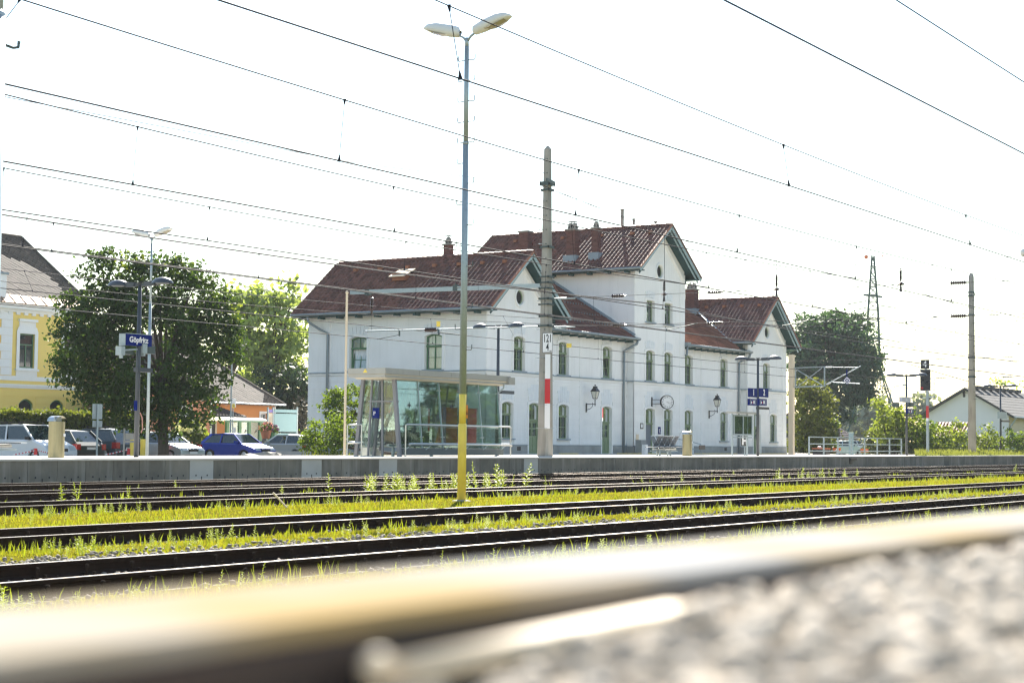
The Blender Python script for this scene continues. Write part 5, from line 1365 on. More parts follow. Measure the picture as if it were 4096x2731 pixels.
def roundbin(b, label):
    t = thing('litter_bin', label, 'litter bin', tuple(b), 'brass coloured round topped litter bins')
    x, y, z = b; r = .235
    m = MB(); m.lathe((x, y, z), [(r, 0), (r, .13), (r*.985, .135), (r*.985, 1.05)], 20); m.build('body', M['brass'], t, smooth=False)
    m = MB(); n = 10; vs = []
    for k in range(n+1):
        a = math.pi*(.02+.8*k/n); vs += [(x-r*math.cos(a)*.9, y-r*.8, z+1.05+r*.7*math.sin(a)), (x-r*math.cos(a)*.9, y+r*.8, z+1.05+r*.7*math.sin(a))]
    m.add(vs, [(2*k, 2*k+2, 2*k+3, 2*k+1) for k in range(n)]); m.box(x-r*.95, x+r*.2, y-r*.6, y-r*.55, z+1.05, z+1.2); m.build('hood', M['steel'], t)
    m = MB(); m.box(x+.05, x+.12, y-r-.01, y-r+.02, z+.62, z+.70); m.build('sticker', M['white'], t)
    return t
roundbin(onplat(*l1(850, 1062)), 'brass coloured litter bin in front of the white car at the left')
roundbin(onplat(*p4(835, 1086)), 'brass coloured litter bin right of the platform bench')
# --- benches with mesh seats
def bench(b, n, label, dirx=1, backs=True):
    t = thing('platform_bench', label, 'bench', tuple(b), 'steel benches on the platform')
    x, y, z = b; L = n*.55
    m = MB(); m.tube([(x-L/2, y, z+.34), (x+L/2, y, z+.34)], .055, 10); m.build('beam', M['steel'], t, smooth=True)
    m = MB(); m.bar((x-L/2-.3, y, z+.24), (x+L/2+.2, y, z+.24), .05, .05); m.build('foot_rail', M['galv'], t)
    for s in (-.38, -.12, .1, .36):
        m = MB(); m.box(x+s*L-.03, x+s*L+.03, y-.03+(.25 if s in (-.12, .36) else -.2), y+.03+(.25 if s in (-.12, .36) else -.2), z, z+.3); m.build('leg', M['galv'], t)
    for k in range(n):
        xc = x-L/2+(k+.5)*L/n
        m = MB(); m.box(xc-.24, xc+.24, y-.45, y+.0, z+.41, z+.435); m.box(xc-.24, xc+.24, y+.02, y+.46, z+.41, z+.435); m.build('seat', M['dark_metal'], t)
        if backs:
            for sgn_ in (-1, 1):
                a, b_ = V3((xc, y+.05*sgn_, z+.44)), V3((xc, y+.24*sgn_*-1, z+.95)) 
                m = MB(); fr = ((a+V3((-.23, 0, 0))), V3((1, 0, 0)), (b_-a).normalized(), V3((0, -1, 0))); Lb = (b_-a).length
                m.holed(fr, [(0, 0), (.46, 0), (.46, Lb), (0, Lb)], [[(.05+j*.0733, .05), (.05+j*.0733+.05, .05), (.05+j*.0733+.05, Lb-.05), (.05+j*.0733, Lb-.05)] for j in range(5)], .02, 0); m.build('backrest', M['dark_metal'], t)
    m = MB(); m.bar((x-L/2-.42, y, z+.43), (x-L/2+.02, y, z+.43), .35, .025); m.bar((x+L/2-.02, y, z+.43), (x+L/2+.42, y, z+.43), .35, .025); m.build('side_table', M['off_white'], t)
    m = MB(); m.tube([(x-L/2-.02, y+.1, z+.95), (x+L/2+.02, y+.1, z+.95)], .015, 6)
    if backs: m.build('top_rail', M['galv'], t)
    return t
bb = onplat(*p4(530, 1088)); bench(bb, 4, 'double sided mesh bench with steel legs below the station clock')
bb = onplat(*l1(125, 1068)); bench(bb+V3((-.75, 0, 0)), 3, 'low steel bench cut by the left edge in front of the white car', backs=False)
# --- display case, H sign
b = onplat(*p4(1440, 1083)); b1 = onplat(*p4(1692, 1083)); yf = b.y; fr = frontF(yf)
t = thing('timetable_case', 'glazed timetable case on two grey posts left of the platform sign', 'display case', tuple(b))
q0, q1 = atY(*p4(1460, 530), yf), atY(*p4(1700, 810), yf)
for x in (b.x, b1.x):
    m = MB(); m.box(x-.035, x+.035, yf-.035, yf+.035, b.z, q0.z+.1); m.build('post', M['galv'], t)
m = MB(); m.holed(fr, [(q0.x-.1, q1.z), (q1.x, q1.z), (q1.x, q0.z), (q0.x-.1, q0.z)], [[(q0.x+.02, q1.z+.07), ((q0.x+q1.x)/2-.06, q1.z+.07), ((q0.x+q1.x)/2-.06, q0.z-.07), (q0.x+.02, q0.z-.07)], [((q0.x+q1.x)/2+.02, q1.z+.07), (q1.x-.07, q1.z+.07), (q1.x-.07, q0.z-.07), ((q0.x+q1.x)/2+.02, q0.z-.07)]], .12, .06, back=True); m.build('frame', M['galv'], t)
for ua, ub in ((q0.x+.02, (q0.x+q1.x)/2-.06), ((q0.x+q1.x)/2+.02, q1.x-.07)):
    m = MB(); m.obox(fr, ua, ub, q1.z+.07, q0.z-.07, -.05, -.03); m.build('paper', mat('faded timetable paper', (.36, .39, .37), .7, .2, 3, dirt=(.18, .23, .23), dscale=2, damt=.7), t)
    m = MB(); m.obox(fr, ua, ub, q1.z+.07, q0.z-.07, .03, .036); m.build('pane', M['glass'], t)
m = MB(); m.obox(fr, q0.x-.22, q1.x+.06, q0.z+.06, q0.z+.16, -.3, .25); m.build('roof', M['fascia'], t)
m = MB(); m.obox(fr, q0.x-.05, q1.x, q1.z-.14, q1.z-.08, -.03, .03); m.build('cross_rail', M['galv'], t)
b = onplat(*p4(1610, 1080)); yf = b.y; fr = frontF(yf-.03)
t = thing('stop_board', 'square black board with a white H on a short post', 'railway sign', tuple(b))
m = MB(); m.box(b.x-.025, b.x+.025, b.y-.02, b.y+.02, b.z, b.z+1.2); m.lathe((b.x, b.y, b.z), [(.16, 0), (.14, .03)], 10); m.build('post', M['galv'], t)
q0, q1 = atY(*p4(1562, 815), yf-.03), atY(*p4(1655, 950), yf-.03)
sb = signbox(t, fr, q0.x, q1.x, q1.z, q0.z, .02, M['black'], 'board'); w, h = q1.x-q0.x, q0.z-q1.z
m = MB(); m.prism(fr, [(q0.x+w*.12, q1.z+h*.1), (q0.x+w*.34, q1.z+h*.1), (q0.x+w*.34, q1.z+h*.42), (q0.x+w*.66, q1.z+h*.42), (q0.x+w*.66, q1.z+h*.1), (q0.x+w*.88, q1.z+h*.1), (q0.x+w*.88, q1.z+h*.98), (q0.x+w*.66, q1.z+h*.98), (q0.x+w*.66, q1.z+h*.62), (q0.x+w*.34, q1.z+h*.62), (q0.x+w*.34, q1.z+h*.98), (q0.x+w*.12, q1.z+h*.98)], .001, .006); m.build('letter', M['white'], sb)
# --- clock and wall lamps on the station, with small wall signs
c0, c1 = atY(*z3(1122, 1100), 50.3), atY(*z3(1180, 1163), 50.3)
cy = 50.2; cc = atY(*p4(568, 362), cy); cr = .40
ck = thing('station_clock', 'round black rimmed clock with Roman numerals on the station tower', 'clock', (cc.x, cy, cc.z))
dirn = V3((-.62, -.78, 0)).normalized(); side = V3((-dirn.y, dirn.x, 0)); 
cf = (V3((cc.x, cy, cc.z)), V3((.78, -.62, 0)), V3((0, 0, 1)), dirn)
m = MB(); m.lathe(V3((cc.x, cy, cc.z))-dirn*.22, [(cr*1.05, 0), (cr*1.1, .05), (cr*1.1, .24), (cr*1.02, .255), (cr*1.0, .215)], 28, axis=dirn, caps=False); m.build('rim', M['black'], ck, smooth=False)
m = MB(); m.lathe(V3((cc.x, cy, cc.z)), [(cr*1.0, 0), (cr*1.0, .005)], 28, axis=dirn); dial = m.build('dial', M['white'], ck)
for k, s in enumerate(('XII', 'I', 'II', 'III', 'IV', 'V', 'VI', 'VII', 'VIII', 'IX', 'X', 'XI')):
    a = math.pi/2-k*math.pi/6; text(dial, s, .13, cf, cr*.78*math.cos(a), cr*.78*math.sin(a), M['black'], w=.009, name='numeral', squeeze=.8)
for hrs, L, wd in ((4+17/60, .20, .035), (17/5, .32, .025)):
    a = math.pi/2-hrs*math.pi/6; m = MB(); o = cf[0]+dirn*.012; e = cf[1]*math.cos(a)+cf[2]*math.sin(a)
    m.bar(o-e*.06, o+e*L, wd, .006, up=dirn.cross(e)); m.build('hand', M['black'], dial)
m = MB(); wpt = V3((cc.x-.62, YF-.01, cc.z))
for dz in (-.14, .14): m.bar(wpt+V3((0, -.0, dz)), V3((cc.x, cy, cc.z))+V3((-.1, .12, dz)), .035, .035)
m.box(wpt.x-.05, wpt.x+.05, YF-.06, YF-.002, cc.z-.30, cc.z+.30); m.build('bracket', M['black'], ck)
def wall_lamp(px0, py0, px1, py1, label, yw):
    p = atY(px0, py0, yw)                        # foot of bracket on the wall
    t = thing('wall_lamp', label, 'wall lantern', tuple(p), 'black wall lanterns on the station')
    yo = yw-.62
    m = MB(); m.box(p.x-.05, p.x+.05, yw-.05, yw-.002, p.z-.12, p.z+.42); m.bar((p.x, yw-.03, p.z+.36), (p.x, yo-.05, p.z+.36), .035, .045)
    pts = [(p.x, yw-.04, p.z+.02)]+[(p.x, yw-.04-.34*math.sin(a)-.05*a, p.z+.30-.26*math.cos(a)) for a in np.linspace(.2, 2.2, 9)]
    m.tube(pts, .018, 6); m.tube([(p.x, yo, p.z+.25), (p.x, yo, p.z+.62)], .03, 8); m.build('bracket', M['black'], t)
    z = p.z+.62; c = (p.x, yo)
    def sqr(r, zz): return [(c[0]-r, c[1]-r, zz), (c[0]+r, c[1]-r, zz), (c[0]+r, c[1]+r, zz), (c[0]-r, c[1]+r, zz)]
    m = MB(); a = sqr(.10, z+.08); b_ = sqr(.18, z+.50); m.add(a+b_, [(0, 1, 5, 4), (1, 2, 6, 5), (2, 3, 7, 6), (3, 0, 4, 7)]); m.build('glass', mat('frosted lantern glass', (.62, .60, .52), .35, .05, 3), t)
    m = MB()
    for k in range(4): m.bar(a[k], b_[k], .025, .025); m.bar(b_[k], b_[(k+1) % 4], .03, .03); m.bar(a[k], a[(k+1) % 4], .025, .025); m.bar(a[k], (c[0], c[1], z-.02), .015, .015)
    m.build('cage', M['black'], t, kind='stuff')
    m = MB(); b2 = sqr(.215, z+.50); c2 = sqr(.09, z+.72); d2 = sqr(.11, z+.74); m.add(b2+c2, [(0, 1, 5, 4), (1, 2, 6, 5), (2, 3, 7, 6), (3, 0, 4, 7), (3, 2, 1, 0)]); m.box(c[0]-.1, c[0]+.1, c[1]-.1, c[1]+.1, z+.72, z+.80); m.ball((c[0], c[1], z+.86), .05); m.build('hood', M['black'], t)
wall_lamp(*z3(663, 1180), 0, 0, 'black wall lantern left of the tower downpipe', YM)
wall_lamp(*z3(1397, 1218), 0, 0, 'black wall lantern right of the tower, left of the timetable case', YM)
def wallsign(q, w, h, mt, label, cat='wall sign', yw=YF, ico=None):
    p = atY(*q, yw); m = MB(); m.box(p.x-w/2, p.x+w/2, yw-.04, yw-.003, p.z-h/2, p.z+h/2); o = m.build('wall_sign', mt); tag(o, label, cat); LOC[o] = V3((0, 0, 0))
    return o, p
o, p = wallsign(p4(458, 744), .30, .46, M['blue'], 'small blue telephone sign beside the grey tower door')
m = MB(); m.tube([(p.x-.04, YF-.045, p.z+.12), (p.x-.07, YF-.045, p.z), (p.x-.02, YF-.045, p.z-.12), (p.x+.06, YF-.045, p.z-.12)], .02, 6); m.build('handset_symbol', M['white'], o)
o, p = wallsign(p4(222, 683), .34, .36, M['black'], 'small black framed notice left of the tower door', 'notice')
m = MB(); m.box(p.x-.15, p.x+.08, YF-.045, YF-.041, p.z-.11, p.z+.12); m.build('paper', M['white'], o)
wallsign(p4(162, 848), .30, .50, M['house_cream'], 'cream paper notice low on the tower corner', 'notice')
p = atY(*z3(553, 795), 45.2)
m = MB(); q0, q1 = atX(*z3(547, 782), 62.45), atX(*z3(576, 806), 62.45); m.box(62.44, 62.46, q1.y, q0.y, q1.z, q0.z); tag(m.build('warning_flag', M['yellow']), 'small yellow warning plate hanging on the span wires beside the square mast', 'warning plate')
# grey box and white box by the tower door, ramp railings
p = atY(*p4(225, 975), 50.2); m = MB(); m.box(p.x-.35, p.x+.3, 50.05, 50.45, -.06, .80); tag(m.build('grit_box', mat('grey box', (.22, .24, .25), .6, .1, 3)), 'grey box against the wall left of the bench', 'box')
p = atY(*p4(272, 1000), 48.8); m = MB(); m.box(p.x-.14, p.x+.14, 48.7, 48.95, -.06, .52); tag(m.build('small_cabinet', M['white']), 'small white cabinet just left of the bench legs', 'cabinet')
t = thing('ramp_railing', 'steel handrail of the ramp at the tower door behind the bench', 'railing', (99.5, 50.0, -.05))
yr = 49.9
for pa in ([(640, 850), (690, 850), (785, 872), (890, 892), (1020, 930), (1022, 1062)], [(640, 975), (785, 960), (880, 985), (1005, 1012)], [(560, 1030), (700, 1035), (785, 1055)]):
    m = MB(); m.tube([atY(*p4(*q), yr) for q in pa], .028, 8); m.build('rail', M['galv'], t)
for q, q2 in (((680, 855), (680, 945)), ((585, 1030), (585, 1068))):
    m = MB(); m.tube([atY(*p4(*q), yr), atY(*p4(*q2), yr)], .028, 8); m.build('post', M['galv'], t)
q0, q1 = atY(*p4(995, 940), yr-.05), atY(*p4(1068, 998), yr-.05); m = MB(); m.box(q0.x, q1.x, yr-.1, yr-.04, q1.z, q0.z); m.build('plate', mat('rusty plate', (.20, .15, .11), .8, .2, 4), t)
m = MB(); m.box(72, 122, 49.62, 49.66, -.06, -.012); 
for xa, xb in ((82.3, 84), (89, 95), (99.2, 105), (108.5, 113)):
    m = MB(); m.box(xa, xb, 49.9, 50.2, -.056, -.02); o = m.build('yellow_step', M['yellow']); tag(o, {82.3: 'faint yellow kerb strip below the left station doors', 89: 'yellow kerb strip below the tower', 99.2: 'yellow kerb strip right of the round bin', 108.5: 'yellow kerb strip near the right end of the station'}[xa], 'kerb marking', 'yellow kerb strips along the station front')
# --- grey railing at the platform's right end
a, b = onplat(*q5(535, 858)), onplat(*q5(1982, 858)); yr = 41.5
a, b = atY(*q5(535, 858), yr), atY(*q5(1982, 858), yr)
t = thing('platform_railing', 'light grey steel railing with three bars right of the station', 'railing', (a.x, yr, -.02))
zt_ = atY(*q5(535, 570), yr).z; zt2 = atY(*q5(1982, 610), yr).z
n = 8
for k in range(n):
    x = a.x+(b.x-a.x)*k/(n-1); m = MB(); m.box(x-.04, x+.04, yr-.04, yr+.04, -.05, zt_); m.box(x-.13, x+.13, yr-.1, yr+.1, -.05, .0); m.build('post', M['galv'], t)
for z in (zt_-.02, zt_-.02-.42, zt_-.02-.86):
    m = MB(); m.box(a.x-.03, b.x+.03, yr-.035, yr+.035, z-.035, z+.035) if False else m.box(a.x, b.x, yr-.03, yr+.03, z-.03, z+.03); m.build('bar', M['galv'], t)
# --- signal mast with number 4
sx = atY(*m5(1525, 1000), 39.0).x; xf = sx-.12
fr = (V3((xf, 0, 0)), V3((0, -1, 0)), V3((0, 0, 1)), V3((-1, 0, 0)))
t = thing('signal_mast', 'railway light signal with number 4 board on a striped post', 'railway signal', (sx, 39, .1))
def uq(ax_, ay_):
    p_ = atX(*m5(ax_, ay_), xf); return -p_.y, p_.z
(ua, va), (ub, vb) = uq(1465, 405), uq(1537, 482)
nb = signbox(t, fr, ua, ub, vb, va, .08, M['black'], 'number_board'); text(nb, '4', (va-vb)*.9, fr, (ua+ub)/2, (va+vb)/2, M['white'], w=.004, bold=.012)
(ua, va), (ub, vb) = uq(1463, 490), uq(1548, 668)
q0, q1 = V3((ua, 0, va)), V3((ub, 0, vb))
sbx = signbox(t, fr, q0.x, q1.x, q1.z, q0.z, .10, M['black'], 'signal_screen'); w, h = q1.x-q0.x, q0.z-q1.z
m = MB(); m.holed(fr, [(q0.x-.03, q1.z-.03), (q1.x+.03, q1.z-.03), (q1.x+.03, q0.z+.03), (q0.x-.03, q0.z+.03)], [[(q0.x, q1.z), (q1.x, q1.z), (q1.x, q0.z), (q0.x, q0.z)]], .03, .005); m.build('white_edge', M['off_white'], sbx)
for u, v, c in ((.2, .12, 'red'), (.75, .85, 'black'), (.25, .5, 'black'), (.72, .36, 'black'), (.25, .78, 'black')):
    m = MB(); m.lathe(P3(fr, q0.x+w*u, q1.z+h*v, 0), [(.06, 0), (.075, .10), (.065, .10), (.05, .02)], 12, axis=fr[3]); m.build('signal_lamp', M[c], sbx)
zs = [q1.z, atY(*m5(1525, 800), 39).z, atY(*m5(1525, 905), 39).z, atY(*m5(1525, 930), 39).z, -.1]
for k, c in enumerate(('galv', 'red', 'white', 'galv')):
    m = MB(); m.box(sx-.10, sx+.10, 38.93, 39.07, zs[k+1], zs[k]); m.build('post', M[c], t)
m = MB()
for pa, pb in (((1547, 572), (1588, 572)), ((1580, 575), (1580, 722)), ((1480, 735), (1580, 722))): m.tube([atY(*m5(*pa), 39.1), atY(*m5(*pb), 39.1)], .03, 6)
m.build('ladder_frame', M['galv'], t)

# ================================================================== LEFT: CARS, HOUSES, BUS STOP
M['car_dark_glass'] = mat('tinted car glass', (0.015, 0.028, 0.03), 0.04, 0.1, 3.0, spec=0.9)
def paint(nm, c, metal=0.3): return mat(nm, c, 0.28, 0.03, 3.0, metal=metal, spec=0.6)
M['rim'] = mat('alloy rim', (0.45, 0.46, 0.47), 0.35, 0.1, 6.0, metal=0.8)
M['lens'] = mat('clear headlight lens', (0.55, 0.60, 0.62), 0.08, 0.1, 5.0, spec=0.8)
M['tail'] = mat('red tail light', (0.42, 0.008, 0.012), 0.12, 0.1, 5.0, spec=0.8)
# type: (hood front x, hood z, cowl x, cowl z, roof front x, roof rear x, tail belt x, belt z) for L=4, scaled
CT = dict(hatch=(1.90, .74, 1.00, .93, .30, -1.25, -1.80, .95), estate=(1.90, .74, 1.02, .93, .30, -1.62, -1.90, .95), suv=(1.86, .86, 1.05, 1.04, .42, -1.35, -1.84, 1.05), mpv=(1.86, .82, 1.20, 1.03, .42, -1.55, -1.90, 1.03), sedan=(1.90, .76, .95, .95, .25, -.95, -1.55, .96))
def car(label, col, loc, rz, L=4.0, W=1.68, H=1.45, kind='hatch', rack=False, metal=.3):
    t = thing('parked_car', label, 'car', loc, 'cars parked behind the platform', rz)
    hx, hz, cx, cz, rf, rr, tx, bz = CT[kind]; k = L/4; kz = H/1.45
    hx, cx, rf, rr, tx = hx*k, cx*k, rf*k, rr*k, tx*k; h = L/2
    body = paint('car paint '+label[:14], col, metal)
    wx = (h-.78, -h+.80); wr = .31 if kind not in ('suv',) else .35
    def arch(x):
        return [(x+(wr+.06)*math.cos(a), wr+(wr+.06)*math.sin(a)) for a in np.linspace(-.45, math.pi+.45, 9)]
    low = [(h-.02, .24), (h, .45), (h-.02, .58), (hx, hz*.94), (hx-.12, hz), (cx, cz), (tx, bz), (-h+.02, bz*.82), (-h, .5), (-h+.03, .27)]
    low += [(x, max(z, .22)) for x, z in reversed(arch(wx[1]))]+[(x, max(z, .22)) for x, z in reversed(arch(wx[0]))]
    n = len(low); vs = []; ys = [-W/2, -W/2+.03, -W/2+.12, W/2-.12, W/2-.03, W/2]; ins = [.05, .015, 0, 0, .015, .05]
    for y, i_ in zip(ys, ins):
        for (x, z) in low:
            zz = z-(i_ if z > .6 else -i_*.3); vs.append((x*(1-i_*.35), y, zz))
    fs = []
    for s in range(5):
        for j in range(n): fs.append((s*n+j, s*n+(j+1) % n, (s+1)*n+(j+1) % n, (s+1)*n+j))
    tr = tessellate_polygon([[V3((x, z, 0)) for x, z in low]])
    fs += [tuple(q) for q in tr]+[tuple(5*n+q_ for q_ in reversed(q)) for q in tr]
    m = MB(); m.add(vs, fs)
    gw, tw = W/2-.05, W/2-.24; zt = H
    base = [(cx+.02, gw-.05), (tx+.03, gw-.05)]
    fz, bz2 = cz-.015, bz-.015
    # cabin frame: roof slab and pillars
    R4 = [V3((rf, tw, zt-.05)), V3((rr, tw, zt-.07)), V3((rr, -tw, zt-.07)), V3((rf, -tw, zt-.05))]
    B4 = [V3((cx, gw, fz)), V3((tx, gw-.02, bz2)), V3((tx, -gw+.02, bz2)), V3((cx, -gw, fz))]
    xm = (rf+rr)/2
    m.add([R4[0], V3((xm, tw, zt-.005)), R4[1], R4[2], V3((xm, -tw, zt-.005)), R4[3], R4[0]*.985+V3((0, -tw*.3, .03)), V3((xm, 0, zt+.02))], [(0, 1, 7), (1, 2, 7), (2, 3, 7), (3, 4, 7), (4, 5, 7), (5, 0, 7)])
    for a, b, w in ((0, 0, .07), (1, 1, .13), (2, 2, .13), (3, 3, .07)): m.bar(B4[a], R4[b], w, .05, up=(0, 1, 0))
    for sgn_ in (1, -1):
        xb = (cx+tx)/2-.1; m.bar((xb, sgn_*gw, fz), (xm, sgn_*tw, zt-.02), .08, .03, up=(0, 1, 0))
        m.bar(R4[0] if sgn_ > 0 else R4[3], R4[1] if sgn_ > 0 else R4[2], .06, .06); m.bar(B4[0] if sgn_ > 0 else B4[3], B4[1] if sgn_ > 0 else B4[2], .04, .05)
    m.build('body', body, t, world=False)
    def quad(nm, pts, mt, parent=t):
        q = MB(); c = sum((V3(p) for p in pts), V3((0, 0, 0)))/len(pts); nn = (V3(pts[1])-V3(pts[0])).cross(V3(pts[2])-V3(pts[1])).normalized()
        if nn.dot(c-V3((xm, 0, .6))) < 0: nn = -nn
        p0 = [V3(p)-nn*.02 for p in pts]; p1 = [V3(p)-nn*.002 for p in pts]; k_ = len(pts)
        q.add(p0+p1, [tuple(range(k_)), tuple(range(2*k_-1, k_-1, -1))]+[(i, (i+1) % k_, k_+(i+1) % k_, k_+i) for i in range(k_)])
        return q.build(nm, mt, parent, world=False)
    g = M['car_dark_glass']
    quad('windscreen', [B4[0], R4[0], R4[3], B4[3]], g); quad('rear_window', [B4[1], R4[1], R4[2], B4[2]], g)
    for s in (0, 1):
        b0, b1 = (B4[0], B4[1]) if s == 0 else (B4[3], B4[2]); r0, r1 = (R4[0], R4[1]) if s == 0 else (R4[3], R4[2])
        f = lambda a, b, q: a+(b-a)*q
        quad('side_window', [f(b0, b1, .02), f(b0, b1, .48), f(r0, r1, .48), f(r0, r1, .0)], g); quad('side_window', [f(b0, b1, .52), f(b0, b1, .97), f(r0, r1, .97), f(r0, r1, .52)], g)
    for s in (-1, 1):
        for x in wx:
            q = MB(); q.lathe((x, s*(W/2-.20), wr), [(wr*.6, 0), (wr, .01), (wr, .16), (wr*.92, .185), (wr*.62, .185), (wr*.6, .15)], 18, axis=(0, s, 0)); wo = q.build('wheel', M['rubber'], t, world=False)
            q = MB(); q.lathe((x, s*(W/2-.03), wr), [(wr*.62, 0), (wr*.62, .01), (wr*.2, .025)], 14, axis=(0, s, 0)); q.build('rim', M['rim'], wo, world=False)
        q = MB(); q.box(cx-.32, cx-.18, s*(W/2-.02) if s > 0 else -W/2-.18, s*(W/2+.18) if s > 0 else -W/2+.02, cz+.0, cz+.13); q.build('mirror', body if kind != 'mpv' else M['black'], t, world=False)
        q = MB(); q.add([(h-.06, s*(W/2-.06), .60), (h-.10, s*(W/2-.42), .60), (hx-.05, s*(W/2-.42), hz-.02), (hx-.38, s*(W/2-.01), hz+.02), (h-.45, s*(W/2+.004), .66)], [(0, 1, 2, 3, 4)]); q.add([(h+.0, s*(W/2-.10), .58), (h-.0, s*(W/2-.45), .58), (hx+.01, s*(W/2-.45), hz-.03), (hx-.0, s*(W/2-.10), hz-.03)], [(0, 1, 2, 3)])
        q.build('headlight', M['lens'], t, world=False)
        q = MB(); q.box(-h-.012, -h+.30, s*(W/2-.10)-.14, s*(W/2-.10)+.104, bz*.62, bz*.90) if kind != 'mpv' else q.box(-h-.01, -h+.1, s*(W/2-.1)-.1, s*(W/2-.1)+.09, .8, 1.3)
        q.build('tail_light', M['tail'], t, world=False)
        for xx in (.15, -.75):
            q = MB(); q.box(xx*k, xx*k+.16, s*(W/2-.005)-.02, s*(W/2-.005)+.02, bz-.20, bz-.16); q.build('door_handle', body if kind != 'suv' else M['black'], t, world=False)
    q = MB(); q.box(h-.03, h+.012, -.32, .32, .52, .66); q.build('grille', M['black'], t, world=False)
    q = MB(); q.box(h-.03, h+.015, -.6, .6, .26, .36); q.build('lower_grille', M['black'], t, world=False)
    for xx in (h+.012, -h-.022):
        q = MB(); q.box(min(xx, xx+.012), max(xx, xx+.012), -.26, .26, .42 if xx > 0 else .60, .53 if xx > 0 else .71); q.build('number_plate', M['white'], t, world=False)
    q = MB(); q.box(-h-.01, -h+.06, -W/2+.1, W/2-.1, .30, .48); q.build('rear_bumper', M['black'], t, world=False)
    if rack:
        q = MB()
        for xx in (rf-.25, rr+.35): q.bar((xx, -tw-.08, zt+.10), (xx, tw+.08, zt+.10), .05, .03); 
        for s in (-1, 1): q.bar((rf-.1, s*tw, zt+.0), (rr+.1, s*tw, zt+.02), .04, .04); [q.box(xx-.03, xx+.03, s*tw-.03, s*tw+.03, zt-.02, zt+.1) for xx in (rf-.25, rr+.35)]
        q.build('roof_rack', M['black'], t, world=False, kind='stuff')
    return t
CZ = -.56
def carpos(px, ynear, W): return atY(px, 1790, ynear).x - W/2
PI2 = math.pi/2
def pc(label, col, px, yn, head, **k):
    W = k.get('W', 1.68); L = k.get('L', 4.0)
    car(label, col, (carpos(px, yn, W), yn+L/2, CZ), -PI2 if head < 0 else PI2, **k)
pc('white van-like car with roof bars at the far left', (0.72, 0.73, 0.74), 312, 57.0, -1, L=4.4, W=1.8, H=1.72, kind='mpv', rack=True, metal=0)
pc('dark green grey hatchback with large red tail lights', (0.022, 0.035, 0.04), 421, 59.2, 1, L=4.2, W=1.75, H=1.50, kind='hatch', rack=False)
pc('grey blue compact off-roader behind the station name sign', (0.075, 0.10, 0.13), 574, 59.6, 1, L=4.1, W=1.78, H=1.60, kind='suv', rack=True)
pc('pale silver estate car behind the maple trunk', (0.45, 0.50, 0.52), 822, 58.0, -1, L=4.2, W=1.66, H=1.47, kind='estate', metal=.5)
pc('bright blue hatchback with sun glint on its bonnet', (0.012, 0.045, 0.36), 1106, 58.6, -1, L=3.97, W=1.66, H=1.46, kind='hatch')
pc('silver car half hidden by the round bush', (0.50, 0.52, 0.54), 1300, 62.5, 1, L=4.2, W=1.68, H=1.45, kind='hatch', metal=.5)
q = atY(*l2(1600, 690), 76)
car('white car far back seen through the bus stop', (0.7, 0.7, 0.7), (q.x+3.0, 78, CZ), math.radians(200), kind='sedan', metal=0)

# --- shingles
def shingle_mb(s):
    b = MB(); h = s*.5
    b.add([(0, -h, .022), (h, 0, .012), (0, h, .004), (-h, 0, .012), (0, -h, .006), (h, 0, -.004), (-h, 0, -.004)], [(0, 1, 2, 3), (4, 5, 1, 0), (6, 4, 0, 3)]); return b
def shingled(parent, O, U, V, Nn, poly, s, matn, n_ind, near):
    """diamond shingles filling polygon poly (u,v) of a slope"""
    tb = shingle_mb(s*1.0); tv = np.array(tb.v); fa = np.array(tb.f, dtype=object); off = LOC[parent]
    us = [p[0] for p in poly]; vs = [p[1] for p in poly]; cells = []
    def inside(u, v):
        c = False; n = len(poly)
        for i in range(n):
            (x1, y1), (x2, y2) = poly[i], poly[(i+1) % n]
            if (y1 > v) != (y2 > v) and u < (x2-x1)*(v-y1)/(y2-y1)+x1: c = not c
        return c
    j = 0; v = min(vs)
    while v < max(vs):
        u = min(us)+(s/2 if j % 2 else 0)
        while u < max(us):
            if inside(u, v): cells.append(((O+U*u+V*v-near).length, u, v))
            u += s
        v += s/2; j += 1
    cells.sort(key=lambda c: c[0])
    R = Matrix((U, V, Nn)).transposed(); me = None; av = []; f4 = []; q = 0
    for r, (d, u, v) in enumerate(cells):
        p = O+U*u+V*v+Nn*random.uniform(0, .008)
        if r < n_ind:
            if me is None: o = tb.build('shingle', M[matn], parent, world=False); me = o.data
            else: o = bpy.data.objects.new('shingle', me); COL.objects.link(o); o.parent = parent
            mm = R.to_4x4(); mm.translation = p-off; o.matrix_local = mm
        else:
            av.append(tv @ np.array(R).T + np.array(p)); f4.append(np.array(tb.f)+q); q += len(tv)
    if av: npmesh('shingle_field', np.concatenate(av), np.concatenate(f4), M[matn], parent, kind='stuff')
def slope(O, corner_pts):
    """frame of a roof slope from 3 points: O eave start, eave end, and ridge point"""
    U = (corner_pts[0]-O).normalized(); t = corner_pts[1]-O; V = (t-U*t.dot(U)).normalized(); return U, V, U.cross(V)

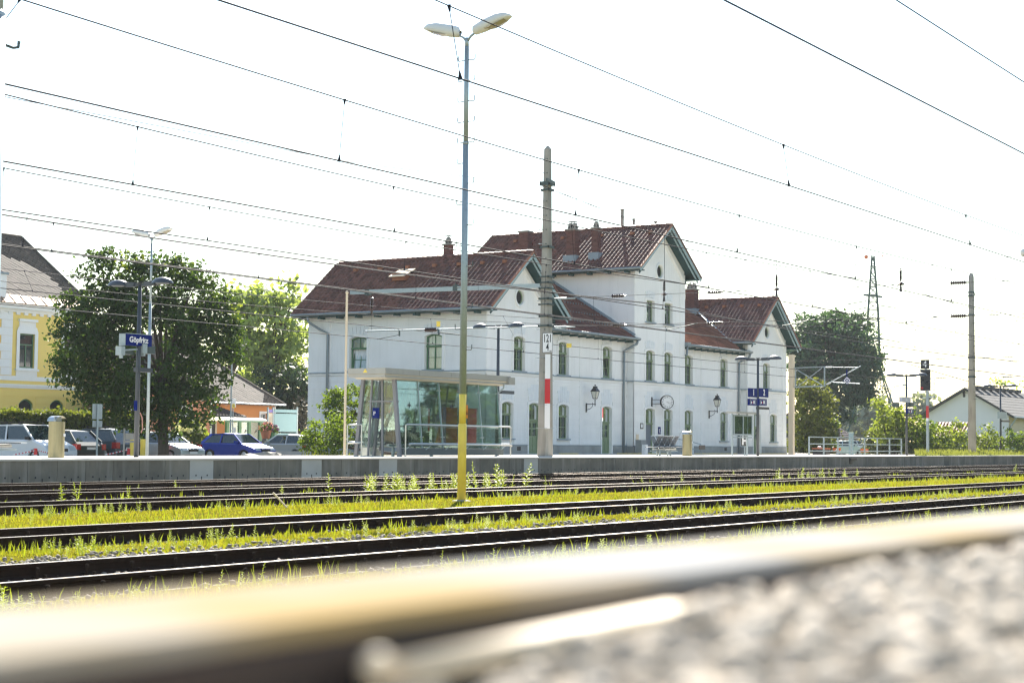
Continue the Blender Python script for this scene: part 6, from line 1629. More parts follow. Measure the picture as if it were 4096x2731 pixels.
# --- yellow house
YH = 80.0
H = thing('yellow_house', 'yellow rendered house with white trims and grey shingle roof at the left edge', 'house', (66, YH, -.56))
fr = frontF(YH)
def simple_wall(name, mt, parent, fr, u0, u1, v0, v1, ops, depth=.18):
    m = MB(); m.holed(fr, [(u0, v0), (u1, v0), (u1, v1), (u0, v1)], [o if len(o) > 4 else [(o[0], o[2]), (o[1], o[2]), (o[1], o[3]), (o[0], o[3])] for o in ops], depth); return m.build(name, mt, parent)
wins = [(69.12, 70.28, 4.72, 6.78), (72.6, 73.76, 4.72, 6.78), (65.6, 66.76, 4.72, 6.78), (62.2, 63.3, 4.72, 6.78)]
arcs = [arch_poly(69.2, 70.3, 1.2, 2.88, .3), arch_poly(71.62, 72.7, 1.2, 2.88, .3), arch_poly(66.3, 67.4, 1.2, 2.88, .3)]
simple_wall('front_wall', M['house_yellow'], H, fr, 50, 74.2, -.6, 8.3, wins+arcs)
m = MB(); m.quad((74.2, YH, -.6), (74.2, YH+10, -.6), (74.2, YH+10, 8.3), (74.2, YH, 8.3)); m.quad((50, YH+10, -.6), (74.2, YH+10, -.6), (74.2, YH+10, 8.3), (50, YH+10, 8.3)); m.build('side_wall', M['house_yellow'], H)
for v0, v1, w, mt in ((3.62, 3.74, .10, 'trim'), (3.50, 3.62, .05, 'trim'), (3.95, 4.22, .03, 'trim'), (8.02, 8.2, .10, 'trim'), (8.2, 8.42, .28, 'trim'), (8.42, 8.55, .38, 'trim')):
    m = MB(); m.obox(fr, 50, 74.2+w*.5, v0, v1, 0, w); m.build('cornice_band', M[mt], H)
for k in range(40):
    m = MB(); u = 50.2+k*.6; m.obox(fr, u, u+.28, 7.88, 8.02, 0, .08)
    if 64 < u < 74: m.build('dentil', M['trim'], H)
for k in range(8):
    z = 4.25+k*.47; u0 = 67.55+(0 if k % 2 else .18); m = MB(); m.obox(fr, u0, 68.55, z, z+.46, 0, .05); m.build('quoin_block', M['trim'], H)
for k in range(9):                                   # grooved ground floor
    z = -.2+k*.4; m = MB()
    cuts = [(69.05, 70.45), (71.47, 72.85), (66.15, 67.55)] if 1.0 < z+.2 < 3.0 else []
    c = 50
    for p_, q_ in sorted(cuts)+[(74.2, 75)]:
        if p_-c > .05: m.obox(fr, c, p_, z+.012, min(z+.388, 3.5), 0, .03)
        c = q_
    m.build('masonry_course', M['house_yellow'], H)
def house_window(parent, fr, u0, u1, v0, v1, mt, split=True, D=-.1):
    m = MB(); fw = .08; um = (u0+u1)/2; vt = v0+(v1-v0)*.68
    m.holed(fr, [(u0, v0), (u1, v0), (u1, v1), (u0, v1)], [[(u0+fw, v0+fw), (u1-fw, v0+fw), (u1-fw, v1-fw), (u0+fw, v1-fw)]], .06, D)
    m.obox(fr, um-.03, um+.03, v0+fw, vt, D-.05, D+.01); m.obox(fr, u0+fw, u1-fw, vt-.035, vt+.035, D-.05, D+.02)
    wo = m.build('window', mt, parent)
    m = MB(); m.obox(fr, u0+fw-.01, u1-fw+.01, v0+fw, v1-fw, D-.045, D-.04); m.build('pane', M['car_dark_glass'], wo)
    m = MB(); m.obox(fr, u0+fw, u0+fw+.25, v0, v1, D-.22, D-.2); m.obox(fr, u1-fw-.25, u1-fw, v0, v1, D-.22, D-.2); m.build('curtain', M['curtain'], wo, kind='stuff')
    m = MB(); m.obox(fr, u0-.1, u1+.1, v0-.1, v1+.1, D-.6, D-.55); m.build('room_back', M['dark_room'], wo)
    return wo
for (u0, u1, v0, v1) in wins:
    house_window(H, fr, u0, u1, v0, v1, M['green'])
    m = MB(); um = (u0+u1)/2
    m.holed(fr, [(u0-.24, v0-.05), (u1+.24, v0-.05), (u1+.24, v1+.12), (u1+.12, v1+.4), (u0-.12, v1+.4), (u0-.24, v1+.12)], [[(u0, v0), (u1, v0), (u1, v1), (u0, v1)]], .05, .05)
    m.obox(fr, u0-.05, u1+.05, v1+.4, v1+.78, 0, .04); m.obox(fr, u0-.12, u1+.12, v1+.72, v1+.88, 0, .16); m.obox(fr, u0-.3, u1+.3, v0-.18, v0-.05, 0, .14); m.obox(fr, u0-.22, u1+.22, v0-.5, v0-.18, 0, .05)
    m.build('window_surround', M['trim'], H)
for a in arcs:
    u0, u1 = a[0][0], a[1][0]; m = MB(); o = arch_poly(u0, u1, 1.2, 2.88, .3); i = arch_poly(u0+.09, u1-.09, 1.9, 2.79, .27)
    m.holed(fr, o, [i], .06, -.1); wo = m.build('window', M['green'], H); m = MB(); m.prism(fr, arch_poly(u0+.08, u1-.08, 1.8, 2.8, .27), -.15, -.145); m.build('pane', M['car_dark_glass'], wo)
    m = MB(); m.obox(fr, u0-.1, u1+.1, 1.1, 3, -.6, -.55); m.build('curtain', M['curtain'], wo)
# roof
ze = 8.75; rr_ = atY(*a1(122, 146), YH+5); zr = rr_.z
m = MB(); e0, e1, r0, r1 = V3((48, YH-.05, ze)), V3((74.9, YH-.05, ze)), V3((48, YH+5, zr)), V3((rr_.x, YH+5, zr)); b1 = V3((74.9, YH+10.2, ze)); b0 = V3((48, YH+10.2, ze))
m.add([e0, e1, r1, r0, b1, b0], [(0, 1, 2, 3), (1, 4, 2), (4, 5, 3, 2)]); ro = m.build('roof', M['shingle'], H)
U, V, Nn = slope(e0, (e1, r0)); Lv = (r0-e0).dot(V)
shingled(ro, e0, U, V, Nn, [(0, 0), ((e1-e0).dot(U), 0), ((r1-e0).dot(U), Lv), (0, Lv)], .42, 'shingle', 300, V3((70, YH, ze+1.5)))
m = MB(); m.add([(48, YH-.45, 8.55), (75.1, YH-.45, 8.55), (75.1, YH+.15, 9.05), (48, YH+.15, 9.05), (48, YH-.45, 8.50), (75.1, YH-.45, 8.50)], [(0, 1, 2, 3), (4, 5, 1, 0)]); ek = m.build('eaves_sheet', M['copper'], H)
for k in range(12):
    x = 66+k*.8; m = MB(); m.bar((x, YH-.45, 8.56), (x, YH+.15, 9.06), .04, .05); m.build('standing_seam', M['copper'], ek)
for A_, B_ in ((r1, e1), (r0, r1)):
    m = MB(); m.tube([A_, B_], .12, 6); m.build('hip_cap', M['shingle'], ro)
# small attic gable at the left edge
m = MB(); m.obox(fr, 60, 67.95, 8.5, 10.2, -.6, .1); at_ = m.build('attic_gable', M['trim'], H)
m = MB(); m.obox(fr, 60, 67.3, 9.25, 9.95, .1, .12); m.build('yellow_panel', M['house_yellow'], at_)
m = MB(); m.obox(fr, 60, 68.05, 10.2, 10.32, -.6, .18); m.build('coping', M['cornice'], at_)

# --- cream wall beyond the yellow house
m = MB(); m.box(74.6, 79.5, 82, 90, -.6, 4.4); o = m.build('cream_annexe', M['house_cream']); tag(o, 'cream rendered annexe wall just right of the yellow house', 'house')
# --- salmon and orange house
YO = 76.0
O_ = thing('salmon_house', 'low salmon and orange house with grey diamond shingle hip roof behind the maple', 'house', (84, YO, -.56))
def ax(px, py, y, conv=a1): return atY(*conv(px, py), y)
xl = ax(620, 1200, YO).x; xr_ = ax(1258, 1200, YO).x
w1 = (ax(735, 1200, YO).x, ax(795, 1200, YO).x, ax(760, 1260, YO).z, ax(760, 1150, YO).z); w2 = (ax(1072, 1200, YO).x, ax(1136, 1200, YO).x, ax(1100, 1282, YO).z, ax(1100, 1158, YO).z)
fo = frontF(YO)
simple_wall('front_wall', M['house_salmon'], O_, fo, xl, xr_, -.6, 3.35, [w1, w2])
for w in (w1, w2):
    m = MB(); m.holed(fo, [(w[0]-.14, w[2]-.14), (w[1]+.14, w[2]-.14), (w[1]+.14, w[3]+.14), (w[0]-.14, w[3]+.14)], [[(w[0], w[2]), (w[1], w[2]), (w[1], w[3]), (w[0], w[3])]], .03, .03); m.build('window_surround', M['white'], O_)
    wo = house_window(O_, fo, *w, M['white'])
    zb_ = w[2]+(w[3]-w[2])*.35; nsl = 10
    for q in range(nsl):
        m = MB(); z = zb_+(w[3]-zb_)*q/nsl; m.obox(fo, w[0]+.05, w[1]-.05, z+.006, z+(w[3]-zb_)/nsl-.006, -.09, -.06); m.build('shutter_slat', M['off_white'], wo)
xo0, xo1 = ax(1200, 300, 78, l2).x, ax(1860, 300, 78, l2).x; f78 = frontF(78)
wd = (ax(1665, 350, 78, l2).x, ax(1755, 350, 78, l2).x, .6, ax(1700, 352, 78, l2).z)
simple_wall('annexe_wall', M['house_orange'], O_, f78, xo0-2.2, xo1, -.6, 3.1, [wd])
house_window(O_, f78, *wd, M['white'])
m = MB(); m.holed(f78, [(wd[0]-.12, wd[2]-.1), (wd[1]+.12, wd[2]-.1), (wd[1]+.12, wd[3]+.12), (wd[0]-.12, wd[3]+.12)], [[(wd[0], wd[2]), (wd[1], wd[2]), (wd[1], wd[3]), (wd[0], wd[3])]], .03, .03); m.build('window_surround', M['white'], O_)
m = MB(); m.quad((xo1, 78, -.6), (xo1, 86, -.6), (xo1, 86, 3.1), (xo1, 78, 3.1)); m.quad((xr_, YO, -.6), (xr_, 78, -.6), (xr_, 78, 3.3), (xr_, YO, 3.3)); m.build('side_wall', M['house_orange'], O_)
m = MB(); m.box(xr_-.06, xr_+.06, YO-.06, YO+.06, -.6, 3.3); m.build('downpipe', M['white'], O_)
m = MB(); m.box(xo1-.05, xo1+.05, 77.93, 78.03, -.6, 3.1); m.build('downpipe', M['white'], O_)
d0, d1 = ax(985, 455, 77.7, l2), ax(1085, 640, 77.7, l2)
m = MB(); m.box(d0.x, d1.x-.15, 77.9, 77.96, -.5, d0.z); do = m.build('door', M['black'], O_)
m = MB(); m.box(d1.x-.15, d1.x, 77.85, 77.95, -.5, d0.z+.1); m.build('door_frame', M['house_cream'], O_)
# hip roof
e0, e1 = V3((xl+2.6, 77.4, 3.05)), V3((ax(2005, 222, 77.4, l2).x, 77.4, 3.02)); zr2 = 7.6; yrr = 83.2
r0, r1 = V3((xl+7, yrr, zr2)), V3((e1.x-5.0, yrr, zr2)); b0, b1 = V3((e0.x, 89, 3.05)), V3((e1.x, 89, 3.02))
m = MB(); m.add([e0, e1, r1, r0, b1, b0], [(0, 1, 2, 3), (1, 4, 2), (4, 5, 3, 2), (5, 0, 3)]); ro = m.build('roof', M['shingle'], O_)
U, V, Nn = slope(e0, (e1, r0)); Lv = (r0-e0).dot(V)
shingled(ro, e0, U, V, Nn, [(0, 0), ((e1-e0).dot(U), 0), ((r1-e0).dot(U), Lv), ((r0-e0).dot(U), Lv)], .42, 'shingle', 300, e1+V3((-4, 2, 2)))
m = MB(); m.tube([r1, e1], .1, 6); m.build('hip_cap', M['shingle'], ro)
m = MB(); m.tube([e0+V3((0, -.06, -.05)), e1+V3((0, -.06, -.05))], .07, 6); m.build('gutter', M['zinc'], O_)
m = MB(); m.box(xl+.4, xr_+.3, YO-.3, 77.5, 3.3, 3.42); m.build('lower_eaves', M['shingle'], O_)
# porch roof of pantiles
pz0, pz1 = ax(1200, 385, YO-.2, l2).z, ax(1200, 270, 78, l2).z
pa, pb = V3((xr_-.1, YO-.3, pz0)), V3((ax(1475, 370, YO-.3, l2).x, YO-.3, pz0)); 
m = MB(); m.add([pa, pb, V3((pb.x-.6, 78, pz1)), V3((pa.x, 78, pz1)), pa-V3((0, 0, .12)), pb-V3((0, 0, .12))], [(0, 1, 2, 3), (4, 5, 1, 0)]); pr = m.build('porch_roof', M['slate'], O_)
Vp = (V3((pa.x, 78, pz1))-pa); 
tiled(pr, pa, V3((1, 0, 0)), Vp.normalized(), V3((1, 0, 0)).cross(Vp.normalized()), pb.x-pa.x-.3, Vp.length, 'slate', 80, None, pa)

# --- bus stop, signs, boards
yb_ = 71.0
B = thing('bus_shelter', 'glass bus shelter with pale curved roof and dark posts behind the blue car', 'bus shelter', (ax(1450, 600, yb_, l2).x, yb_, -.56))
q0, q1 = ax(1180, 455, yb_, l2), ax(1765, 455, yb_, l2); M['canopy'] = mat('pale translucent canopy', (.72, .74, .72), .4, .05, 3, trans=.4)
m = MB(); n = 8
vs = []
for k in range(n+1):
    a = math.pi*k/n; vs += [(q0.x, yb_+.75-.75*math.cos(a), q0.z+.22*math.sin(a)), (q1.x, yb_+.75-.75*math.cos(a), q0.z+.22*math.sin(a))]
m.add(vs, [(2*k, 2*k+1, 2*k+3, 2*k+2) for k in range(n)]); m.build('canopy', M['canopy'], B)
px_ = [1210, 1380, 1512, 1665]
for k, p_ in enumerate(px_):
    x = ax(p_, 500, yb_+1.3, l2).x; m = MB(); m.box(x-.12, x+.12, yb_+1.25, yb_+1.4, -.56, q0.z); m.build('post', M['green'], B)
    if k < 3:
        x2 = ax(px_[k+1], 500, yb_+1.3, l2).x; m = MB(); m.box(x+.12, x2-.12, yb_+1.3, yb_+1.31, -.3, q0.z-.05); gp = m.build('glass_pane', M['shelter_glass'], B)
        if k:
            xc = (x+x2)/2+.1; zc = ax(1440, 595, yb_, l2).z; ff = (V3((xc, yb_+1.295, zc)), V3((1, 0, 0)), V3((0, 0, 1)), V3((0, -1, 0)))
            m = MB(); m.prism(ff, [(-.16, -.14), (-.03, -.02), (.02, .12), (.06, .02), (.2, .1), (.04, -.06)], 0, .003); m.build('bird_sticker', M['black'], gp)
m = MB(); m.bar((q0.x, yb_+.02, q0.z-.03), (q1.x, yb_+.02, q0.z-.03), .05, .07); m.build('eaves_bar', M['green'], B)
ys_ = 66.5; q0, q1 = ax(1262, 150, ys_, l2), ax(1327, 272, ys_, l2); fs_ = frontF(ys_)
t = thing('bus_stop_sign', 'white bus stop sign with yellow disc and letter H on a thin pole', 'bus stop sign', ((q0.x+q1.x)/2, ys_, -.56))
xm = (q0.x+q1.x)/2; m = MB(); m.tube([(xm, ys_+.03, -.56), (xm, ys_+.03, q0.z)], .03, 8); m.build('pole', M['galv'], t)
sg = signbox(t, fs_, q0.x, q1.x, q1.z, q0.z, .03, M['white'], 'board'); r = (q1.x-q0.x)*.34
m = MB(); m.lathe((xm, ys_-.002, q0.z-.42), [(r, 0), (r, .006)], 18, axis=(0, -1, 0)); m.build('disc', M['yellow'], sg)
text(sg, 'H', r*1.3, fs_, xm, q0.z-.42, M['green'], w=.012)
m = MB(); a, b_ = ax(1282, 545, ys_, l2), ax(1322, 625, ys_, l2); m.box(a.x, b_.x, ys_-.02, ys_, b_.z, a.z); m.build('timetable', M['off_white'], t)
xg = ax(1258, 300, 66, l2).x; m = MB(); m.tube([(xg, 66, -.56), (xg, 66, 5.4)], [.05, .04], 8); tag(m.build('metal_pole', M['galv']), 'thin tall grey pole left of the bus stop sign', 'pole')
yn = 67.0
t = thing('notice_boards', 'large blank blue-grey board between steel posts with a poster beside it', 'notice board', (ax(2000, 500, yn, l2).x, yn, -.56))
a, b_ = ax(1855, 355, yn, l2), ax(2162, 612, yn, l2)
M['boardblue'] = mat('blue grey board back', (.20, .33, .36), .6, .05, 3)
m = MB(); m.box(a.x, b_.x, yn-.03, yn+.03, b_.z, a.z); m.build('board', M['boardblue'], t)
c = ax(1860, 298, yn, l2); m = MB(); m.box(a.x, b_.x, yn-.03, yn+.03, a.z+.06, c.z); m.build('top_board', M['boardblue'], t)
c = ax(1860, 628, yn, l2); m = MB(); m.box(a.x, b_.x, yn-.03, yn+.03, -.2, c.z); m.build('lower_board', M['boardblue'], t)
for p_ in (1768, 1840, 2172):
    x = ax(p_, 400, yn, l2).x; m = MB(); m.tube([(x, yn, -.56), (x, yn, ax(p_, 270, yn, l2).z)], .06, 8); m.build('post', M['galv'], t)
a, b_ = ax(1776, 300, yn, l2), ax(1832, 345, yn, l2); m = MB(); m.box(a.x, b_.x, yn-.02, yn+.02, b_.z, a.z); m.build('purple_sign', mat('purple sign', (.16, .13, .38), .5, .1, 3), t)
a, b_ = ax(1776, 352, yn, l2), ax(1832, 560, yn, l2); m = MB(); m.box(a.x, b_.x, yn-.02, yn+.02, b_.z, a.z); m.build('poster', mat('faded poster', (.45, .42, .33), .6, .4, 1.5, dirt=(.25, .17, .15), dscale=1.2, damt=.8), t)
def leafcloud(c, r, n, size, seed=0):
    rg = np.random.default_rng(seed); p = rg.normal(0, 1, (n, 3)); p /= np.linalg.norm(p, axis=1)[:, None]; p *= (rg.uniform(.3, 1, n)**.5)[:, None]*np.array(r); return p+np.array(c)
def leaves(P, size, seed=0, up=.35, out=None, aspect=1.5):
    """numpy leaf quads at points P"""
    rg = np.random.default_rng(seed+5); n = len(P)
    nn = rg.normal(0, 1, (n, 3)); nn[:, 2] += up
    if out is not None: nn += out*.7
    nn /= np.linalg.norm(nn, axis=1)[:, None]+1e-9
    a = rg.normal(0, 1, (n, 3)); u = np.cross(nn, a); u /= np.linalg.norm(u, axis=1)[:, None]+1e-9; v = np.cross(nn, u)
    s = (size*rg.uniform(.6, 1.25, n))[:, None]
    q = np.stack([P-v*s*.5*aspect, P+u*s*.45+nn*s*.08, P+v*s*.5*aspect, P-u*s*.45+nn*s*.08], 1)
    return q.reshape(-1, 3), np.arange(n*4).reshape(-1, 4)
for (p_, y_, col, lb) in (((1745, 600), 66.5, (.6, .2, .25), 'hanging flower basket with pink flowers by the notice board'), ((1822, 630), 66.4, (.10, .02, .12), 'hanging pot with dark purple plants beside the pink basket')):
    c = ax(*p_, y_, l2); t = thing('flower_pot', lb, 'flower pot', tuple(c))
    m = MB(); m.lathe((c.x, c.y, c.z-.45), [(.22, 0), (.36, .5), (.33, .5)], 12); m.build('pot', mat('terracotta pot', (.30, .11, .06), .8, .1, 4) if col[0] > .5 else M['green'], t)
    vv, ff_ = leaves(leafcloud((c.x, c.y, c.z+.18), (.5, .4, .3), 160, .12, 3), .12, 2); npmesh('leaves', vv, ff_, M['leaf_mid'], t)
    vv, ff_ = leaves(leafcloud((c.x, c.y, c.z+.24), (.5, .4, .3), 90, .1, 4), .12, 3); npmesh('flowers', vv, ff_, mat('petals '+lb[:12], col, .6, .3, 5, trans=.3), t)
# --- people at the bus stop
def person(loc, label, shirt, trousers, hair, rz, arm=0.3):
    t = thing('person', label, 'person', loc, None, rz)
    # one skinned body: hips, spine, head, arms, legs
    V = [(0, 0, .95), (0, 0, 1.15), (.02, 0, 1.40), (.03, 0, 1.50), (.05, 0, 1.62), (.05, 0, 1.74),
         (.02, .19, 1.42), (.04+arm*.1, .24, 1.16), (.08+arm*.7, .20, 1.02+arm*.25), (.02, -.19, 1.42), (.02, -.25, 1.15), (.10, -.22, .93),
         (0, .10, .90), (.02, .11, .50), (-.02, .11, .09), (.12, .12, .04), (0, -.10, .90), (.0, -.11, .50), (-.04, -.11, .09), (.10, -.12, .04)]
    R = [.155, .145, .16, .06, .085, .075, .065, .05, .038, .065, .05, .038, .095, .065, .045, .04, .095, .065, .045, .04]
    E = [(0, 1), (1, 2), (2, 3), (3, 4), (4, 5), (2, 6), (6, 7), (7, 8), (2, 9), (9, 10), (10, 11), (0, 12), (12, 13), (13, 14), (14, 15), (0, 16), (16, 17), (17, 18), (18, 19)]
    me = bpy.data.meshes.new('body'); me.from_pydata(V, E, []); me.update()
    o = bpy.data.objects.new('body', me); COL.objects.link(o); o.parent = t
    o.modifiers.new('skin', 'SKIN'); s = o.modifiers.new('sub', 'SUBSURF'); s.levels = 1; s.render_levels = 1
    sv = me.skin_vertices[0].data
    for i, r in enumerate(R): sv[i].radius = (r, r)
    sv[0].use_root = True
    # clothing colours by height, worn by the figure itself
    mm = bpy.data.materials.new('clothed figure'); mm.use_nodes = True; nt = mm.node_tree; L_ = nt.links
    tc = nt.nodes.new('ShaderNodeTexCoord'); sp = nt.nodes.new('ShaderNodeSeparateXYZ'); L_.new(tc.outputs['Object'], sp.inputs[0])
    rp = nt.nodes.new('ShaderNodeValToRGB'); rp.color_ramp.interpolation = 'CONSTANT'
    mp = nt.nodes.new('ShaderNodeMath'); mp.operation = 'DIVIDE'; mp.inputs[1].default_value = 2.0; L_.new(sp.outputs[2], mp.inputs[0]); L_.new(mp.outputs[0], rp.inputs[0])
    el = rp.color_ramp.elements; el[0].position = 0; el[0].color = (.02, .02, .02, 1); el[1].position = .05; el[1].color = (*trousers, 1)
    for p_, c_ in ((.47, shirt), (.745, (.55, .33, .24)), (.87, hair)):
        e = el.new(p_); e.color = (*c_, 1)
    L_.new(rp.outputs[0], nt.nodes['Principled BSDF'].inputs['Base Color']); nt.nodes['Principled BSDF'].inputs['Roughness'].default_value = .85
    me.materials.append(mm)
    q = MB(); q.ball((.035, 0, 1.72), .095, .088, .085, 10); q.build('hair', mat('hair '+label[:8], hair, .7, .2, 20), t, world=False)
    return t
c = ax(1735, 720, 68.5, l2); person((c.x, 68.5, -.56), 'person in a dark grey top standing at the bus stop below the flower basket', (.03, .035, .045), (.03, .03, .05), (.03, .02, .015), 2.6)
c = ax(1800, 730, 68.8, l2); person((c.x, 68.8, -.56), 'person in a white top with bare arms beside the notice board post', (.65, .65, .66), (.02, .025, .05), (.12, .07, .03), 3.9, .55)
# --- posts, barriers in the car park
for lx_, lb in ((2018, 'yellow bollard just left of the name sign post'), (2172, 'yellow bollard between the two lamp posts')):
    a = atY(*l1(lx_, 780), 52.5); m = MB(); m.tube([(a.x, 52.5, -.56), (a.x, 52.5, a.z)], .12, 10); tag(m.build('bollard', M['yellow']), lb, 'bollard', 'yellow bollards behind the platform')
for lx_, tp, lb in ((540, 920, 'red and white post in front of the white car'), (1952, 920, 'red and white post left of the yellow bollards')):
    a = atY(*l1(lx_, tp), 52); t = thing('barrier_post', lb, 'barrier post', (a.x, 52, -.56), 'red and white chain posts')
    for k in range(6):
        m = MB(); z0 = a.z-.26*k; m.tube([(a.x, 52, z0-.26), (a.x, 52, z0)], .07, 8); m.build('stripe', M['red' if k % 2 == 0 else 'white'], t)
t = thing('barrier_chain', 'red and white plastic chain hung between the barrier posts', 'chain', (45, 52, 0))
for pts in ([(200, 1020), (380, 985), (540, 950)], [(540, 950), (640, 965), (760, 1000)], [(1600, 1015), (1780, 985), (1952, 935)]):
    W_ = [atY(*l1(*p_), 52) for p_ in pts]; prev = None; A, C, B_ = W_
    P_ = [A*(1-s)*(1-s)+C*2*s*(1-s)+B_*s*s for s in np.linspace(0, 1, 15)]
    for k in range(14):
        m = MB(); m.tube([P_[k], P_[k+1]], .022, 5); m.build('chain_link', M['red' if k % 2 else 'white'], t)
a, b_ = atY(*l1(1412, 245), 54), atY(*l1(1550, 478), 54)
t = thing('traffic_sign', 'back of a grey traffic sign in front of the hedge', 'traffic sign', ((a.x+b_.x)/2+.1, 54, -.56))
m = MB(); m.box(a.x, b_.x, 54, 54.03, b_.z, a.z); m.build('sign_back', M['galv'], t)
a2, b2 = atY(*l1(1412, 500), 54), atY(*l1(1550, 600), 54); m = MB(); m.box(a2.x, b2.x, 54, 54.03, b2.z, a2.z); m.build('lower_plate', M['galv'], t)
xm = atY(*l1(1497, 500), 53.9).x; m = MB(); m.tube([(xm, 53.96, -.56), (xm, 53.96, a.z)], .04, 8); m.build('pole', M['galv'], t)
a, b_ = atY(*l1(1905, 690), 51.5), atY(*l1(2030, 790), 51.5)
t = thing('info_sign', 'back of a small beige sign by the name sign post', 'sign', ((a.x+b_.x)/2, 51.5, -.56)); m = MB(); m.box(a.x, b_.x, 51.5, 51.53, b_.z, a.z); m.build('sign_back', M['concrete'], t)
m = MB(); m.box(a.x-.05, b_.x, 51.46, 51.5, b_.z-.12, b_.z-.03); x = atY(*l1(1885, 700), 51.5).x; m.tube([(x, 51.5, -.56), (x, 51.5, a.z+.2)], .035, 8); m.build('frame', M['concrete'], t)
# flag pole left of the shelter
a = atY(*dd(797, 672), 44.5); m = MB(); m.tube([(a.x, 44.5, -.76), (a.x, 44.5, a.z)], [.055, .05], 10); m.ball((a.x, 44.5, a.z), .07); tag(m.build('flag_pole', M['house_cream']), 'thin pale pole left of the glass shelter', 'pole')
# stone heap in front of the blue car
for k, (px_, py_, r) in enumerate(((1560, 905, .5), (1700, 905, .62), (1830, 905, .55), (1910, 915, .35))):
    c = ax(px_, py_, 50.2, l2); v = RT[k]*r*np.array([1.3, .9, .55]); m = MB(); m.add([(c.x+p_[0], 50.2+p_[1], c.z-.14+p_[2]) for p_ in v], [tuple(f) for f in RF])
    tag(m.build('boulder', M['concrete']), ('leftmost flat stone in front of the blue car', 'long stone in front of the blue car bumper', 'grey stone by the blue car headlight', 'small rightmost stone in front of the blue car')[k], 'stone', 'stones in front of the blue car')
m = MB(); m.box(50, 72, 49.4, 51.2, -.9, -.16); tag(m.build('verge', M['ground']), kind='structure')

# ================================================================== RIGHT SIDE AND VEGETATION
def fwdh(B):
    d = V3((B[0], B[1], 0)); return d.normalized()
def onplane(pxD, pyD, B, d=0.0):
    f = fwdh(B); p = on(*dd(pxD, pyD), (B[0], B[1], 0), f); return p+f*d
def crown_pts(B, lobes, dens, leaf, seed, clump=.34, per=26, dens_k=1.0):
    """lobes: (x, y, rx, ry in picture units of the survey, depth offset m, depth radius m)"""
    rg = np.random.default_rng(seed); mpp = math.hypot(B[0], B[1])/3905.0
    f = np.array(fwdh(B)); e = np.array([f[1], -f[0], 0]); P = []; O = []
    for (x, y, rx, ry, d0, rd) in lobes:
        c = np.array(onplane(x, y, B, d0)); a, b = rx*mpp, ry*mpp
        n = max(4, int(dens*((a*b)**.5*2)**2))
        q = rg.normal(0, 1, (n, 3)); q /= np.linalg.norm(q, axis=1)[:, None]; rr = rg.uniform(.25, 1.0, n)**.45
        q *= rr[:, None]*(1+.10*rg.normal(0, 1, n))[:, None]
        cc = c+e*(q[:, :1]*a)+f*(q[:, 1:2]*rd)+np.array([0, 0, 1])*(q[:, 2:3]*b)
        k = rg.integers(int(per*.5), int(per*1.5), n)
        idx = np.repeat(np.arange(n), k)
        off = rg.normal(0, 1, (len(idx), 3))*np.array([1, 1, .55])*clump
        off[:, 2] -= .25*clump*rg.random(len(idx))
        P.append(cc[idx]+off); o = (e*(q[:, :1])+f*(q[:, 1:2])+np.array([0, 0, 1])*(q[:, 2:3]+.2)); O.append(o[idx])
    return np.concatenate(P), np.concatenate(O)
def tree(name, label, cat, B, lobes, dens, leaf, mt, seed, trunk=None, limbs=0, clump=.34, per=26, group=None, extra=None, z0=-.7, cname='crown'):
    t = thing(name, label, cat, (B[0], B[1], z0), group)
    P, O = crown_pts(B, lobes, dens, leaf, seed, clump, per)
    keep = P[:, 2] > z0-.1; P, O = P[keep], O[keep]
    v, f = leaves(P, leaf, seed, .25, O)
    npmesh(cname, v, f, mt, t)
    if extra:
        lob, dn, m2_ = extra; P, O = crown_pts(B, lob, dn, leaf, seed+9, clump, per); v, f = leaves(P, leaf, seed+9, .25, O); npmesh('turning_leaves', v, f, m2_, t)
    if trunk:
        (tx, ty, r) = trunk; m = MB(); base = V3((B[0], B[1], z0)); topp = onplane(tx, ty, B)
        m.tube([base-V3((0, 0, .2)), base+(topp-base)*.15, base+(topp-base)*.6, topp], [r*1.35, r, r*.8, r*.5], 12)
        rg = random.Random(seed)
        for k in range(limbs):
            lo = lobes[k % len(lobes)]; tip = onplane(lo[0]+rg.uniform(-.5, .5)*lo[2], lo[1]+rg.uniform(-.7, .2)*lo[3], B, lo[4]+rg.uniform(-.5, .5)*lo[5])
            st = base+(topp-base)*rg.uniform(.45, 1.0); mid = (st+tip)/2+V3((0, 0, .12*(tip-st).length))
            m.tube([st, mid, tip], [r*.34, r*.2, r*.05], 6)
        m.build('trunk', M['bark'], t, smooth=True)
    return t
# maple in front of the car park
B = onplane(380, 1045, (57.2, 56.2)); B = (57.2, 56.2)
tree('maple_tree', 'big dark green maple tree in front of the parked cars at the left', 'tree', B,
     [(335, 800, 180, 150, 0, 3.3), (245, 700, 85, 105, 0, 2), (330, 670, 90, 85, .5, 2), (428, 690, 75, 85, 0, 2), (478, 800, 72, 120, 0, 2.2), (190, 805, 68, 92, 0, 2), (325, 915, 120, 65, 0, 2.4), (420, 930, 95, 55, -.5, 2), (255, 880, 85, 60, -.8, 1.8),
      (243, 612, 22, 42, 0, .5), (305, 615, 30, 38, .3, .6), (352, 612, 22, 32, 0, .5), (400, 615, 26, 36, 0, .6), (440, 628, 22, 34, 0, .5), (505, 705, 36, 50, 0, .9), (530, 780, 22, 50, 0, .6), (215, 600, 10, 25, 0, .3), (150, 700, 20, 40, 0, .5), (140, 830, 18, 40, 0, .5), (378, 985, 30, 28, 0, .8), (300, 985, 30, 25, .5, .8)],
     6.6, .15, M['leaf_dark'], 21, (372, 840, .26), 26, .25, 32, extra=([(522, 745, 26, 55, 0, .7), (500, 690, 26, 30, 0, .6), (300, 600, 26, 25, 0, .5), (420, 620, 30, 28, 0, .6)], 2.6, M['leaf_yellow']))
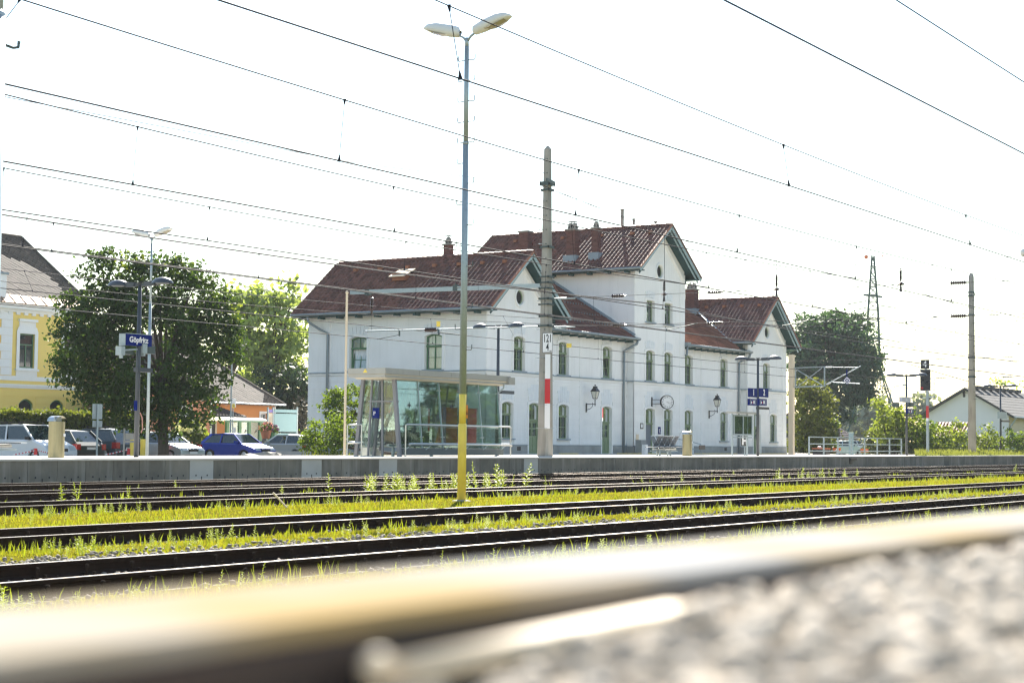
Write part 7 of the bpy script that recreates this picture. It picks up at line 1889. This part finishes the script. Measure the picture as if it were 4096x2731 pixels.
# pale poplars behind
tree('poplar_tree', 'tall pale green poplar left of the station roof', 'tree', (101, 96), [(575, 740, 42, 85, 0, 3), (560, 690, 28, 45, 0, 2), (590, 690, 25, 40, 0, 2), (555, 820, 40, 60, 1, 3), (600, 800, 40, 70, 1, 3), (530, 690, 18, 38, 0, 2)], 2.2, .42, M['leaf_light'], 31, (580, 750, .32), 22, .55, 18, 'poplars behind the car park')
tree('poplar_tree', 'pale green poplar touching the left corner of the station roof', 'tree', (104.5, 93), [(652, 735, 34, 75, 0, 3), (630, 700, 24, 40, 0, 2), (668, 690, 20, 42, 0, 2), (690, 780, 26, 60, 0, 3), (650, 820, 45, 60, 1, 3), (690, 850, 26, 30, 1, 2), (620, 860, 40, 40, 0, 2)], 2.2, .42, M['leaf_light'], 32, (655, 760, .32), 22, .55, 18, 'poplars behind the car park')
tree('dark_shrub', 'dark green conifer between the orange house and the station', 'tree', (97, 86), [(668, 890, 36, 55, 0, 2.5), (640, 920, 26, 45, 0, 2), (690, 935, 30, 60, 0, 2), (660, 960, 45, 35, 0, 2), (610, 890, 22, 50, 0, 2)], 3.0, .36, M['leaf_conifer'], 33, (668, 900, .25), 6, .4, 26)
tree('dark_shrub', 'grey brown twiggy bush against the station corner', 'bush', (88, 74), [(690, 960, 22, 45, 0, 1.5), (700, 1000, 22, 40, 0, 1.5), (672, 985, 22, 30, 0, 1.5)], 3.0, .26, mat('twiggy foliage', (.055, .05, .03), .7, .3, 2, island=.5), 34, (690, 970, .12), 8, .3, 18)
# hedge
hz0 = atY(*l1(100, 300), 70).z-.28; hx1 = atY(*l1(2250, 400), 70).x
t = thing('hedge', 'clipped green hedge in front of the yellow house', 'hedge', (62, 70, -.56))
m = MB(); m.box(38, hx1-.2, 70.25, 71.2, -.56, hz0-.25); m.build('shade_core', mat('hedge core shade', (.012, .02, .008), .9, .3, 3), t)  # near-black core box, the shade inside the hedge put into its colour
rg = np.random.default_rng(5); n = 26000
P = np.stack([rg.uniform(46, hx1, n), 70+rg.uniform(0, 1.3, n), rg.uniform(-.5, hz0+.05, n)], 1); top = rg.random(n) < .35
P[top, 2] = hz0+rg.normal(0, .10, top.sum())+.07*np.sin(P[top, 0]*2.3); P[~top, 1] = 70.1+rg.normal(0, .10, (~top).sum())
v, f = leaves(P, .15, 6, .5); npmesh('leaves', v, f, leafmat('hedge leaf', (0.085, 0.115, 0.02), .45, .5), t)
# hydrangea
c = atY(*l2(680, 650), 66); t = thing('hydrangea_bush', 'bush with cream white flower heads in front of the salmon house', 'bush', (c.x, 66, -.56))
v, f = leaves(leafcloud((c.x, 66, c.z-.3), (1.3, .8, 1.25), 1700, .2, 7), .2, 8); npmesh('leaves', v, f, M['leaf_yellow'], t)
P = []
for (px_, py_) in ((510, 575), (545, 570), (580, 562), (615, 570), (730, 585), (690, 600), (815, 620), (670, 705), (600, 690), (560, 650), (850, 545), (650, 570), (530, 590)):
    q = atY(*l2(px_, py_), 65.4+random.uniform(-.3, .3)); P.append(leafcloud(q, (.16, .16, .16), 45, .1, px_))
v, f = leaves(np.concatenate(P), .10, 9); npmesh('flower_heads', v, f, mat('cream petals', (.70, .66, .42), .7, .1, 5, trans=.3), t)
# bushes left of the shelter
for (B_, lob, lb, sd) in (((70.3, 47.6), [(805, 925, 60, 48, 0, 1.6), (770, 930, 38, 45, 0, 1.2), (845, 915, 35, 40, 0, 1.2), (800, 985, 66, 45, 0, 1.5)], 'round leafy bush behind the glass shelter, against the station wall', 41), ((65.2, 46.4), [(745, 1000, 50, 45, 0, 1.3), (715, 1020, 32, 32, 0, 1.0), (780, 985, 30, 40, 0, 1.0), (765, 1030, 36, 30, 0, 1)], 'lower leafy bush left of the pale flag pole', 42)):
    tree('leafy_bush', lb, 'bush', B_, lob, 9.0, .115, leafmat('laurel leaf', (0.075, 0.125, 0.016), .45, .5), sd, (lob[0][0], lob[0][1]+20, .08), 10, .17, 30, 'bushes beside the shelter', z0=-.3)
# chestnut and its neighbours at the right
B = tuple(atY(*m5(720, 900), 78)[:2])
tree('chestnut_tree', 'large dark chestnut tree behind the right end of the station', 'tree', B, [(1915, 800, 95, 80, 0, 8), (1880, 765, 55, 45, 0, 5), (1950, 780, 45, 50, 0, 5), (1970, 850, 50, 60, 0, 6), (1930, 890, 70, 45, 0, 6), (1845, 810, 30, 80, 2, 5), (1990, 880, 30, 45, 0, 4), (1912, 735, 30, 22, 0, 3), (1970, 745, 22, 25, 0, 3), (1915, 950, 38, 30, -1, 3), (1870, 870, 40, 60, 2, 5), (2005, 830, 18, 40, 0, 3)], 2.6, .34, M['leaf_chestnut'], 51, (1914, 820, .75), 24, .5, 30)
tree('small_tree', 'olive green young tree right of the pale bracket mast', 'tree', (129, 56), [(1868, 950, 48, 72, 0, 3), (1862, 900, 34, 32, 0, 2), (1885, 1000, 40, 40, 0, 2.5), (1850, 1000, 36, 45, 0, 2), (1838, 920, 16, 50, 0, 1.5), (1895, 925, 20, 30, 0, 1.6), (1850, 1020, 50, 28, 0, 2)], 4.0, .24, leafmat('olive leaf', (0.075, 0.095, 0.02), .42, .5), 52, (1866, 960, .16), 12, .36, 26)
tree('small_tree', 'fresh green shrub just left of the brown roofed house', 'bush', (131, 54.5), [(1905, 1000, 18, 38, 0, 1.4), (1912, 975, 12, 22, 0, 1), (1900, 1030, 26, 20, 0, 1.3)], 5, .22, M['leaf_mid'], 53, (1905, 1005, .08), 6, .26, 26)
tree('conifer_bush', 'spreading dark yew bush behind the platform railing', 'bush', (122, 44.5), [(2035, 1010, 52, 28, 0, 2), (2050, 985, 30, 18, 0, 1.5), (2010, 1015, 26, 20, 0, 1.3), (2065, 1020, 34, 24, 0, 1.5), (2040, 1030, 56, 18, 0, 1.8)], 7, .20, mat('yew needle', (.055, .075, .014), .5, .3, 1, island=.5, trans=.35), 54, (2040, 1005, .1), 8, .24, 30, z0=-.1)
sh_ = [((2020, 945, 12, 40), (2030, 985, 22, 40), 'thin yellow green sapling above the yew bush', 'leaf_yellow'), ((2055, 960, 22, 40), (2072, 985, 30, 45), 'yellow green shrub left of the right-hand platform lamp', 'leaf_yellow'), ((2095, 985, 24, 42), (2105, 1010, 30, 35), 'leafy shrub between lamp and signal mast', 'leaf_mid'), ((2120, 990, 24, 30), (2128, 1018, 28, 26), 'shrub at the foot of the signal mast', 'leaf_mid'),
       ((2160, 1000, 28, 22), (2165, 1020, 36, 22), 'reddish green shrub left of the round mast', 'leaf_yellow'), ((2200, 995, 24, 28), (2205, 1020, 30, 22), 'yellow green shrub in front of the tiled roof', 'leaf_yellow'), ((2262, 1000, 30, 22), (2258, 1020, 26, 20), 'shrub right of the round mast before the white gable', 'leaf_yellow'), ((2330, 1005, 26, 22), (2335, 1022, 28, 20), 'shrub at the right edge of the photo', 'leaf_mid'), ((2290, 1024, 30, 14), (2300, 1028, 24, 12), 'low bush below the house wall at the right', 'leaf_mid')]
for k, (a, b_, lb, mt) in enumerate(sh_):
    Bs = onplane(b_[0], 1040, (119+k*1.6, 44+k*.5)); 
    tree('shrub', lb, 'bush', (119+k*1.6, 44.2+k*.45), [(*a, 0, 1.3), (*b_, 0, 1.5)], 6, .20, M[mt], 60+k, (b_[0], b_[1], .05), 8, .25, 22, 'shrubs along the right side', z0=0)
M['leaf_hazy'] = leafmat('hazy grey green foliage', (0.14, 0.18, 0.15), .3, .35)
for k, (lob, lb) in enumerate(((((1955, 940, 36, 28, 0, 6), (1945, 965, 30, 25, 0, 5)), 'pale hazy willow behind the pylon legs'), (((2000, 935, 34, 32, 0, 6), (2020, 965, 36, 28, 0, 5)), 'second pale hazy willow right of the pylon'), (((1985, 985, 60, 22, 0, 5), (1940, 990, 30, 20, 0, 4)), 'lower hazy tree clump under the pylon'), (((2123, 925, 14, 22, 0, 3), (2123, 945, 18, 14, 0, 3)), 'small distant spruce beside the white gabled house'))):
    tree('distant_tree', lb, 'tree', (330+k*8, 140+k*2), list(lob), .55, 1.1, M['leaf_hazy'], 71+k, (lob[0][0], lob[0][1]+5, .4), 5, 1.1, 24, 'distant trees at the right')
tree('distant_tree', 'wispy tree behind the ridge of the white gabled house', 'tree', (215, 62), [(2305, 885, 16, 18, 0, 2), (2290, 872, 8, 14, 0, 2), (2340, 890, 14, 10, 0, 2)], 1.0, .35, M['leaf_light'], 76, (2305, 890, .12), 10, .5, 10)

# --- houses at the right
Xh = 168.0; fg_ = leftF(Xh)
apx = atX(*m5(1858, 645), Xh); 
hl = atX(*m5(1475, 875), Xh); hr = atX(*m5(2275, 885), Xh)
H2_ = thing('gabled_house', 'white gabled house with dark grey roof behind the shrubs at the right', 'house', (Xh, apx.y, -.6))
sl_ = (apx.z-hl.z)/(hl.y-apx.y); yl, yr2 = hl.y-.6, apx.y-(hl.y-apx.y)+.4
m = MB(); m.add([(Xh, yl, -.6), (Xh, yr2, -.6), (Xh, yr2, apx.z-sl_*(apx.y-yr2)-.15), (Xh, apx.y, apx.z-.15), (Xh, yl, apx.z-sl_*(yl-apx.y)-.15)], [(0, 1, 2, 3, 4)]); m.build('gable_wall', M['house_white'], H2_)
m = MB(); m.quad((Xh, yr2, -.6), (Xh+40, yr2, -.6), (Xh+40, yr2, apx.z-sl_*(apx.y-yr2)), (Xh, yr2, apx.z-sl_*(apx.y-yr2))); m.build('front_wall', M['house_cream'], H2_)
m = MB(); th = .22
for s in (1, -1):
    ye = apx.y+s*(hl.y-apx.y+.3); ze_ = apx.z-sl_*(hl.y-apx.y+.3)
    m.add([(Xh-.7, ye, ze_), (Xh+42, ye, ze_), (Xh+42, apx.y, apx.z), (Xh-.7, apx.y, apx.z), (Xh-.7, ye, ze_-th), (Xh+42, ye, ze_-th), (Xh+42, apx.y, apx.z-th), (Xh-.7, apx.y, apx.z-th)], [(0, 1, 2, 3), (4, 7, 6, 5), (0, 3, 7, 4), (0, 4, 5, 1)])
ro = m.build('roof', M['slate'], H2_)
nrow = 9; ye = apx.y-(hl.y-apx.y+.3); ze_ = apx.z-sl_*(hl.y-apx.y+.3)
for r in range(nrow):
    m = MB(); q0, q1 = r/nrow, (r+1)/nrow
    for k in range(50):
        x0_ = Xh-.7+k*.86
        a, b_ = V3((x0_, ye+(apx.y-ye)*q0, ze_+(apx.z-ze_)*q0+.035)), V3((x0_+.84, ye+(apx.y-ye)*q1, ze_+(apx.z-ze_)*q1+.015))
        m.add([(a.x, a.y, a.z), (b_.x, a.y, a.z), (b_.x, b_.y, b_.z), (a.x, b_.y, b_.z), (a.x, a.y, a.z-.03), (b_.x, a.y, a.z-.03)], [(0, 1, 2, 3), (4, 5, 1, 0)])
    m.build('slate_course', M['slate'], ro, kind='stuff')
for k in range(7):
    m = MB(); x = Xh+2.2+k*2.3; m.box(x, x+1.1, apx.y-.5, apx.y+.3, apx.z-.05, apx.z+.28); m.build('ridge_vent', M['slate'], ro)
m = MB(); m.tube([(Xh-.6, ye-.05, ze_-.1), (Xh+42, ye-.05, ze_-.1)], .1, 6); m.build('gutter', M['zinc'], H2_)
m = MB(); m.tube([(Xh+.3, ye, ze_-.1), (Xh+.25, yr2-.05, ze_-1.1), (Xh+.25, yr2-.05, -.6)], .08, 6); m.build('downpipe', M['galv'], H2_)
w = atX(*m5(1838, 700), Xh); m = MB(); m.box(Xh-.02, Xh, w.y-.12, w.y+.12, w.z-.3, w.z+.3); m.build('vent_slot', M['black'], H2_)
m = MB(); m.box(Xh+1.2, Xh+3.2, yr2-.03, yr2, .2, 1.9); m.build('window', M['curtain'], H2_)
# small red tiled roof in front
X2 = 150.0; A_ = atX(*m5(1860, 942), X2); B_ = atX(*m5(1575, 942), X2)
S2 = thing('garden_shed', 'low red tiled roof showing above the shrubs left of the round mast', 'shed', (X2, A_.y, -.6))
zz = A_.z; m = MB(); m.box(X2+.3, X2+3, A_.y+.2, B_.y-.2, -.6, zz-1.0); m.build('wall', M['house_white'], S2)
p0 = V3((X2-.9, B_.y, zz-1.25)); m = MB(); m.add([(X2-.9, A_.y, zz-1.25), (X2-.9, B_.y, zz-1.25), (X2+1.2, B_.y, zz), (X2+1.2, A_.y, zz)], [(0, 1, 2, 3)]); r2 = m.build('roof', M['verge'], S2)
Vd = V3((2.1, 0, 1.25)); tiled(r2, p0, V3((0, -1, 0)), Vd.normalized(), V3((0, -1, 0)).cross(Vd.normalized()), B_.y-A_.y, Vd.length, 'verge', 120, None, p0)
# brown roofed house behind the railing
yh = 84.0; a, b_, c_ = atY(*m5(735, 905), yh), atY(*m5(800, 905), yh), atY(*m5(935, 1078), yh); d_ = atY(*m5(560, 1078), yh)
H3 = thing('brown_roof_house', 'small house with dark brown roof behind the parked cars at the right', 'house', (a.x, yh, -.6))
m = MB(); m.box(d_.x+.5, c_.x-.6, yh+.6, yh+9, -.6, c_.z+.1); m.build('wall', M['house_cream'], H3)
rdg0, rdg1 = V3((d_.x+2, yh+4.5, a.z+.6)), V3((b_.x+.6, yh+4.5, a.z+.6))
m = MB(); e0, e1 = V3((d_.x, yh, c_.z)), V3((c_.x, yh, c_.z)); m.add([e0, e1, rdg1, rdg0, (c_.x, yh+9.4, c_.z), (d_.x, yh+9.4, c_.z)], [(0, 1, 2, 3), (1, 4, 2), (4, 5, 3, 2), (5, 0, 3)]); r3 = m.build('roof', mat('dark brown roof', (.07, .045, .045), .8, .15, 2), H3)
U, V, Nn = slope(e0, (e1, rdg0)); Lv = (rdg0-e0).dot(V)
for k in range(14):
    q = k/14; m = MB(); a0 = e0+(rdg0-e0)*q; a1_ = e1+(rdg1-e1)*q; m.bar(a0+Nn*.03, a1_+Nn*.03, .10, .05, up=Nn); m.build('tile_course', MATS['dark brown roof'], r3)
# cars and things behind the railing
car('silver car parked behind the railing, left of the two', (.5, .56, .58), (*atY(*q5(1120, 720), 62)[:2], -.4), math.radians(-60), kind='hatch', metal=.5)
car('white estate car behind the railing, right of the two', (.72, .74, .75), (*atY(*q5(1330, 720), 66)[:2], -.35), math.radians(-40), L=4.5, H=1.5, kind='estate', metal=0, rack=True)
m = MB(); m.box(112, 175, 53, 60, -.9, -.30); M['lawn'] = mat('lawn', (.10, .14, .03), .9, .3, 3, bump=.4); tag(m.build('lawn', M['lawn']), kind='structure')
def facing(x0_, y0_, x1_, y1_, yd):
    c = atY(*q5((x0_+x1_)/2, y1_), yd); p, q = atX(*q5(x0_, y0_), c.x), atX(*q5(x1_, y1_), c.x); return c.x, p.y, q.y, q.z, p.z
xx, ya, yb2, za, zb2 = facing(590, 750, 790, 862, 46)
t = thing('storage_tub', 'black tub with orange lid behind the railing', 'tub', (xx, ya, -.2)); m = MB(); m.box(xx, xx+.8, yb2, ya, -.3, zb2-.06); m.build('body', M['black'], t)
m = MB(); m.box(xx-.04, xx+.84, yb2-.04, ya+.04, zb2-.06, zb2); m.build('lid', mat('orange plastic', (.60, .13, .03), .5, .1, 3), t)
c = atX(*q5(700, 740), xx+.3); m = MB(); m.ball((xx+.3, c.y, zb2+.06), .12, .16, .09, 8); tag(m.build('paper_bag', M['off_white']), 'crumpled pale bag lying on the orange lidded tub', 'bag')
for (x0_, y0_, x1_, y1_, lb) in ((905, 745, 1025, 808, 'left orange warning board on a stand behind the railing'), (1340, 760, 1458, 815, 'right orange warning board on a stand behind the railing')):
    xx, ya, yb2, za, zb2 = facing(x0_, y0_, x1_, y1_, 45); ym = (ya+yb2)/2
    t = thing('warning_board', lb, 'warning board', (xx, ym, -.3), 'orange boards behind the railing')
    m = MB(); m.box(xx, xx+.1, yb2, ya, za, zb2); bo = m.build('board', MATS['orange plastic'], t)
    m = MB(); m.box(xx+.03, xx+.08, ym-.04, ym+.04, -.4, za); m.build('stand', M['galv'], t)
    h_ = zb2-za; m = MB(); m.prism((V3((xx, ym, za)), V3((0, -1, 0)), V3((0, 0, 1)), V3((-1, 0, 0))), [(-.12, h_*.15), (0, h_*.8), (.12, h_*.15), (0, h_*.4)], .002, .008); m.build('white_mark', M['white'], bo)
xx, ya, yb2, za, zb2 = facing(1685, 612, 1890, 860, 45.5); t = thing('switch_cabinet', 'pale grey electrical cabinet behind the railing', 'cabinet', (xx, ya, -.2)); m = MB(); m.box(xx, xx+.5, yb2, ya, -.3, zb2); m.build('body', M['off_white'], t)
m = MB(); m.box(xx-.05, xx+.55, yb2-.05, ya+.05, zb2, zb2+.06); m.build('top', M['galv'], t)
m = MB(); m.box(xx-.02, xx, (ya+yb2)/2-.12, (ya+yb2)/2+.12, zb2-.55, zb2-.2); m.build('plate', M['white'], t)
a, b_ = atX(*q5(1680, 862), xx-1.0), atX(*q5(1760, 730), xx-.3); m = MB(); m.bar((a.x, a.y, a.z-.03), (b_.x, b_.y, b_.z), .35, .04, up=(-1, 0, .3)); tag(m.build('leaning_board', M['white']), 'white board leaning against the grey cabinet', 'board')
xx, ya, yb2, za, zb2 = facing(1155, 500, 1220, 615, 58); t = thing('info_pillar', 'pale blue white pillar sign behind the railing', 'pillar sign', (xx, ya, -.3)); m = MB(); m.box(xx, xx+.2, yb2, ya, -.3, zb2-.08); m.build('body', mat('pale blue sign', (.45, .53, .62), .5, .1, 4, dirt=(.25, .33, .5), dscale=6), t); m = MB(); m.box(xx-.03, xx+.23, yb2-.03, ya+.03, zb2-.08, zb2); m.build('cap', M['white'], t)
# curved street lamp far behind
yl_ = 75; base = atY(*m5(1210, 800), yl_); tp = atY(*m5(1210, 672), yl_); t = thing('street_lamp', 'distant thin street lamp with two curved arms right of the pylon', 'street lamp', (base.x, yl_, -.6))
m = MB(); m.tube([(base.x, yl_, -.6), tp], [.09, .06], 8); m.build('pole', M['galv'], t)
for e_, md in (((1320, 620), (1250, 632)), ((1148, 632), (1180, 640))):
    a, b_ = atY(*m5(*md), yl_), atY(*m5(*e_), yl_); m = MB(); m.tube([tp-V3((0, 0, .05)), (tp+a)/2+V3((0, 0, .12)), a, b_], .05, 6); m.build('arm', M['galv'], t); m = MB(); m.ball(b_, .5, .2, .12, 8); m.build('lamp_head', M['off_white'], t)
# --- grassy bank at the right end of the platform
m = MB(); m.add([(101.5, 36.35, .0), (235, 36.35, .0), (235, 75, .25), (190, 67, .1), (117, 41.8, -.03), (101.5, 36.35, -.3), (235, 36.35, -.3)], [(0, 1, 2, 3, 4), (5, 6, 1, 0)]); tag(m.build('grass_bank', M['lawn']), kind='structure')

# ------------------------------------------------------------------ grass and weeds
def patch(X, Y, s=1.0, sd=0): return .5+.5*np.sin(X*1.7*s+sd)*np.sin(Y*2.9*s+1.3*sd+X*.6*s)*.9+.25*np.sin(X*5.1*s+sd*2)
for y0, y1, x0 in ((17.6, 22.85, 8), (13.75, 15.75, 7), (8.2, 10.75, 5)):
    xs = np.arange(x0, 160, .5); ys = np.linspace(y0, y1, 14); gx_, gy_ = np.meshgrid(xs, ys)
    gz = GZ+.006+.022*np.clip(patch(gx_, gy_, 1.4, y0)*np.sin(np.clip((gy_-y0)/(y1-y0), 0, 1)*np.pi), 0, 2)
    nx = len(xs); idx = np.arange(len(ys)*nx).reshape(len(ys), nx); F_ = np.stack([idx[:-1, :-1], idx[:-1, 1:], idx[1:, 1:], idx[1:, :-1]], -1).reshape(-1, 4)
    tag(npmesh('moss_bed', np.stack([gx_, gy_, gz], -1).reshape(-1, 3), F_, mat('mossy soil', (0.13, 0.122, 0.009), .95, .35, 9.0, spec=0.0, bump=.8, bscale=60, dirt=(.075, .065, .03), dscale=1.6, damt=.6)), kind='stuff')
def blades(name, X, Y, Z, h, w, mt, seed, lean=.35):
    rg = np.random.default_rng(seed); n = len(X)
    a = rg.uniform(0, 6.283, n); u = np.stack([np.cos(a), np.sin(a), np.zeros(n)], 1); b = rg.uniform(0, 6.283, n)
    l = np.stack([np.cos(b), np.sin(b), np.zeros(n)], 1)*(h*lean*rg.uniform(.2, 1.2, n))[:, None]
    p = np.stack([X, Y, Z], 1); up = np.array([0, 0, 1.0]); hw = (w*.5)[:, None]
    mid = p+up*(h*.55)[:, None]+l*.35; tip = p+up*h[:, None]+l
    v = np.stack([p-u*hw, p+u*hw, mid+u*hw*.8, tip, mid-u*hw*.8], 1).reshape(-1, 3)
    f = np.arange(n*5).reshape(-1, 5)
    return tag(npmesh(name, v, f, mt), kind='stuff')
def spread(n, x0, x1, k=1.7): return x0+(x1-x0)*rng.random(n)**k
def strip(name, n, x0, x1, y0, y1, h0, h1, w, mt, seed, thr=.25, k=1.7, z=GZ):
    X = spread(n, x0, x1, k); Y = rng.uniform(y0, y1, n); q = patch(X, Y, 1, seed); keep = rng.random(n) < np.clip((q-thr)*2.2+.12, 0.05, 1)
    X, Y = X[keep], Y[keep]; h = rng.uniform(h0, h1, len(X))*(.6+.6*q[keep]); blades(name, X, Y, np.full(len(X), z), np.abs(h)+.01, np.full(len(X), w)*rng.uniform(.6, 1.4, len(X))*(1+X/120), mt, seed)
strip('low_grass', 60000, 11, 120, 17.75, 22.6, .012, .06, .018, M['moss'], 1, -.2)
strip('low_grass', 26000, 9, 90, 13.7, 15.6, .012, .06, .016, M['moss'], 2, -.1)
strip('low_grass', 14000, 7, 60, 8.3, 10.6, .012, .07, .014, M['moss'], 3, .1)
strip('tall_grass', 4200, 11, 120, 21.6, 22.9, .05, .17, .016, M['grass'], 4, .4)
strip('tall_grass', 4800, 9, 90, 14.0, 15.6, .05, .17, .014, M['grass'], 5, .35)
strip('tall_grass', 4200, 7, 60, 8.6, 10.6, .05, .20, .012, M['grass'], 6, .35)
strip('tall_grass', 3500, 14, 120, 25.0, 27.4, .05, .16, .02, M['grass'], 7, .62)
strip('tall_grass', 2000, 14, 120, 30.0, 32.2, .04, .12, .02, M['grass'], 8, .65)
strip('tall_grass', 4000, 12, 110, 18.0, 20.5, .08, .2, .02, M['grass'], 9, .45)
n = 26000; X = spread(n, 101.6, 210, 1.4); Y = 36.4+rng.random(n)**1.3*12; kp = Y < .357*X; X, Y = X[kp], Y[kp]; n = len(X)
blades('bank_grass', X, Y, np.full(n, -.02), rng.uniform(.12, .5, n)*np.clip((Y-35.9)*.5, .25, 1), np.full(n, .05), leafmat('bank grass', (0.10, 0.125, 0.035), .45, .45), 10)
X = rng.uniform(66.5, 74.5, 500); blades('verge_grass', X*0+rng.uniform(60, 72, 500), rng.uniform(49.4, 50.4, 500), np.full(500, -.16), rng.uniform(.1, .3, 500), np.full(500, .03), M['grass'], 11)
# weeds: a few plant shapes, placed by the hundred
def weed_template(seed, kind):
    rg = np.random.default_rng(seed); Q = []
    H = 1.0
    def quad(p, d, L, w, droop):
        d = d/np.linalg.norm(d); s = np.cross(d, [0, 0, 1.0]); s /= np.linalg.norm(s)+1e-9
        m_ = p+d*L*.5+np.array([0, 0, .04*L]); t_ = p+d*L-np.array([0, 0, droop*L])
        Q.append([p, m_+s*w*.5, t_, m_-s*w*.5])
    Q.append([np.array([-.012, 0, 0]), np.array([.012, 0, 0]), np.array([.006, .01, H]), np.array([-.006, .01, H])]); Q.append([np.array([0, -.012, 0]), np.array([0, .012, 0]), np.array([0, .006, H]), np.array([0, -.006, H])])
    nl = {0: 16, 1: 26, 2: 12, 3: 20}[kind]
    for i in range(nl):
        t_ = (i+.5)/nl; a = i*2.4+rg.normal(0, .2)
        if kind == 0: L, w, el = .27*(1-t_*.75), .06*(1-.5*t_), .7
        elif kind == 1: L, w, el = .36*(1-t_*.7), .07, .45
        elif kind == 2: L, w, el = .34*(1-t_*.6), .11*(1-.4*t_), .55
        else: L, w, el = .40*(1.1-t_), .06, .6
        quad(np.array([0, 0, H*(.06+.92*t_)]), np.array([math.cos(a), math.sin(a), el]), L*rg.uniform(.8, 1.2), w, .15)
    return np.array(Q)
WT = [weed_template(100+k, k % 4) for k in range(8)]
def weeds(name, X, Y, h, mt, seed, z=GZ):
    rg = np.random.default_rng(seed); V_ = []; 
    for k, T in enumerate(WT):
        sel = np.where(rg.integers(0, len(WT), len(X)) == k)[0]
        if not len(sel): continue
        a = rg.uniform(0, 6.283, len(sel)); R = rotz(a); tl = rg.normal(0, .12, (len(sel), 2))
        v = np.einsum('nij,qpj->nqpi', R, T)*h[sel][:, None, None, None]
        v[..., 0] += v[..., 2]*tl[:, 0][:, None, None]; v[..., 1] += v[..., 2]*tl[:, 1][:, None, None]
        v += np.stack([X[sel], Y[sel], np.full(len(sel), z)], 1)[:, None, None, :]; V_.append(v.reshape(-1, 3))
    v = np.concatenate(V_); return tag(npmesh(name, v, np.arange(len(v)).reshape(-1, 4), mt), kind='stuff')
def wl(n, x0, x1, y0, y1, h0, h1, seed, mt='weed', k=1.6, thr=.35):
    X = spread(n, x0, x1, k); Y = rng.uniform(y0, y1, n); q = patch(X, Y, .8, seed); kp = rng.random(n) < np.clip((q-thr)*2+.2, .05, 1); X, Y = X[kp], Y[kp]
    weeds('trackside_weeds', X, Y, rng.uniform(h0, h1, len(X))*(.7+.5*q[kp]), M[mt], seed)
wl(950, 8, 45, 8.9, 10.2, .06, .24, 201, thr=.42); wl(2200, 9, 70, 14.2, 15.6, .05, .19, 202, thr=.4); wl(1500, 12, 90, 21.6, 22.85, .05, .20, 203, thr=.4); wl(120, 24, 100, 24.9, 27.2, .15, .45, 204, thr=.6); wl(60, 24, 90, 30.0, 32.0, .1, .25, 205, thr=.6); wl(900, 11, 100, 17.9, 21.5, .04, .12, 206)
Xw = rng.normal(35, 1.1, 40); weeds('trackside_weeds', Xw, rng.uniform(25.0, 26.6, 40), rng.uniform(.25, .55, 40), M['weed'], 207)
Xw = rng.normal(38.8, .8, 18); weeds('trackside_weeds', Xw, rng.uniform(25.0, 26.4, 18), rng.uniform(.4, .85, 18), M['weed'], 208)
Xw = rng.uniform(57, 65, 34); weeds('trackside_weeds', Xw, rng.uniform(24.9, 26.4, 34), rng.uniform(.2, .5, 34), M['weed'], 209)
# dry stick lying across the strip
a, b_ = atZ(1092, 1990, -.55), atZ(1160, 2030, -.75); m = MB(); m.tube([V3((a.x, a.y, -.45)), V3((b_.x-.1, b_.y, -.74))], .018, 6); tag(m.build('dry_stick', M['house_cream']), 'pale dry stick lying in the grass strip left of the yellow pole', 'stick')
# woods far off, and the trees behind the photographer that the glass mirrors
rg = np.random.default_rng(77); n = 5000
X = rg.uniform(-700, 1500, n); P = np.stack([X, 640+60*np.sin(X*.01)+rg.uniform(0, 30, n), rg.uniform(-1, 11, n)+5*np.sin(X*.021)+3*np.sin(X*.08)], 1)
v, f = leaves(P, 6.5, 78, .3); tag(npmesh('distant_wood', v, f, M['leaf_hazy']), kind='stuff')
n = 60000; X = rg.uniform(70, 340, n); q = 11+5*np.sin(X*.21)+4*np.sin(X*.57+1)+2*np.sin(X*1.3); P = np.stack([X, -24-rg.uniform(0, 7, n), rg.random(n)**.8*(q+6)], 1)
v, f = leaves(P, 1.1, 79, .3); tag(npmesh('trackside_wood', v, f, M['leaf_dark']), kind='stuff')

# ------------------------------------------------------------------ thin summer haze
m = MB(); m.box(-120, 720, -60, 760, -2.0, 46)
hz = m.build('haze', bpy.data.materials.new('haze')); tag(hz, kind='stuff')
hm = hz.data.materials[0]; hm.use_nodes = True; nt = hm.node_tree; nt.nodes.remove(nt.nodes['Principled BSDF'])
pv = nt.nodes.new('ShaderNodeVolumePrincipled'); pv.inputs['Color'].default_value = (.9, .96, 1, 1); pv.inputs['Density'].default_value = 0.00018; pv.inputs['Anisotropy'].default_value = 0.0
nt.links.new(pv.outputs[0], nt.nodes['Material Output'].inputs['Volume'])
